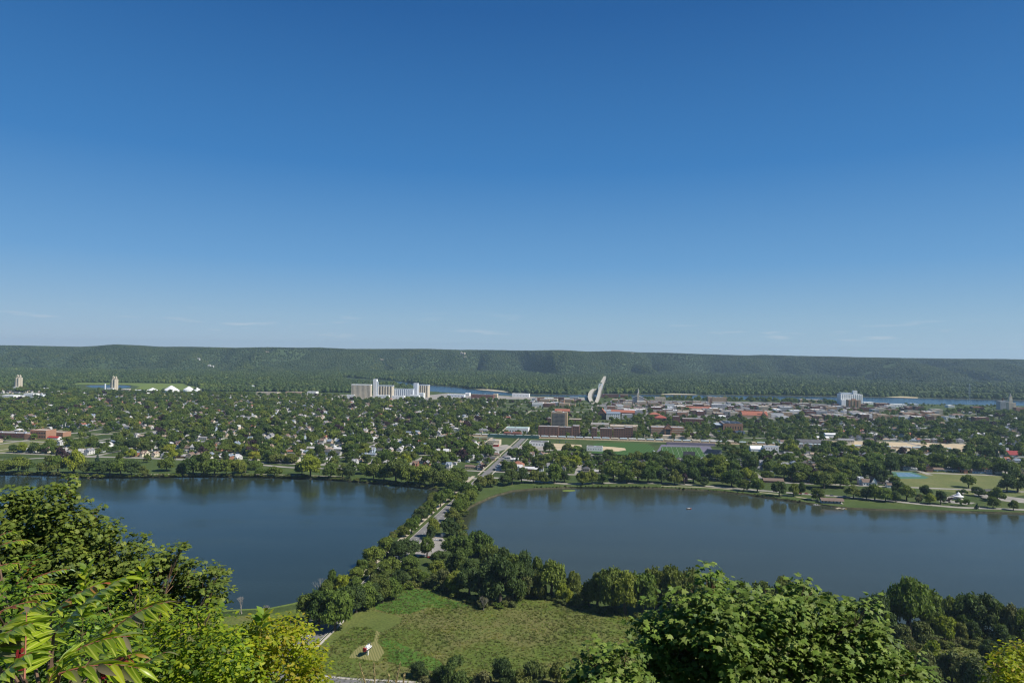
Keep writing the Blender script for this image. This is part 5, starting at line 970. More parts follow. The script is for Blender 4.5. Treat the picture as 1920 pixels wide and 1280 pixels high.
# two-boat-shaped sculpture: towboat on a post in the clearing
sc_ = empty('towboat_sculpture', G(689.5, 1227.5), 1.15); tag(sc_, 'white and black towboat on a post with a red paddle wheel, in the mown patch', 'sculpture')
b = MB(); b.box(-.32, .32, -.32, .32, 0, 3.2, M_WHITE); b.build('post', sc_)
b = MB(); sec = [(-2.6, 1.0), (-1, 1.15), (1.6, 1.1), (3.0, .6), (3.6, .1)]
for i in range(4):
    (x0, w0), (x1, w1) = sec[i], sec[i + 1]; b.face([(x0, -w0, 4.1), (x0, -w0 * .8, 3.2), (x1, -w1 * .8, 3.2), (x1, -w1, 4.1)], M_ROOFD); b.face([(x1, w1, 4.1), (x1, w1 * .8, 3.2), (x0, w0 * .8, 3.2), (x0, w0, 4.1)], M_ROOFD); b.face([(x0, -w0, 4.1), (x1, -w1, 4.1), (x1, w1, 4.1), (x0, w0, 4.1)], M_WHITE); b.face([(x0, w0 * .8, 3.2), (x1, w1 * .8, 3.2), (x1, -w1 * .8, 3.2), (x0, -w0 * .8, 3.2)], M_ROOFD)
b.build('hull', sc_); b = MB(); b.box(-2.2, 1.8, -.8, .8, 4.15, 4.95, M_WHITE); b.box(-1.6, 1.2, -.65, .65, 5.0, 5.6, M_WHITE); b.box(.1, 1.0, -.5, .5, 5.62, 6.3, M_WHITE, M_ROOFD); b.build('cabin', sc_)
for x in range(5): o = link('window', BOX1, sc_); o.location = (-1.7 + .75 * x, -.82, 4.4); o.scale = (.4, .05, .32)
for y in (-.45, .45): b = MB(); b.cyl(1.6, y, 4.2, 7.0, .14, M_ROOFD, 8); b.build('chimney', sc_)
b = MB()
for k in range(8): a = k * math.pi / 4; c, s = math.cos(a), math.sin(a); b.face([(-3.2, -.95, 4.0), (-3.2 + c * .85, -.8, 4.0 + s * .85), (-3.2 + c * .85, .8, 4.0 + s * .85), (-3.2, .95, 4.0)], M_RED)
b.tube([(-3.2, -1, 4), (-3.2, 1, 4)], .3, M_RED, 8); b.build('paddle_wheel', sc_); b = MB(); b.box(-3.3, -2.4, -1.05, 1.05, 4.12, 5.2, M_RED); b.build('wheel_housing', sc_)

# ================================================================ CARS, LAMPS
CARC = [('white', (0.75, 0.75, 0.75)), ('black', (0.03, 0.03, 0.035)), ('silver', (0.42, 0.43, 0.44)), ('red', (0.40, 0.04, 0.03)), ('blue', (0.06, 0.12, 0.28)), ('grey', (0.18, 0.19, 0.20))]
def carmesh(mat):
    b = MB(); prof = [(-2.2, .35), (-2.2, .85), (-1.3, .95), (2.1, .82), (2.25, .5), (2.25, .35)]
    for s in (-.88, .88): b.face([(x, s, z) for x, z in (prof if s < 0 else prof[::-1])][::-1], mat)
    for i in range(len(prof)): (x0, z0), (x1, z1) = prof[i], prof[(i + 1) % len(prof)]; b.face([(x0, -.88, z0), (x0, .88, z0), (x1, .88, z1), (x1, -.88, z1)][::-1], mat)
    r = MB(); r.box(-1.2, .6, -.7, .7, 1.36, 1.45, mat); g = MB(); A = [(-1.9, -.8, .9), (1.25, -.8, .86), (1.25, .8, .86), (-1.9, .8, .9)]; B = [(-1.3, -.68, 1.35), (.65, -.68, 1.35), (.65, .68, 1.35), (-1.3, .68, 1.35)]
    for i in range(4): g.face([A[i], A[(i + 1) % 4], B[(i + 1) % 4], B[i]], M_WIN)
    w = MB(); 
    w.tube([(0, -.12, .33), (0, .12, .33)], .33, M_ROOFD, 10); return b.mesh('body'), r.mesh('roof'), g.mesh('window'), w.mesh('wheel')
CM = [carmesh(paint('car_' + n, c, .25, .03, .5, .6)) for n, c in CARC]
def car(j, p, rz, label, group):
    root = empty('parked_car', p, rz); tag(root, label, 'car', group)
    for nm, me in zip(('body', 'roof', 'window'), CM[j]): link(nm, me, root)
    for x in (-1.4, 1.4):
        for y in (-.82, .82): o = link('wheel', CM[j][3], root); o.location = (x, y, 0)
    return root
car(0, G(818, 1013, LZ + .07), 2.9, 'white car parked in the causeway lot', 'cars in the causeway lot'); car(1, G(825, 1013.5, LZ + .07), 2.9, 'black car parked beside the white one in the causeway lot', 'cars in the causeway lot'); car(3, G(806, 1045, LZ + .07), .3, 'red car under a tree below the causeway lot', 'cars in the causeway lot'); car(5, G(790, 1043, LZ + .07), .3, 'grey car left of the red one below the causeway lot', 'cars in the causeway lot')
tr_ = MB(); tr_.box(-3, 3, -1.1, 1.1, .6, 3, M_WHITE); t_ = empty('camper_trailer', G(831, 1005, LZ), 1.2); tag(t_, 'white box trailer standing upright in line behind the causeway lot', 'trailer'); t_['label'] = 'white box trailer at the back of the causeway lot'; tr_.build('body', t_)
for x in (-1, 1):
    for y in (-1, 1): o = link('wheel', CM[0][3], t_); o.location = (x, y, 0.1)
rcx = random.Random(8)
car(2, P(-545, -2.5, LZ + .12), math.atan2(S[1], S[0]), 'silver car on the shaded near end of the causeway road', 'cars on the roads')
car(1, P(12, 8, LZ + .12), math.atan2(S[1], S[0]), 'black car on the street just past the causeway', 'cars on the roads')
NUMS = ['first', 'second', 'third', 'fourth', 'fifth', 'sixth', 'seventh', 'eighth', 'ninth', 'tenth', 'eleventh', 'twelfth']
def carrow(n, f, rz, where, grp, p=.8):
    k = 0
    for i in range(n):
        if rcx.random() > p: continue
        j = rcx.randrange(6); q = f(i); car(j, (q[0], q[1], LZ + .12), rz + rcx.uniform(-.03, .03), f'{CARC[j][0]} car, {NUMS[min(k, 11)]} from the left {where}', grp); k += 1
carrow(12, lambda i: P(402, -88 + i * 3.2), GROT + 1.57, 'in the lot left of the main street', 'cars in the lot left of the main street')
carrow(10, lambda i: P(388, 40 + i * 6), GROT + 1.57, 'outside the dark-roofed store', 'cars outside the dark-roofed store')
carrow(12, lambda i: P(612, 100 + i * 7), GROT + 1.57, 'in the lot behind the dormitories', 'cars in the lot behind the dormitories')
carrow(8, lambda i: G(1500 + i * 12, 925 + i * .85 ), GROT, 'parked on the lake drive near the boathouse', 'cars on the lake drive near the boathouse', .5)
carrow(8, lambda i: G(1440 + i * 10, 851), GROT + 1.57, 'in front of the white depot', 'cars in front of the white depot')
carrow(10, lambda i: P(330 - i * 26, 7.6), math.atan2(S[1], S[0]), 'along the kerb of the causeway street', 'cars along the causeway street', .7)
carrow(7, lambda i: G(140 + i * 4, 824 - i * .4), GROT + 1.5, 'beside the school lawn', 'cars beside the school lawn')
# tall steel pylons beyond the river
for i, (u, v, h) in enumerate([(1512, 716, 0), (1818, 757, 75)]):
    if not h: continue
    root = empty('pylon', G(u, v)); tag(root, 'tall thin steel lattice pylon on the right river bank', 'pylon'); b = MB()
    for s, t in ((-1, -1), (1, -1), (1, 1), (-1, 1)): b.tube([(s * 5, t * 5, 0), (s * .8, t * .8, h)], .25, M_STEEL, 4)
    for k in range(8): z = h * k / 8; r = 5 - 4.2 * k / 8; b.tube([(-r, -r, z), (r * .9, -r, z + h / 8)], .15, M_STEEL, 4); b.tube([(r, -r, z), (-r * .9, -r, z + h / 8)], .15, M_STEEL, 4)
    b.build('lattice', root); c = MB(); c.box(-8, 8, -.3, .3, h * .8, h * .8 + .6, M_STEEL); c.box(-6, 6, -.3, .3, h * .92, h * .92 + .6, M_STEEL); c.build('crossarm', root)

# street lamps along the causeway and the lake drives
lamp_ = MB(); lamp_.cyl(0, 0, 0, 8, .12, M_STEEL, 6, .07); l_post = lamp_.mesh('post'); lamp_ = MB(); lamp_.tube([(0, 0, 7.9), (.8, 0, 8.3), (1.9, 0, 8.35)], .06, M_STEEL, 5); l_arm = lamp_.mesh('arm'); lamp_ = MB(); lamp_.box(1.6, 2.5, -.18, .18, 8.2, 8.34, M_GREY); l_head = lamp_.mesh('lamp_head')
for k, a in enumerate(range(-520, 400, 58)):
    root = empty('street_lamp', P(a, 7.6 if a < 0 else 10.6), math.atan2(S[1], S[0]) + math.pi / 2); tag(root, f"grey street lamp on the right side of the causeway road, {['nearest'] + NUMS[1:] + ['thirteenth', 'fourteenth', 'fifteenth', 'sixteenth'] and (['nearest'] + NUMS[1:] + ['thirteenth', 'fourteenth', 'fifteenth', 'sixteenth'])[k]} from the near end", 'street lamp', 'street lamps along the causeway road')
    for nm, me in (('post', l_post), ('arm', l_arm), ('lamp_head', l_head)): link(nm, me, root)
# ================================================================ HOUSES AND TREES OF THE CITY
block_px([(170, 853), (215, 850), (215, 860), (170, 860)])
BW = [np.array([[float(c) for c in p[:2]] for p in q]) for q in blocked]; BB = [(q[:, 0].min(), q[:, 0].max(), q[:, 1].min(), q[:, 1].max()) for q in BW]
def is_blocked(x, y, r=0):
    for q, (x0, x1, y0, y1) in zip(BW, BB):
        if x0 - r <= x <= x1 + r and y0 - r <= y <= y1 + r and (r or inpoly(x, y, q)): return True
    return False
OPEN = [gpx(q) for q in ([(-20, 752), (86, 748), (86, 737), (-20, 737)], [(1100, 860), (1105, 829), (1230, 828), (1345, 832), (1350, 868), (1230, 862)], [(958, 846), (1000, 829), (1100, 829), (1098, 848)], [(1690, 884), (1760, 884), (1860, 890), (1960, 893), (2000, 915), (1900, 931), (1760, 919), (1690, 912), (1668, 900)], [(-80, 838), (30, 826), (108, 824), (112, 830), (60, 842), (10, 850), (-80, 856)], [(1672, 884), (1712, 884), (1742, 895), (1678, 897)], [(1820, 922), (1890, 918), (1940, 940), (1830, 932)], [(918, 845), (920, 830), (968, 829), (935, 850)], [(640, 750), (640, 735), (815, 735), (815, 751)])]
def is_open(x, y): return any(inpoly(x, y, q) for q in OPEN)
rh = random.Random(77); streets = []
amax, bmin, bmax = 1430, -2700, 1900
for ia in range(0, 12):
    for ib in range(-21, 15):
        a0, b0 = 42 + ia * BS, ib * BS
        if not in_view(np.array([P(a0 + 64, b0 + 64)[0]]), np.array([P(a0 + 64, b0 + 64)[1]]), 5, 140)[0]: continue
        # houses: two rows facing the cross streets, short rows on the side streets
        for side in (0, 1):
            bb = b0 + 12
            while bb < b0 + BS - 12:
                a = a0 + (19 if side == 0 else BS - 27); a += rh.uniform(-2.5, 2.5); z = zone(a, bb); q = P(a, bb)
                k = rh.choice([0, 0, 1, 1, 2, 3, 3]); lim = 1395 if bb < -180 else 1430
                if z == 'res' and a < lim and rh.random() < 0.93 and not is_blocked(q[0], q[1], 3) and not is_open(q[0], q[1]):
                    HOUSES.append((q[0], q[1], GROT + (0 if side == 0 else math.pi) + rh.uniform(-.02, .02), k, rh.choice([0, 0, 0, 1, 1, 2, 3, 4, 5]), rh.choice([0, 0, 1, 1, 2, 2, 3, 3, 4, 5, 6, 7]), rh.uniform(.9, 1.2)))
                    if rh.random() < .8:
                        ga = a + (27 if side == 0 else -27) + rh.uniform(-3, 3); g = P(ga, bb + rh.uniform(-4, 4))
                        if not is_blocked(g[0], g[1], 2): HOUSES.append((g[0], g[1], GROT + rh.choice([0, 1.5708]), 4, rh.choice([0, 0, 1, 2, 3]), rh.choice([0, 1, 2, 3, 4, 7]), 1.0))
                bb += rh.uniform(14.5, 18.5)
        # trees
        n = 35
        z0 = zone(a0 + 64, b0 + 64)
        for _ in range(n + (26 if z0 == 'campus' else 0)):
            if rh.random() < .48:
                s_ = rh.choice([7.5, BS - 7.5]); a, b = (a0 + s_, b0 + rh.uniform(0, BS)) if rh.random() < .55 else (a0 + rh.uniform(0, BS), b0 + s_)
            else: a, b = a0 + rh.uniform(28, BS - 26), b0 + rh.uniform(4, BS - 4)
            a += rh.uniform(-1.2, 1.2); b += rh.uniform(-1.2, 1.2); z = zone(a, b); keep = {'res': .93, 'campus': 1.0, 'downtown': .5, 'industry': .6, 'river': .0, 'park': .0, 'rail': .02, 'lots': .10, 'stadium': .12 if b < 345 else .8, 'strip': .3, 'school': .35}[z]
            if rh.random() > keep or (a > (1530 if z == 'industry' and b < -760 else 1430)): continue
            q = P(a, b)
            if is_blocked(q[0], q[1]) or is_open(q[0], q[1]) or abs(b) < 9 and a < 440: continue
            t = rh.random(); kd = 'conifer' if t < .05 else 'purple' if t < .085 else 'yellow' if t < .16 else 'tree'
            h = rh.choice([rh.uniform(8, 13), rh.uniform(11, 17), rh.uniform(14, 21)]) * (1 if z == 'res' else .72); r = h * rh.uniform(.42, .60)
            if kd == 'conifer': r = h * .22
            TREES.append((q[0], q[1], r, h, kd, 'city'))
for k in range(230):
    u_ = rh.choice([rh.uniform(1235, 1570), rh.uniform(1235, 1570), rh.uniform(1130, 1640), rh.uniform(1690, 1900)]); v_ = float(np.interp(u_, [c[0] for c in BANK_N], [c[1] for c in BANK_N])) + rh.uniform(.7, 4.5); q = G(u_, v_)
    if not is_blocked(q[0], q[1]): h = rh.uniform(9, 17) * (1 if u_ < 1600 else .6); TREES.append((q[0], q[1], h * rh.uniform(.45, .6), h, 'tree', 'city'))
for k in range(170):
    b = -60 + 1250 * rh.random(); a = 1475 + 12 * math.sin(b / 90) + rh.uniform(-16, 22); q = P(a, b); u_ = PX(q)[0]
    if not is_blocked(q[0], q[1]) and not 1095 < u_ < 1132: h = rh.uniform(5, 10); TREES.append((q[0], q[1], h * rh.uniform(.45, .6), h, 'tree', 'city'))
# streets as strips (seen between the crowns)
for ia in range(0, 12):
    a = 42 + ia * BS
    if 430 < a < 480: continue
    for (x0, x1) in ((-2700, -60 if 290 < a < 440 else 60), (60 if not (250 < a < 440) else 480, 1850)):
        ribbon('street', [P(a, x0), P(a, x1)], 8.5, LZ + .07, M_PAVE)
for ib in range(-21, 15):
    if ib == 0: continue
    b = ib * BS; hi = 1400 if b < -180 else 1490
    if 120 < b < 480: ribbon('street', [P(40, b), P(250, b)], 8.5, LZ + .085, M_PAVE); ribbon('street', [P(560, b), P(hi, b)], 8.5, LZ + .085, M_PAVE)
    elif b >= 480: ribbon('street', [P(150, b), P(hi, b)], 8.5, LZ + .085, M_PAVE)
    else: ribbon('street', [P(42, b), P(hi, b)], 8.5, LZ + .085, M_PAVE)
    ribbon('alley', [P(60, b + 64), P(42 + 10 * BS, b + 64)], 4, LZ + .095, M_PATH) if b < 0 else None

# ---- trees set one by one where the photograph shows them: (u, v of the foot, v of the top, half width in pixels, kind)
NEAR = [(577,1168,1108,20,'tree'),(598,1174,1102,24,'tree'),(628,1182,1102,31,'tree'),(650,1152,1094,22,'tree'),(668,1148,1095,20,'dark'),(684,1140,1088,22,'tree'),(701,1136,1090,17,'dark'),(717,1130,1082,17,'olive'),(738,1124,1080,16,'tree'),(642,1116,1074,13,'yellow'),(622,1114,1066,10,'tall'),(612,1124,1086,15,'olive'),(665,1118,1078,14,'tree'),
(726,1042,1003,18,'tree'),(701,1060,1022,20,'tree'),(721,1040,1026,7,'yellow'),(760,1046,1008,26,'tree'),(742,1052,1012,18,'dark'),(801,1044,1003,12,'tree'),(768,1070,1038,18,'tree'),(733,1079,1042,18,'tree'),(715,1092,1053,17,'olive'),(757,1088,1069,9,'yellow'),(778,1090,1064,13,'olive'),(679,1072,1046,11,'tree'),(668,1088,1060,13,'tree'),(695,1085,1050,13,'olive'),(750,1100,1066,14,'tree'),(700,1108,1072,15,'brush'),(728,1108,1078,14,'brush'),
(772,1000,970,13,'tree'),(760,1006,986,9,'tree'),(790,978,952,13,'tree'),(779,988,966,9,'tree'),(810,964,937,10,'tree'),(803,970,948,8,'tree'),(826,950,918,12,'tree'),(840,941,915,12,'tree'),(853,926,899,14,'tree'),(832,938,912,10,'olive'),
(813,1007,968,12,'tree'),(808,1012,985,9,'dark'),(843,1004,969,18,'dark'),(848,977,950,14,'olive'),(858,962,932,12,'tree'),(868,958,922,14,'tree'),(881,945,914,13,'tree'),(884,934,908,12,'tree'),(896,926,903,9,'dark'),(900,914,891,12,'olive'),(920,912,888,13,'olive'),(946,910,889,13,'dark'),(860,948,925,10,'olive'),(874,930,902,12,'tree'),
(898,1044,990,26,'tree'),(848,1048,1002,20,'tree'),(868,1052,1000,19,'tree'),(918,1064,1018,19,'olive'),(941,1076,1022,16,'tree'),(824,1060,1030,16,'dark'),(846,1072,1036,15,'dark'),(818,1082,1048,15,'tree'),(863,1074,1027,17,'tree'),(960,1086,1034,18,'tree'),(880,1088,1046,18,'dark'),(928,1096,1040,22,'dark'),
(908,1128,1058,28,'dark'),(938,1132,1040,30,'dark'),(880,1118,1060,23,'dark'),(856,1112,1068,19,'tree'),(836,1106,1064,17,'brush'),(966,1126,1052,22,'dark'),(906,1140,1118,11,'brush'),(812,1100,1074,15,'brush'),(796,1094,1070,12,'tree'),
(1034,1120,1046,25,'tree'),(980,1112,1028,21,'dark'),(1005,1104,1040,14,'olive'),(1073,1118,1068,15,'olive'),(1050,1124,1086,12,'yellow'),(1012,1122,1074,15,'olive'),(986,1120,1078,15,'brush'),(1104,1136,1088,15,'olive'),(1120,1140,1070,20,'olive'),(1145,1146,1060,26,'olive'),(1172,1152,1066,26,'tree'),(1206,1152,1068,26,'tree'),(1228,1144,1060,24,'olive'),(1260,1146,1058,28,'olive'),(1296,1148,1062,26,'olive'),(1064,1132,1100,12,'yellow'),(1086,1138,1106,13,'brush'),
(1346,1160,1084,22,'olive'),(1382,1162,1088,22,'olive'),(1430,1160,1086,24,'olive'),(1470,1162,1079,28,'olive'),(1502,1168,1084,24,'olive'),(1556,1172,1104,15,'tree'),(1590,1180,1118,14,'dark'),
(1626,1192,1114,20,'dark'),(1652,1198,1106,28,'dark'),(1704,1194,1074,36,'tree'),(1690,1190,1092,22,'olive'),(1736,1188,1092,24,'tree'),(1762,1182,1112,13,'brush'),(1642,1206,1148,24,'dark'),(1778,1172,1112,14,'tree'),(1815,1188,1106,26,'tree'),(1843,1192,1104,30,'tree'),(1868,1192,1124,18,'tree'),(1896,1202,1132,19,'brush'),(1918,1208,1138,16,'tree'),(1772,1204,1152,17,'yellow'),(1726,1206,1162,19,'brush'),(1690,1208,1168,18,'brush'),(1880,1214,1170,20,'dark'),
(788,1270,1238,19,'dark'),(850,1288,1230,27,'dark'),(830,1284,1246,18,'dark'),(946,1292,1230,24,'dark'),(1002,1292,1236,22,'brush'),(1045,1290,1238,20,'brush'),(975,1296,1250,20,'brush'),(905,1294,1255,18,'brush'),
(1798,1204,1164,15,'brush'),(1824,1202,1160,15,'dark'),(1806,1196,1150,14,'tree'),(1755,1262,1196,24,'yellow'),(1785,1284,1214,28,'brush'),(1830,1300,1230,30,'brush'),(1740,1300,1222,26,'brush'),(1880,1262,1218,18,'brush'),(1700,1270,1205,20,'brush'),(1855,1240,1196,18,'dark'),(1905,1250,1205,18,'brush')]
FARW = [(8,888,858,15,'tree'),(34,887,854,19,'tree'),(52,886,862,12,'tree'),(90,889,853,20,'olive'),(108,888,850,14,'tree'),(138,888,838,19,'yellow'),(156,888,862,12,'tree'),(182,889,862,16,'tree'),(206,891,860,17,'dark'),(226,892,858,20,'tree'),(246,892,860,18,'dark'),(270,892,872,9,'olive'),(312,883,854,14,'tree'),(342,889,866,13,'tree'),(362,890,850,18,'tree'),(382,891,848,18,'olive'),(402,891,856,17,'tree'),(424,891,858,16,'tree'),(446,890,858,15,'tree'),(182,866,850,6,'conifer'),(224,866,848,7,'tree'),(276,867,850,7,'tree'),
(490,892,876,12,'tree'),(515,892,872,13,'tree'),(582,894,850,20,'yellow'),(566,890,864,14,'tree'),(620,896,866,15,'tree'),(642,896,868,13,'olive'),(655,897,870,12,'tree'),(520,868,850,16,'olive'),(545,868,850,14,'olive'),(700,900,868,17,'olive'),(720,902,866,18,'tree'),(742,905,856,22,'tree'),(765,908,868,18,'tree'),(790,908,868,22,'tree'),(812,912,876,18,'tree'),(835,910,878,17,'tree'),(858,906,874,18,'tree'),(850,918,892,16,'olive'),(660,884,862,12,'dark'),(680,888,866,12,'tree'),(625,878,858,11,'tree'),(600,876,860,10,'dark'),(480,880,862,12,'tree'),(460,886,858,13,'dark'),(820,900,866,16,'dark'),(120,868,842,11,'purple'),(112,862,836,9,'purple')]
FARE = [(960,908,878,14,'tree'),(978,906,874,14,'dark'),(1000,905,880,13,'olive'),(1020,906,884,13,'olive'),(1040,905,866,16,'tree'),(1058,904,880,10,'dark'),(1092,908,882,12,'tree'),(1110,907,880,12,'tree'),(1130,906,886,11,'tree'),(1143,866,841,13,'dark'),(1196,868,844,12,'tree'),(1214,870,845,11,'tree'),(1240,880,853,14,'dark'),(1264,882,856,13,'tree'),(1296,882,850,19,'tree'),(1324,884,857,14,'olive'),(1346,886,850,18,'tree'),(1374,884,853,14,'tree'),(1404,886,850,17,'dark'),(1226,890,862,14,'tree'),(1180,888,862,15,'dark'),(1280,894,866,16,'dark'),(1104,884,862,9,'tree'),(1065,850,830,12,'olive'),(1092,862,838,10,'tree'),(1150,900,860,20,'tree'),(1175,905,876,14,'tree'),(1196,903,862,18,'olive'),(1215,905,870,16,'tree'),(1240,905,876,14,'dark'),(1265,908,880,15,'olive'),(1283,908,886,8,'purple'),(1300,905,872,14,'tree'),(1318,910,892,10,'tree'),(1372,912,876,18,'tree'),(1345,900,870,18,'tree'),(1395,920,897,11,'olive'),(1420,922,893,11,'tree'),(1461,930,900,13,'dark'),(1488,930,904,9,'tree'),(1502,928,902,8,'dark'),(1532,938,914,12,'olive'),(1545,916,880,24,'tree'),(1575,914,884,18,'tree'),(1600,934,908,15,'olive'),(1625,936,912,12,'tree'),(1640,938,906,13,'tree'),(1660,940,914,14,'tree'),(1680,941,918,10,'dark'),(1700,938,908,15,'tree'),(1684,928,900,12,'dark'),(1737,930,908,11,'dark'),(1742,944,922,10,'yellow'),(1764,945,918,10,'dark'),(1722,942,925,7,'brush'),(1780,944,932,6,'purple'),(1797,948,934,6,'dark'),(1812,948,935,7,'tree'),(1832,954,942,5,'conifer'),(1816,914,888,12,'tree'),(1870,940,912,14,'olive'),(1862,952,930,11,'olive'),(1900,956,936,8,'olive'),(1805,932,916,10,'olive'),(1835,930,912,13,'dark'),(1888,922,886,16,'dark'),(1908,922,880,16,'dark'),(1860,936,918,10,'dark'),(1550,905,868,24,'olive'),(1500,900,866,24,'olive'),(1470,896,866,18,'tree'),(1590,900,866,22,'dark'),(1640,900,862,22,'tree'),(1655,906,878,13,'dark'),(1600,880,850,22,'tree'),(1730,886,872,7,'olive'),(1640,876,848,22,'tree'),(1670,888,852,15,'dark'),(1700,880,850,20,'tree'),(1730,878,850,18,'tree'),(1760,880,848,20,'tree'),(1800,884,852,20,'tree'),(1845,886,858,18,'tree'),(1885,890,860,18,'tree')]
def treespec(u, v, vt, hw):
    p = G(u, v); D = (p - np.array([0, 0, CAMZ])) @ CF; h = 10.0
    for _ in range(10): h *= (v - vt) / max(.5, v - PX(p + np.array([0, 0, h]))[1])
    return p, max(1.5, hw * D / FPX), h
MANUAL = []
for L_, z in ((NEAR, 'near'), (FARW, 'west'), (FARE, 'east')):
    for (u, v, vt, hw, k) in L_: p, r, h = treespec(u, v, vt, hw); MANUAL.append((p[0], p[1], r, h, k, z))
# ---- labels that single a thing out: nearest landmark, side and order
ORD = ['nearest', 'second', 'third', 'fourth', 'fifth', 'sixth', 'seventh', 'eighth', 'ninth', 'tenth', 'eleventh', 'twelfth', 'thirteenth', 'fourteenth', 'fifteenth', 'sixteenth', 'seventeenth', 'eighteenth', 'nineteenth', 'twentieth'] + [f'{k}th' for k in range(21, 200)]
LM = [('causeway parking lot', 815, 1022), ('fishing pier', 866, 986), ('towboat sculpture', 689, 1215), ('top of the mown clearing', 720, 1150), ('far end of the causeway', 862, 910), ('long weathered pier', 152, 894), ('short pale jetty', 60, 888), ('big yellow-green waterside tree', 582, 880), ('street corner past the causeway', 910, 890), ('round lily patch', 1066, 919), ('fishing boat', 1292, 953), ('lakeside boathouse', 1560, 938), ('white gabled lake house', 1640, 902), ('blue tennis court', 1703, 889), ('white gazebo', 1797, 930), ('picnic shelter', 1845, 920), ('tallest cottonwood', 1705, 1130), ('foreground maple tip', 1330, 1075), ('orange brick school', 80, 812), ('half-timbered house', 193, 834), ('red hip-roofed house', 970, 872), ('baseball field', 1165, 840), ('black scoreboard', 1285, 858), ('dormitory tower', 1048, 790), ('long red-tiled hall', 1168, 773), ('striped gabled hall', 1252, 808), ('panelled roof hall', 1375, 800), ('big red-tiled church', 1416, 778), ('long charcoal warehouse', 1530, 828), ('twin-gabled lodge', 1638, 830), ('white grain elevator', 1596, 750), ('white depot', 1447, 843), ('shopping street wall', 936, 820), ('cream silos', 677, 735), ('tallest headhouse', 702, 730), ('storage domes', 340, 728), ('tan grain elevator', 212, 722), ('low brown brick hall', 1541, 794), ('white two-storey terrace house', 1108, 871), ('long brown-roofed house', 1450, 900), ('small brown park hut', 1671, 910), ('pond-side causeway trees', 700, 1040), ('grass meadow bushes', 900, 1280), ('lone dock boats', 1582, 954), ('market at the right edge', 1905, 852), ('manor with brown hipped roof', 1798, 780), ('white shed among trees', 1560, 816)]
LM = [l for l in LM if l[0] not in ('pond-side causeway trees', 'lone dock boats', 'grass meadow bushes', 'shopping street wall')]
def name_all(items, what, group):
    """items: (object, u, v, description); the label says description, order, side and landmark"""
    G_ = {}
    for o, u, v, d in items:
        lm = min(LM, key=lambda l: abs(l[1] - u) + 2.6 * abs(l[2] - v)); side = 'left' if u < lm[1] else 'right'
        G_.setdefault((d, lm[0], side), []).append((abs(u - lm[1]) + 2.6 * abs(v - lm[2]), o))
    for (d, l, s), L_ in G_.items():
        L_.sort(key=lambda t: t[0])
        for k, (_, o) in enumerate(L_): o['label'] = f"{d}, {ORD[k]} {s} of the {l}"
KW = {'tree': 'round green tree', 'olive': 'light olive-green tree', 'dark': 'very dark green tree', 'yellow': 'yellowish green tree', 'tall': 'narrow green tree', 'brush': 'scrubby olive-brown shrub', 'conifer': 'dark pointed conifer', 'purple': 'dark purple-leaved tree'}
NM = {'tree': 'broadleaf_tree', 'olive': 'broadleaf_tree', 'dark': 'broadleaf_tree', 'yellow': 'broadleaf_tree', 'tall': 'broadleaf_tree', 'brush': 'shrub', 'conifer': 'conifer_tree', 'purple': 'purple_tree'}
# ---- which of the many trees and houses show: a coarse depth-ordered count of what hides what
RMAP = [(1330, 1072, 12), (1328, 1095, 26), (1330, 1128, 44), (1290, 1150, 45), (1240, 1165, 40), (1215, 1185, 30), (1385, 1130, 42), (1350, 1175, 60), (1420, 1155, 45), (1460, 1150, 46), (1505, 1112, 30), (1500, 1140, 42), (1540, 1160, 45), (1590, 1160, 42), (1625, 1150, 26), (1290, 1215, 60), (1240, 1215, 45), (1370, 1235, 62), (1440, 1210, 62), (1510, 1205, 62), (1570, 1215, 58), (1625, 1210, 44), (1660, 1235, 42), (1300, 1270, 70), (1400, 1290, 70), (1480, 1275, 70), (1560, 1275, 66), (1630, 1275, 55), (1695, 1255, 34), (1730, 1285, 34), (1235, 1265, 45), (1200, 1235, 26)]
LMAP = [(10, 955, 44), (55, 945, 34), (30, 935, 22), (105, 935, 30), (124, 912, 14), (128, 898, 8), (60, 990, 55), (120, 975, 48), (172, 968, 22), (160, 1005, 42), (205, 995, 22), (195, 1030, 42), (246, 1035, 26), (268, 1010, 11), (262, 1060, 38), (300, 1062, 22), (328, 1046, 22), (341, 1026, 9), (318, 1085, 40), (368, 1080, 26), (398, 1082, 24), (416, 1066, 9), (409, 1110, 22), (382, 1128, 32), (5, 1030, 60), (65, 1050, 60), (130, 1060, 58), (200, 1085, 50), (262, 1110, 46), (326, 1130, 44), (5, 1100, 60), (90, 1110, 56), (170, 1130, 52), (240, 1150, 48)]
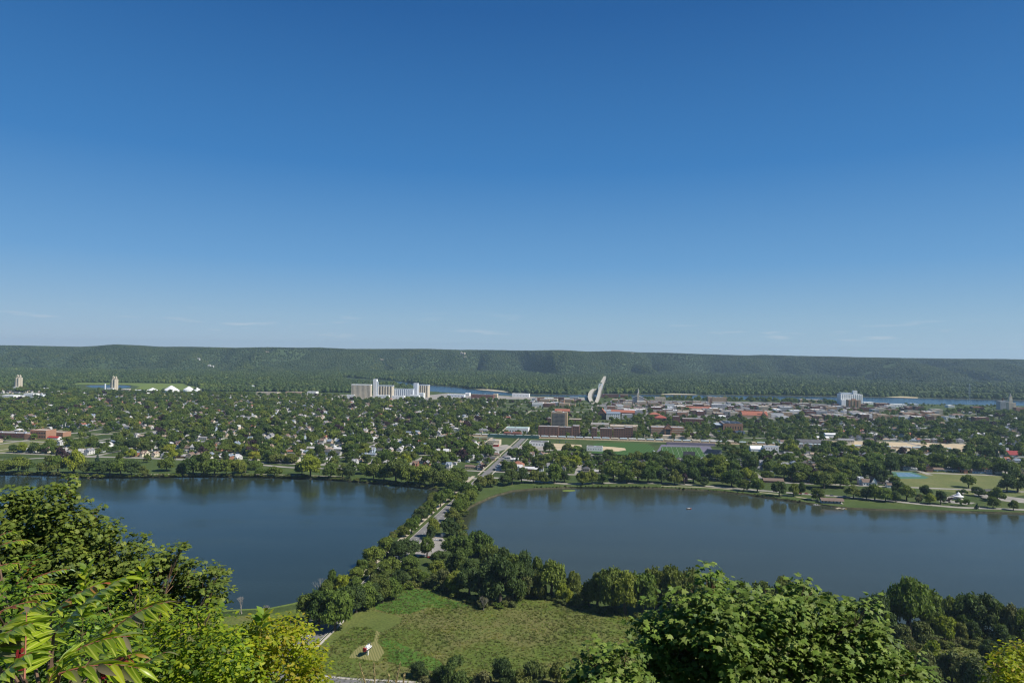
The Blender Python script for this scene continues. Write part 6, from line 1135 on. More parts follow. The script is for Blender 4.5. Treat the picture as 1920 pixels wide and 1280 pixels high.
def show_counts():
    WB, HB = 1440, 960; k = WB / 1920; buf = np.full((HB, WB), -1, np.int32); S_ = []
    allT = MANUAL + TREES; nT = len(allT)
    for i, t in enumerate(allT):
        u, v = PX((t[0], t[1], LZ + t[3] * .52)); D = t[1]; S_.append((D, i, u * k, v * k, t[2] * FPX / D * k, t[3] * .47 * FPX / D * k, 0))
    for i, h in enumerate(HOUSES):
        hh = {0: 8, 1: 5, 2: 8, 3: 8, 4: 4}[h[3]]; ww = {0: 5, 1: 8, 2: 5, 3: 5, 4: 3.4}[h[3]]; u, v = PX((h[0], h[1], LZ + hh / 2)); D = h[1]; S_.append((D, nT + i, u * k, v * k, ww * FPX / D * k, hh * .5 * FPX / D * k, 1))
    for o in COL.objects:
        if o.parent is None and o.get('category') and o.children and not o.name.startswith(('tank_car', 'parked_car', 'street_lamp', 'truss', 'concrete_b')):
            P_ = [o.matrix_world @ Vector(c) for ch in o.children if ch.data for c in ch.bound_box]; mwz = Matrix.Translation(o.location) @ o.rotation_euler.to_matrix().to_4x4()
            P_ = [mwz @ Vector(c) for ch in o.children if ch.data for c in ch.bound_box]
            if not P_: continue
            q = [PX(p) for p in P_]; us = [a[0] for a in q]; vv_ = [a[1] for a in q]; D = min(p.y for p in P_)
            if D > 300: S_.append((D, -2, (min(us) + max(us)) / 2 * k, (min(vv_) + max(vv_)) / 2 * k, (max(us) - min(us)) / 2 * k, (max(vv_) - min(vv_)) / 2 * k, 1))
    S_.sort(key=lambda s: -s[0])
    for D, i, u, v, a, b, sq in S_ + [(0, -1, l[0] * k, l[1] * k, l[2] * k * .85, l[2] * k * .85, 0) for l in RMAP + LMAP] + [(0, -1, 160 * k, 1220 * k, 290 * k, 90 * k, 1), (0, -1, 530 * k, 1240 * k, 80 * k, 60 * k, 1)]:
        x0, x1, y0, y1 = int(u - a), int(u + a) + 1, int(v - b), int(v + b) + 1; x0, y0 = max(0, x0), max(0, y0); x1, y1 = min(WB, x1), min(HB, y1)
        if x0 >= x1 or y0 >= y1: continue
        if sq: buf[y0:y1, x0:x1] = i
        else:
            yy, xx = np.ogrid[y0:y1, x0:x1]; buf[y0:y1, x0:x1][((xx + .5 - u) / max(a, .6)) ** 2 + ((yy + .5 - v) / max(b, .6)) ** 2 <= 1] = i
    c = np.bincount(buf[buf >= 0], minlength=nT + len(HOUSES)); return c[:nT], c[nT:]
CT, CH = show_counts()
rp = random.Random(19); tree_items = []; shrub_items = []
def plant(x, y, r, h, k, zone_, far=False):
    root = empty(NM[k], (x, y, LZ), rp.uniform(0, 6.28)); C = (FARC if far else NEARC).get(k) or FARC['tree']; me = rp.choice(C)
    base = {'brush': 0.0, 'conifer': .05, 'tall': .06}.get(k, .10); c = link('crown', me, root, (0, 0, h * base)); c.scale = (r, r * rp.uniform(.88, 1.1), h * (1 - base) * .98)
    t = link('trunk', rp.choice(TRUNKS), root); t.scale = (h * .9, h * .9, h * (.75 if k != 'brush' else .5))
    cat = 'shrub' if k == 'brush' else 'tree'; tag(root, None, cat, {'near': 'trees around the causeway and near shore', 'west': 'trees along the far shore of the west lake', 'east': 'trees along the far shore of the east lake', 'city': 'trees between the city houses'}[zone_] if cat == 'tree' else 'shrubs of the near marsh and shore')
    u, v = PX((x, y, LZ + h / 2)); sz = 'tall' if h > 17 else 'small' if h < 8.5 else 'mid-sized'
    (shrub_items if k == 'brush' else tree_items).append((root, u, v, f"{sz} {KW[k]}")); return root
allT = MANUAL + TREES; pick = set(); order = np.argsort(-CT, kind='stable')
for i, t in enumerate(MANUAL):
    if t[4] == 'brush' and CT[i] > 3: plant(*t); pick.add(i)
for i in order:
    if len(tree_items) >= 290 or CT[i] < 6: break
    if i in pick or allT[i][4] == 'brush': continue
    plant(*allT[i], far=allT[i][1] > 1250 and i >= len(MANUAL)); pick.add(int(i))
name_all(tree_items, 'tree', ''); name_all(shrub_items, 'shrub', '')
rest = [t for i, t in enumerate(allT) if i not in pick]
for kd in ('tree', 'yellow', 'conifer', 'purple'):
    q = [t for t in rest if t[4] == kd or (kd == 'tree' and t[4] in ('olive', 'dark', 'tall', 'brush'))]
    A = np.array([[t[0], t[1], LZ + t[3] * .08] for t in q]); B = np.array([[t[2], t[2], t[3] * .92] for t in q])
    scatter({'tree': 'city_trees', 'yellow': 'city_light_trees', 'conifer': 'city_conifers', 'purple': 'city_purple_trees'}[kd], A, B, FARC[kd], {'tree': 'the many further green trees between the city houses', 'yellow': 'further light olive trees between the city houses', 'conifer': 'further conifers between the city houses', 'purple': 'further purple-leaved trees between the city houses'}[kd])
# shoreline brush, woods under the near trees and hedges
def brushline(name, label, pts, step, hmin, hmax, spread, seed, mats=None, z=LZ):
    rr = np.random.RandomState(seed); L_ = densify(gpx(pts), step); A = []; B = []
    for p in L_:
        for _ in range(2):
            if rr.rand() < .75: h = hmin + (hmax - hmin) * rr.rand(); A.append([p[0] + rr.randn() * spread, p[1] + rr.randn() * spread, z - .2]); B.append([h * .75, h * .75, h])
    scatter(name, A, B, mats or (NEARC['brush'][:2] + [FARC['tree'][6], FARC['tree'][0]]), label)
brushline('shore_brush', 'low brush along the far shore of the west lake', [(0, 887.5), (130, 890.5), (165, 894), (280, 893), (340, 892), (460, 892), (560, 894.5), (620, 897), (700, 904), (770, 910), (812, 915)], 4, 1.5, 4.5, 1.3, 1)
brushline('shore_brush', 'low brush along the causeway banks', [(815, 925), (798, 947), (780, 967), (760, 988), (738, 1007), (718, 1028), (698, 1050), (670, 1074), (640, 1094), (612, 1116)], 3, 1.5, 5, 1.2, 2)
brushline('shore_brush', 'low brush along the west side of the east lake', [(868, 950), (862, 975), (864, 1000), (880, 1020), (925, 1052), (1000, 1083), (1100, 1108), (1200, 1124), (1350, 1141), (1500, 1156), (1620, 1177), (1750, 1186), (1850, 1196), (1950, 1208)], 3.5, 2, 6, 2.2, 3)
brushline('marsh_edge_brush', 'brush and saplings along the back edge of the marsh meadow', [(700, 1124), (740, 1108), (765, 1100), (800, 1098), (850, 1116), (900, 1132), (940, 1136), (1000, 1116), (1060, 1132), (1130, 1148), (1220, 1160), (1340, 1168), (1500, 1176), (1640, 1204), (1720, 1212), (1830, 1208), (1960, 1222)], 3, 1.5, 5.5, 2.6, 4)
brushline('scrub', 'scrub on the marsh edge at the lower right', [(1680, 1225), (1760, 1245), (1850, 1262), (1930, 1240), (1900, 1275), (1800, 1285), (1700, 1290), (1640, 1280)], 2.5, 1.5, 5, 7, 5)
brushline('scrub', 'scrub at the bottom of the meadow', [(780, 1272), (850, 1284), (950, 1290), (1050, 1290), (1150, 1290)], 2.5, 1, 4.5, 3.5, 6)
brushline('shore_brush', 'low reeds along the far shore of the east lake', [(1000, 913.5), (1060, 912.5), (1150, 911.5), (1260, 914), (1400, 925), (1500, 940)], 5, .6, 2.2, .8, 7)
brushline('hedge', 'clipped hedge behind the playing field', [(1735, 883), (1765, 884), (1795, 885)], 2, 2, 2.6, .4, 8, FARC['tree'][:2])
def dead_tree(label, u, v, h, seed):
    root = empty('bare_tree', G(u, v)); tag(root, label, 'tree'); r = random.Random(seed); b = MB()
    def br(p, d, L, r0, n):
        q = p + d * L; b.tube([p, q], [r0, r0 * .6], M_DEAD, 4)
        if n: 
            for _ in range(3): e = d + np.array([r.uniform(-.6, .6), r.uniform(-.6, .6), r.uniform(-.1, .4)]); br(q, e / np.linalg.norm(e), L * .68, r0 * .55, n - 1)
    for k in range(4): e = np.array([r.uniform(-.4, .4), r.uniform(-.4, .4), 1]); br(np.array([r.uniform(-1, 1), r.uniform(-1, 1), 0.]), e / np.linalg.norm(e), h * .38, .13, 3)
    b.build('branches', root)
M_DEAD = paint('dead_wood', (0.30, 0.27, 0.24), .9, .1, 1)
dead_tree('bare grey tree at the water edge beside the yellow shrub', 452, 1150, 12, 1); dead_tree('thin bare tree right of the bigger bare one at the water', 497, 1152, 7, 2); dead_tree('pale bare shrub at the front of the dark trees by the meadow', 908, 1144, 10, 3); dead_tree('bare tree beside the trees at the lake edge, left of the road trees', 602, 1118, 14, 4)

# ---- houses
TPL = {}
def tpl(kind, wi, ri):
    if (kind, wi, ri) not in TPL:
        w, r = house_parts(kind, WM[wi], RM[ri]); n = MB()
        W_, D_, H_ = {0: (4, 5.5, 5.2), 1: (6.5, 4, 3), 2: (4.5, 5, 5.6), 3: (4, 5, 4.6), 4: (3.2, 3.4, 2.6)}[kind]
        for fl in range(1 if H_ < 4.2 else 2):
            z = 1.0 + 2.6 * fl
            if kind == 4: n.box(-2.4, 2.4, -D_ - .05, -D_ - .01, .1, 2.2, M_ROOFW); break
            for x in (-.6, 0.0, .6): n.box(x * W_ - .55, x * W_ + .55, -D_ - .05, -D_ - .01, z, z + 1.3, M_WIN); n.box(x * W_ - .55, x * W_ + .55, D_ + .01, D_ + .05, z, z + 1.3, M_WIN)
            for y in (-.45, .45): n.box(W_ + .01, W_ + .05, y * D_ - .5, y * D_ + .5, z, z + 1.3, M_WIN); n.box(-W_ - .05, -W_ - .01, y * D_ - .5, y * D_ + .5, z, z + 1.3, M_WIN)
        TPL[(kind, wi, ri)] = (w, r, n, w.mesh('wall'), r.mesh('roof'), n.mesh('window'))
    return TPL[(kind, wi, ri)]
WN = ['white', 'cream', 'grey', 'tan', 'brick', 'pale blue']; RN = ['grey', 'pale grey', 'brown', 'charcoal', 'tan', 'rust-red', 'blue-grey', 'white metal']
hp = set(); hi_ = []; nh_, ng_ = 0, 0
for i in np.argsort(-CH, kind='stable'):
    h = HOUSES[i]
    if CH[i] < 4 or (nh_ >= 292 and h[3] != 4) or (ng_ >= 70 and h[3] == 4): continue
    if h[3] == 4: ng_ += 1
    else: nh_ += 1
    x, y, rz, k, wi, ri, s = h; T_ = tpl(k, wi, ri); root = empty('garage' if k == 4 else 'house', (x, y, LZ), rz); root.scale = (s, s, s); tag(root, None, 'garage' if k == 4 else 'house', 'garages behind the city houses' if k == 4 else 'houses of the city streets')
    link('wall', T_[3], root); link('roof', T_[4], root); wd = link('garage_door' if k == 4 else 'window', T_[5], root)
    if k != 4: tag(wd, kind='stuff')
    u, v = PX((x, y, LZ + 4)); hi_.append((root, u, v, f"{RN[ri]}-roofed {WN[wi]} {'garage' if k == 4 else 'bungalow' if k == 1 else 'house'}")); hp.add(id(h))
name_all([t for t in hi_ if t[0]['category'] == 'house'], 'house', ''); name_all([t for t in hi_ if t[0]['category'] == 'garage'], 'garage', '')
V, F, MI = [], [], []; allm = WM + RM + [M_WIN, M_ROOFW, M_BRICKD]
for h in HOUSES:
    if id(h) in hp: continue
    x, y, rz, k, wi, ri, s = h; T_ = tpl(k, wi, ri); c, sn = math.cos(rz) * s, math.sin(rz) * s
    for b in T_[:2] + ((T_[2],) if y < 1700 else ()):
        n0 = len(V); V += [(x + p[0] * c - p[1] * sn, y + p[0] * sn + p[1] * c, LZ + p[2] * s) for p in b.v]; F += [[q + n0 for q in f] for f in b.f]; MI += [allm.index(b.mats[m]) for m in b.m]
me = bpy.data.meshes.new('distant_houses'); me.from_pydata(V, [], F)
for m in allm: me.materials.append(m)
me.polygons.foreach_set('material_index', MI); me.update(); tag(link('distant_houses', me), 'the many further houses and garages between the city trees', kind='stuff')
# downtown labels
dti = []
for o in COL.objects:
    if o.name.startswith('commercial_building') and '_d' in o: u, v = PX(o.location); dti.append((o, u, v, o['_d'])); 
DL = [('dormitory tower', 1048, 790), ('steel truss bridge', 1118, 750), ('stone church', 1196, 750), ('cream six-storey block', 1238, 750), ('long red-tiled hall', 1168, 773), ('dark red chimney', 1336, 760), ('big red-tiled church', 1416, 778), ('brown apartment tower', 1602, 760), ('long low tiled hall', 1310, 766)]
LM_, LM = LM, DL; name_all(dti, 'building', ''); LM = LM_
for o, *_ in dti: del o['_d']; del o['_row']
# ================================================================ FOREGROUND PLANTS ON THE OVERLOOK
def leafmat(name, cols, trans=0.38, rough=0.6, midrib=None):
    m, n, l, b = newmat(name); g = n.new('ShaderNodeNewGeometry'); oi = n.new('ShaderNodeObjectInfo')
    ad = n.new('ShaderNodeMath'); ad.operation = 'ADD'; l.new(g.outputs['Random Per Island'], ad.inputs[0]); l.new(oi.outputs['Random'], ad.inputs[1]); fr = n.new('ShaderNodeMath'); fr.operation = 'FRACT'; l.new(ad.outputs[0], fr.inputs[0])
    k = len(cols); r = ramp(n, [((i + .5) / k, c) for i, c in enumerate(cols)]); l.new(fr.outputs[0], r.inputs[0]); out = r.outputs[0]
    t = n.new('ShaderNodeTexNoise'); t.inputs['Scale'].default_value = 2.2; t.inputs['Detail'].default_value = 2; l.new(g.outputs['Position'], t.inputs[0]); mr = n.new('ShaderNodeMapRange'); mr.inputs[1].default_value = .3; mr.inputs[2].default_value = .7; mr.inputs[3].default_value = .75; mr.inputs[4].default_value = 1.25; l.new(t.outputs[0], mr.inputs[0])
    v = n.new('ShaderNodeVectorMath'); v.operation = 'SCALE'; l.new(out, v.inputs[0]); l.new(mr.outputs[0], v.inputs['Scale']); out = v.outputs[0]
    if midrib:
        tc_ = n.new('ShaderNodeTexCoord'); sx_ = n.new('ShaderNodeSeparateXYZ'); l.new(tc_.outputs['Generated'], sx_.inputs[0]); a = n.new('ShaderNodeMath'); a.operation = 'SUBTRACT'; a.inputs[1].default_value = .5; l.new(sx_.outputs[0], a.inputs[0]); ab = n.new('ShaderNodeMath'); ab.operation = 'ABSOLUTE'; l.new(a.outputs[0], ab.inputs[0])
        mk = n.new('ShaderNodeMapRange'); mk.inputs[1].default_value = .03; mk.inputs[2].default_value = .11; mk.inputs[3].default_value = .85; mk.inputs[4].default_value = 0; l.new(ab.outputs[0], mk.inputs[0]); mx_ = n.new('ShaderNodeMix'); mx_.data_type = 'RGBA'; mx_.inputs[7].default_value = (*midrib, 1); l.new(mk.outputs[0], mx_.inputs[0]); l.new(out, mx_.inputs[6]); out = mx_.outputs[2]
    l.new(out, b.inputs['Base Color']); b.inputs['Roughness'].default_value = rough; b.inputs['Specular IOR Level'].default_value = .28
    tr = n.new('ShaderNodeBsdfTranslucent'); sc2 = n.new('ShaderNodeVectorMath'); sc2.operation = 'MULTIPLY'; sc2.inputs[1].default_value = (1.5, 1.6, .5); l.new(out, sc2.inputs[0]); l.new(sc2.outputs[0], tr.inputs[0]); ms = n.new('ShaderNodeMixShader'); ms.inputs[0].default_value = trans; l.new(b.outputs[0], ms.inputs[1]); l.new(tr.outputs[0], ms.inputs[2]); l.new(ms.outputs[0], n['Material Output'].inputs[0]); return m
def fan(pts, zc=.04, mid=(0, .45)):
    V = [(mid[0], mid[1], zc)] + [(x, y, z) for x, y, z in pts]; n = len(pts); return np.array(V, float), np.array([(0, 1 + i, 1 + (i + 1) % n) for i in range(n)])
MAPLE = fan([(0, 0, 0), (.28, .05, -.05), (.50, .12, -.09), (.30, .30, .0), (.58, .58, -.08), (.24, .55, .02), (0, 1.0, -.10), (-.24, .55, .02), (-.58, .58, -.08), (-.30, .30, 0), (-.50, .12, -.09), (-.28, .05, -.05)])
MAPLE_S = fan([(0, 0, 0), (.48, .15, -.06), (.22, .42, 0), (.5, .62, -.06), (0, 1, -.08), (-.5, .62, -.06), (-.22, .42, 0), (-.48, .15, -.06)])
OVAL = fan([(0, 0, 0), (.24, .3, .05), (.22, .65, .03), (0, 1, -.10), (-.22, .65, .03), (-.24, .3, .05)], -.02, (0, .5))
def frames(N, D):
    D = D - N * (N * D).sum(1)[:, None]; D /= np.linalg.norm(D, axis=1)[:, None] + 1e-9; X_ = np.cross(D, N); return X_, D, N
def leaves(lobes, depth, size, per, seed, droop=.35, spread=.8, dj=1.2):
    """leaf positions and frames in clustered sprays through the lobes: (u, v, radius px[, depth offset])"""
    r = np.random.RandomState(seed); Ps, Ns, Ds, Ss = [], [], [], []
    for lb in lobes:
        u, v, rp = lb[:3]; dd = depth + (lb[3] if len(lb) > 3 else 0) + r.uniform(-dj, dj) * .4; c = AT(u, v, dd); R_ = rp * 1.06 * dd / FPX; n = max(12, int(per * (R_ / size) ** 2)); ns = max(4, n // 9)
        d = r.randn(ns, 3); d /= np.linalg.norm(d, axis=1)[:, None]; q = c + d * R_ * (r.rand(ns, 1) ** .45) * np.array([1, 1.1, .95]) * (.85 + .3 * r.rand(ns, 1))     # spray centres
        for k in range(9):
            a = 6.283 * (k / 9 + r.rand(ns) * .1); out = d * .6 + np.stack([np.cos(a), np.sin(a), 0 * a], 1); out /= np.linalg.norm(out, axis=1)[:, None]; p = q + out * size * (.5 + .7 * r.rand(ns, 1)) + r.randn(ns, 3) * size * .35
            N = np.array([0, -.12, 1.0]) + d * .35 + r.randn(ns, 3) * .42; N /= np.linalg.norm(N, axis=1)[:, None]; D = out + np.array([0, 0, -droop]) + r.randn(ns, 3) * .25
            Ps.append(p); Ns.append(N); Ds.append(D); Ss.append(size * (.62 + .6 * r.rand(ns)))
    return np.concatenate(Ps), np.concatenate(Ns), np.concatenate(Ds), np.concatenate(Ss)
def leafmesh(name, shape, P_, N, D, S_, mat, org):
    X_, Y_, Z_ = frames(N, D); V, F = shape; W_ = (P_ - org)[:, None, :] + S_[:, None, None] * (V[None, :, 0:1] * X_[:, None, :] + V[None, :, 1:2] * Y_[:, None, :] + V[None, :, 2:3] * Z_[:, None, :])
    return mesh_np(name, W_.reshape(-1, 3), (F[None] + (np.arange(len(P_)) * len(V))[:, None, None]).reshape(-1, 3), [mat])
def leafy(name, label, cat, lobes, depth, size, per, seed, shape, mat, ground, trunk_r=.07, droop=.35, partname='leaf', npart=295, group=None, twigs=True, dj=1.2):
    """a plant: trunk and branches, single leaves for the nearest ones, the rest of the foliage as one part"""
    P_, N, D, S_ = leaves(lobes, depth, size, per, seed, droop, dj=dj); gx_, gy_ = ground; org = np.array([gx_, gy_, float(min(hillz(gx_, gy_), 173.4)) - .1])
    root = empty(name, org); tag(root, label, cat, group); u, v = PXa(P_[:, 0], P_[:, 1], P_[:, 2]); f = (P_ - [0, 0, CAMZ]) @ CF
    b = MB(); r = random.Random(seed); cen = np.mean([AT(l[0], l[1], depth) for l in lobes], 0) - org; top = cen * .75
    b.tube([(0, 0, 0), tuple(top * .5 + np.array([.1, 0, 0])), tuple(top)], [trunk_r, trunk_r * .8, trunk_r * .6], M_BARK, 7); b.build('trunk', root); br = MB()
    for l in lobes:
        c = AT(l[0], l[1], depth + (l[3] if len(l) > 3 else 0)) - org; s0 = top * r.uniform(.55, .98); R_ = l[2] * depth / FPX; br.tube([s0, s0 * .4 + c * .6 + np.array([0, 0, -.1]), c], [trunk_r * .35, trunk_r * .22, trunk_r * .08], M_BARK, 5)
        for _ in range(3): e = c + np.array([r.uniform(-1, 1), r.uniform(-1, 1), r.uniform(-.3, 1)]) * R_ * .8; br.tube([c * .9 + s0 * .1, e], [trunk_r * .12, trunk_r * .03], M_TWIG, 4)
    br.build('branches', root)
    on = (u > 2) & (u < 1918) & (v < 1276); out = np.zeros(len(P_)); 
    for i in range(0, len(P_), 4000): pass
    # nearest leaf of each small screen cell shows largest
    cell = {}; key = (u / 11).astype(int) * 10000 + (v / 11).astype(int)
    for i in np.argsort(f): 
        if on[i] and key[i] not in cell: cell[key[i]] = i
    cand = sorted(cell.values(), key=lambda i: -S_[i] / f[i])[:npart]; keep = np.ones(len(P_), bool); keep[cand] = False
    V, F = shape; lm = mesh_np(partname, V, F, [mat]); X_, Y_, Z_ = frames(N, D)
    for i in cand:
        o = bpy.data.objects.new(partname, lm); COL.objects.link(o); o.parent = root; s = float(S_[i]); q = P_[i] - org
        o.matrix_local = Matrix(((X_[i][0] * s, Y_[i][0] * s, Z_[i][0] * s, q[0]), (X_[i][1] * s, Y_[i][1] * s, Z_[i][1] * s, q[1]), (X_[i][2] * s, Y_[i][2] * s, Z_[i][2] * s, q[2]), (0, 0, 0, 1)))
    o = link('foliage', leafmesh('foliage', shape, P_[keep], N[keep], D[keep], S_[keep], mat, org), root); tag(o, kind='stuff'); return root
M_TWIG = paint('twig', (0.22, 0.13, 0.08), .8, .2, 5)
M_ML = leafmat('maple_leaf', [(0.075, 0.130, 0.016), (0.105, 0.165, 0.020), (0.150, 0.205, 0.030), (0.095, 0.150, 0.022), (0.190, 0.235, 0.050), (0.065, 0.110, 0.014)], .17, .6)
M_DL = leafmat('dark_maple_leaf', [(0.070, 0.105, 0.014), (0.095, 0.132, 0.017), (0.120, 0.158, 0.022), (0.080, 0.118, 0.016), (0.155, 0.185, 0.028)], .2, .62)
M_YL = leafmat('yellow_green_leaf', [(0.20, 0.27, 0.012), (0.28, 0.34, 0.014), (0.15, 0.24, 0.016), (0.10, 0.18, 0.02), (0.33, 0.36, 0.015), (0.07, 0.13, 0.02)], .42, .55)
M_OL = leafmat('orange_yellow_leaf', [(0.27, 0.31, 0.012), (0.34, 0.32, 0.014), (0.21, 0.28, 0.014), (0.37, 0.28, 0.02), (0.14, 0.21, 0.02), (0.29, 0.34, 0.012)], .42, .55)
M_UL = leafmat('understory_leaf', [(0.11, 0.19, 0.02), (0.17, 0.26, 0.02), (0.09, 0.16, 0.02), (0.22, 0.30, 0.02), (0.06, 0.12, 0.02)], .35, .45)
leafy('maple_tree', 'big sunlit green maple crown in front, rising over the marsh meadow', 'tree', RMAP, 11.0, .105, 24, 3, MAPLE, M_ML, (3.2, 10.8), .08)
leafy('maple_tree', 'small maple top at the bottom edge, left of the big maple crown', 'tree', [(1120, 1232, 30), (1105, 1262, 34), (1145, 1265, 36), (1175, 1225, 22), (1185, 1265, 36), (1090, 1290, 30), (1150, 1300, 50)], 10.2, .100, 24, 4, MAPLE, M_ML, (1.3, 10.2), .05)
leafy('maple_tree', 'tall dark green maple filling the left edge above the sumac', 'tree', LMAP, 17.0, .105, 24, 5, MAPLE_S, M_DL, (-9.5, 16.8), .10, dj=2.0)
leafy('shrub', 'bright yellow-green leafy shrub between the sumac and the orange-tinged shrub', 'shrub', [(385, 1160, 24), (395, 1142, 12), (345, 1165, 30), (300, 1160, 34), (330, 1200, 50), (400, 1195, 46), (430, 1225, 46), (370, 1240, 60), (300, 1235, 55), (440, 1270, 54), (350, 1285, 64), (270, 1270, 60), (230, 1190, 36), (270, 1130, 28), (250, 1095, 16), (200, 1130, 26)], 7.2, .060, 25, 6, OVAL, M_YL, (-4.2, 7.2), .04, droop=.1, dj=.8)
leafy('shrub', 'orange-tinged yellow shrub leaning over the meadow edge', 'shrub', [(484, 1166, 16), (490, 1150, 8), (470, 1190, 30), (510, 1185, 34), (548, 1180, 24), (562, 1168, 12), (570, 1200, 30), (530, 1215, 42), (590, 1222, 16), (480, 1225, 44), (575, 1240, 26), (520, 1260, 50), (590, 1262, 24), (460, 1275, 48), (570, 1285, 40), (610, 1280, 14)], 7.8, .056, 25, 7, OVAL, M_OL, (-2.9, 7.8), .04, droop=.1, dj=.8)
leafy('shrub', 'green undergrowth packed behind the sumac fronds in the corner', 'shrub', [(10, 1120, 40), (60, 1130, 40), (110, 1150, 38), (20, 1180, 60), (90, 1190, 56), (160, 1170, 44), (20, 1250, 70), (110, 1250, 70), (190, 1230, 60), (240, 1260, 50), (160, 1295, 60), (40, 1070, 26), (5, 1085, 24)], 5.4, .052, 20, 8, OVAL, M_UL, (-3.6, 5.4), .03, droop=.2, dj=.6)
leafy('shrub', 'golden-yellow shrub tip in the lower right corner', 'shrub', [(1886, 1232, 20), (1902, 1245, 28), (1868, 1244, 10), (1925, 1228, 26), (1862, 1284, 20), (1900, 1276, 34), (1935, 1270, 40)], 9.5, .066, 26, 9, OVAL, M_OL, (7.0, 9.4), .05, droop=.1, dj=.8)

# -- sumac: fronds with single leaflets
M_SL = leafmat('sumac_leaflet', [(0.15, 0.22, 0.014), (0.20, 0.29, 0.016), (0.26, 0.34, 0.018), (0.17, 0.25, 0.015), (0.33, 0.37, 0.02)], .34, .32, (0.42, 0.45, 0.08))
M_SB = leafmat('sumac_brown_leaflet', [(0.17, 0.14, 0.07), (0.20, 0.16, 0.10), (0.13, 0.16, 0.05), (0.15, 0.19, 0.05)], .25, .5)
M_SR = leafmat('sumac_red_leaflet', [(0.30, 0.07, 0.03), (0.22, 0.10, 0.03), (0.26, 0.16, 0.03)], .3, .45)
M_SP = leafmat('sumac_pale_leaflet', [(0.22, 0.30, 0.16), (0.26, 0.34, 0.20), (0.18, 0.27, 0.10)], .3, .35, (0.45, 0.5, 0.3))
M_RACH = paint('sumac_rachis', (0.26, 0.10, 0.06), .6, .15, 8); M_STEM = paint('sumac_stem', (0.17, 0.11, 0.07), .85, .2, 6); M_BERRY = paint('sumac_berries', (0.16, 0.015, 0.015), .7, .2, 40)
def leaflet_mesh(mat):
    V, F = [], []; prof = [(0, .015), (.12, .075), (.3, .112), (.5, .112), (.7, .085), (.87, .04), (1.0, .0)]
    for i, (y, w) in enumerate(prof): z = -.30 * y * y; V += [(-w, y, z + w * .35), (0, y, z), (w, y, z + w * .35)]
    for i in range(len(prof) - 1):
        for j in (0, 1): a = 3 * i + j; F.append((a, a + 1, a + 4, a + 3))
    return mesh_np('leaflet', V, np.array(F), [mat], smooth=True)
LFM = {k: leaflet_mesh(m) for k, m in (('g', M_SL), ('b', M_SB), ('r', M_SR), ('p', M_SP))}
rsu = random.Random(23)
def frond(root, org, u0, v0, u1, v1, dep, L, n, cols='g', sag=.12, dep1=None, both=1.0, down=.12):
    A, B = AT(u0, v0, dep), AT(u1, v1, dep1 or dep); ax = B - A; Ln = np.linalg.norm(ax); n = int(n * 1.35); pts = [A + ax * t + np.array([0, 0, sag * .6 * Ln * (4 * t * (1 - t)) - 0.0]) - org for t in np.linspace(0, 1, 9)]
    b = MB(); b.tube(pts, [.006 * (1 - .7 * i / 8) * dep / 3.5 for i in range(9)], M_RACH, 5); f = b.build('frond', root)
    view = A / np.linalg.norm(A); up = np.array([0, 0, 1.0])
    for i in range(n):
        t = .06 + .92 * i / (n - 1); k = min(7, int(t * 8)); p = pts[k] + (pts[k + 1] - pts[k]) * (t * 8 - k); d = pts[k + 1] - pts[k]; d = d / np.linalg.norm(d); side = np.cross(d, up); side /= np.linalg.norm(side)
        for s in (-1, 1) if i < n - 1 else (0,):
            if s and rsu.random() > both: continue
            D = (side * s * .75 + d * .75 - up * (down + rsu.uniform(-.2, .2))) if s else d - up * .3; D = D / np.linalg.norm(D); N = up * .85 + side * s * .25 - view * .45 - d * .1 + np.array([rsu.uniform(-.2, .2) for _ in range(3)]); N -= D * (N @ D); N /= np.linalg.norm(N); X_ = np.cross(D, N)
            ll = L * (.55 + .45 * math.sin(math.pi * min(1, .15 + t * .8))) * rsu.uniform(.88, 1.1); c = rsu.choice(cols); o = bpy.data.objects.new('leaflet', LFM[c]); COL.objects.link(o); o.parent = f
            o.matrix_local = Matrix(((X_[0] * ll, D[0] * ll, N[0] * ll, p[0]), (X_[1] * ll, D[1] * ll, N[1] * ll, p[1]), (X_[2] * ll, D[2] * ll, N[2] * ll, p[2]), (0, 0, 0, 1)))
    return A - org
def sumac(label, gx_, gy_, specs, berries=()):
    org = np.array([gx_, gy_, float(min(hillz(gx_, gy_), 173.4)) - .05]); root = empty('sumac_shrub', org); tag(root, label, 'sumac shrub'); ends = [frond(root, org, *s[0], **s[1]) for s in specs]
    c = np.mean(ends, 0); b = MB(); b.tube([(0, 0, 0), tuple(c * .6), tuple(c * .92 - np.array([0, 0, .15]))], [.035, .028, .02], M_STEM, 7); b.build('stem', root); t = MB()
    for e in ends: t.tube([tuple(c * .9 - np.array([0, 0, .17])), tuple((c * .9 + e) / 2 - np.array([0, 0, .10])), tuple(e)], [.014, .010, .007], M_STEM, 5)
    t.build('branches', root)
    for (u, v, d) in berries:
        p = AT(u, v, d) - org; q = MB(); rr = random.Random(int(u))
        for k in range(40): a = rr.random() * 6.28; h = rr.random(); w = .022 * (1 - h * .6); x, y, z = p[0] + w * math.cos(a), p[1] + w * math.sin(a), p[2] + h * .08; s = .007; q.tube([(x, y, z - s), (x, y, z + s)], [s, s * .7], M_BERRY, 5)
        q.build('berry_cluster', root)
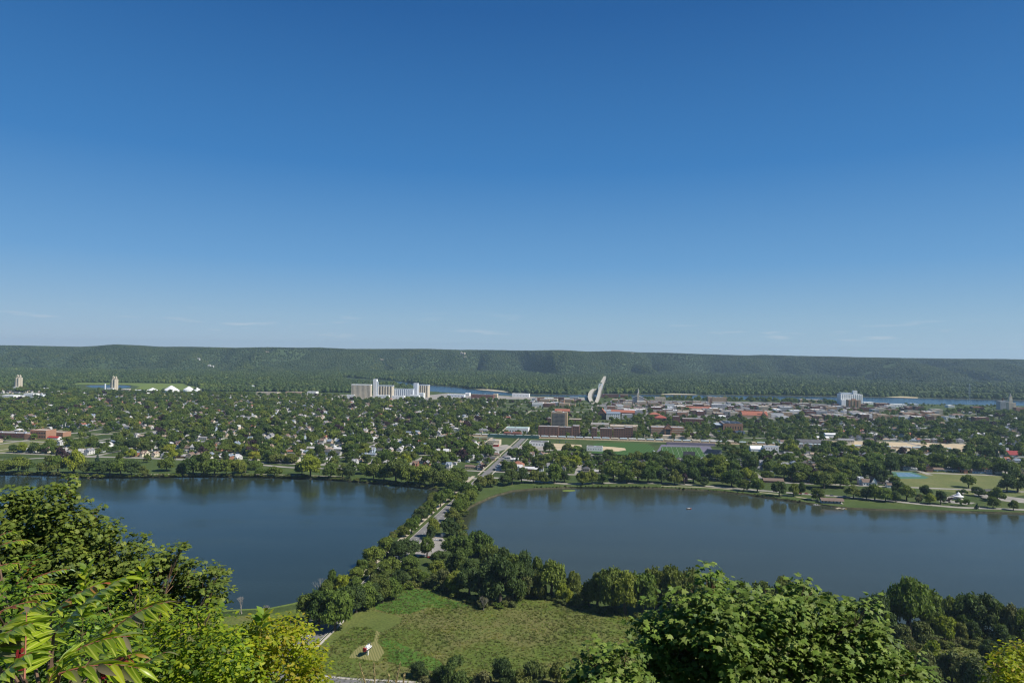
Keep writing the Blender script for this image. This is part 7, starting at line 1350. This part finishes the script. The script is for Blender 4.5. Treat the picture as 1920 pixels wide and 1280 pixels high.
sumac('nearest sumac with long drooping fronds and glossy leaflets in the lower left', -2.1, 3.0, [
    ((100, 1190, 236, 1082, 3.3, .150, 12), dict(cols='gggggg')), ((95, 1150, 196, 1092, 3.6, .130, 10), dict(cols='ggggr')), ((196, 1194, 318, 1128, 3.4, .150, 9), dict(cols='gggb', sag=.16)),
    ((108, 1240, 246, 1192, 3.1, .150, 9), dict(cols='gggb', sag=.14)), ((46, 1272, 50, 1146, 3.0, .160, 11), dict(cols='gggb', dep1=3.2, down=.35)), ((112, 1262, 262, 1252, 2.9, .150, 9), dict(cols='gggb')), ((232, 1280, 310, 1222, 3.4, .110, 8), dict(cols='gggb')),
    ((60, 1215, 150, 1150, 3.7, .140, 10), dict(cols='gggg')), ((10, 1240, 96, 1196, 3.5, .140, 9), dict(cols='ggg')), ((150, 1240, 215, 1160, 3.8, .130, 9), dict(cols='ggg')), ((130, 1280, 200, 1222, 3.3, .140, 8), dict(cols='gggb')), ((0, 1180, 84, 1130, 3.9, .130, 9), dict(cols='gg')), ((170, 1262, 256, 1226, 3.6, .130, 8), dict(cols='ggr')),
    ((-30, 1215, 62, 1168, 3.1, .150, 8), dict(cols='ggg')), ((-20, 1290, 60, 1222, 2.8, .150, 8), dict(cols='gg')), ((80, 1300, 118, 1232, 2.9, .140, 8), dict(cols='gg')), ((170, 1300, 240, 1270, 3.0, .12, 7), dict(cols='ggb'))], [(37, 1252, 3.0), (193, 1276, 3.0)])
sumac('farther sumac with small pale and reddish fronds at the left edge', -3.9, 5.6, [
    ((-12, 1030, 51, 1012, 6.2, .105, 11), dict(cols='g')), ((60, 1086, 132, 1066, 5.6, .085, 11), dict(cols='ggp', sag=.08)), ((50, 1102, 106, 1096, 5.5, .085, 8), dict(cols='g')), ((32, 1094, 66, 1045, 5.6, .095, 10), dict(cols='ggrr')),
    ((-12, 1066, 36, 1056, 5.8, .10, 8), dict(cols='g')), ((-8, 1010, 22, 996, 6.4, .10, 7), dict(cols='g')), ((40, 1125, 98, 1112, 5.2, .085, 8), dict(cols='gg')), ((-5, 1150, 70, 1128, 4.8, .09, 8), dict(cols='grg'))])
# leafy shoots poking up, and dry grass stalks at the bottom edge
M_YLSTEM = paint('shoot_stem', (0.16, 0.15, 0.05), .8, .15, 6)
def shoot(label, u, v, u1, v1, d, L, n, seed, mat, gx_, gy_):
    org = np.array([gx_, gy_, float(hillz(gx_, gy_)) - .05]); root = empty('leafy_shoot', org); tag(root, label, 'shoot'); A, B = AT(u, v, d) - org, AT(u1, v1, d) - org; b = MB(); b.tube([(0, 0, 0), tuple(A), tuple(B)], [.0035, .003, .0018], M_YLSTEM, 5); b.build('stem', root); r = np.random.RandomState(seed); lm = mesh_np('leaf', OVAL[0], OVAL[1], [mat])
    for k in range(n):
        t = k / (n - 1); p = A + (B - A) * t; a = k * 2.4; D = np.array([math.cos(a), math.sin(a) * .8, .75 + .3 * t]); D /= np.linalg.norm(D); N = np.array([-math.cos(a) * .6, -.5, .9]); N -= D * (N @ D); N /= np.linalg.norm(N); X_ = np.cross(D, N); o = bpy.data.objects.new('leaf', lm); COL.objects.link(o); o.parent = root; s = L * (.8 + .4 * r.rand())
        o.matrix_local = Matrix(((X_[0] * s, D[0] * s, N[0] * s, p[0]), (X_[1] * s, D[1] * s, N[1] * s, p[1]), (X_[2] * s, D[2] * s, N[2] * s, p[2]), (0, 0, 0, 1)))
shoot('upright leafy shoot standing before the dark maple, left of centre of it', 158, 1112, 163, 1062, 5.2, .085, 14, 1, M_YL, -3.3, 5.2); shoot('taller leafy shoot right of the first, beside the yellow-green shrub', 262, 1090, 275, 1060, 5.8, .08, 12, 2, M_YL, -3.1, 5.8); shoot('bright yellow leafy tip between the two yellow shrubs', 488, 1178, 494, 1152, 7.4, .13, 10, 3, M_YL, -2.7, 7.4)
M_DRY = paint('dry_grass', (0.36, 0.28, 0.13), .9, .15, 10)
for i, (u, v, u1, v1) in enumerate([(690, 1300, 674, 1244), (703, 1300, 701, 1243), (738, 1300, 750, 1244), (724, 1300, 730, 1266), (752, 1300, 759, 1266)]):
    gx_ = AT(u, v, 2.6)[0]; root = empty('grass_stalk', (gx_, 2.6, 172.6)); tag(root, ['dry grass stalk, leftmost of five at the bottom edge', 'dry grass stalk with a thick seed head, second from the left', 'tall leaning dry stalk, third from the right of the tall three', 'short dry stalk between two tall ones', 'short dry stalk, rightmost of the five'][i], 'grass stalk', 'dry grass stalks at the bottom edge'); org = np.array(root.location)
    if i == 2: root['label'] = 'tall dry stalk leaning right between the two short ones'
    A, B = AT(u, v, 2.6) - org, AT(u1, v1, 2.6) - org; b = MB(); b.tube([(0, 0, 0), tuple(A), tuple((A + B) / 2 + np.array([.002, 0, 0])), tuple(B)], [.003, .0026, .0018, .001], M_DRY, 5); b.build('stem', root); h = MB(); r = random.Random(i)
    for k in range(46): t = .25 + .75 * k / 45; p = A + (B - A) * t; a = r.random() * 6.28; h.tube([tuple(p), tuple(p + np.array([math.cos(a) * .005, math.sin(a) * .005, .009]))], [.0013, .0004], M_DRY, 4)
    h.build('seed_head', root)

# ================================================================ ROCK OUTCROPS AND HOUSES ON AND BELOW THE BLUFFS
def on_hill(u, v):
    d = ray(u, v); 
    for y in np.arange(4000, 7600, 8.0):
        k = y / d[1]; p = d * k; z = float(hills(np.array([p[0]]), np.array([p[1]]))[0])
        if CAMZ + p[2] <= z + 2: return np.array([p[0], p[1], z])
    return np.array([d[0] / d[1] * 5400, 5400.0, LZ])
M_ROCK = paint('bluff_rock', (0.34, 0.30, 0.24), .95, .25, .06); M_BLDW = MATS['white_siding']
for i, (u, v, n, w, h, lab) in enumerate([(868, 665, 7, 26, 26, 'pale rock outcrop near the crest above the river, right of the silos'), (872, 671, 4, 16, 14, 'smaller rock step just below the pale rock outcrop'), (502, 661, 4, 16, 16, 'small grey rock outcrop on the left part of the bluffs'), (716, 676, 5, 22, 12, 'brownish ledge of rock on the bluff above the cream silos'), (1186, 664, 3, 14, 14, 'low rock knob on the crest right of the bridge')]):
    p = on_hill(u, v); root = empty('rock_outcrop', p); tag(root, lab, 'rock outcrop', 'rock outcrops of the bluffs'); r = random.Random(i + 5)
    for k in range(n):
        V_, F_ = ICO2; rr = np.random.RandomState(i * 20 + k); vv_ = V_ * (0.75 + .4 * rr.rand(len(V_), 1)) * np.array([w * .28, w * .22, h * r.uniform(.4, .62)]); me = mesh_np('boulder', vv_, F_, [M_ROCK]); link('boulder', me, root, (w * (k / n - .45) * 1.6, r.uniform(-8, 2), r.uniform(0, h * .3) + 6))
pos = ['left end', 'left', 'centre left', 'centre']
FH = [(1458, 707, 'white farmhouse at the bluff foot, leftmost of the right-hand row'), (1540, 709, 'white house at the bluff foot near the marsh clearing'), (1573, 708.5, 'second white house at the bluff foot near the marsh clearing'), (1421, 704.5, 'small pale house at the bluff foot, furthest left of the right-hand houses'), (393, 687, 'white house by the far backwater on the left'), (399, 688.6, 'second white house at the end of the far backwater'), (60, 646.5, 'white farmhouse on the crest at the far left'), (362, 650.5, 'pale farm shed on the left crest'), (1668, 670.5, 'white farm shed on the right crest, left of two'), (1703, 670.8, 'white barn on the right crest'), (1770, 672.6, 'long white shed on the crest at the right'), (734, 653, 'pale farm building on the crest above the silos'), (373, 675.5, 'lone white house halfway up the left bluff')]
for i, (u, v, lab) in enumerate(FH):
    p = on_hill(u, v); top = p[2] + 10 > CAMZ - 5; root = empty('farmhouse', (p[0], p[1] - (14 if top else 6), p[2] + (10 if top else 7)), GROT); tag(root, lab, 'farmhouse', 'white houses and barns along the bluffs'); w, r_ = MB(), MB(); w.box(-11, 11, -6, 6, -8, 6, M_BLDW); r_.gable(-11, 11, -6, 6, 6, 10, RM[1], M_BLDW); w.build('wall', root); r_.build('roof', root)
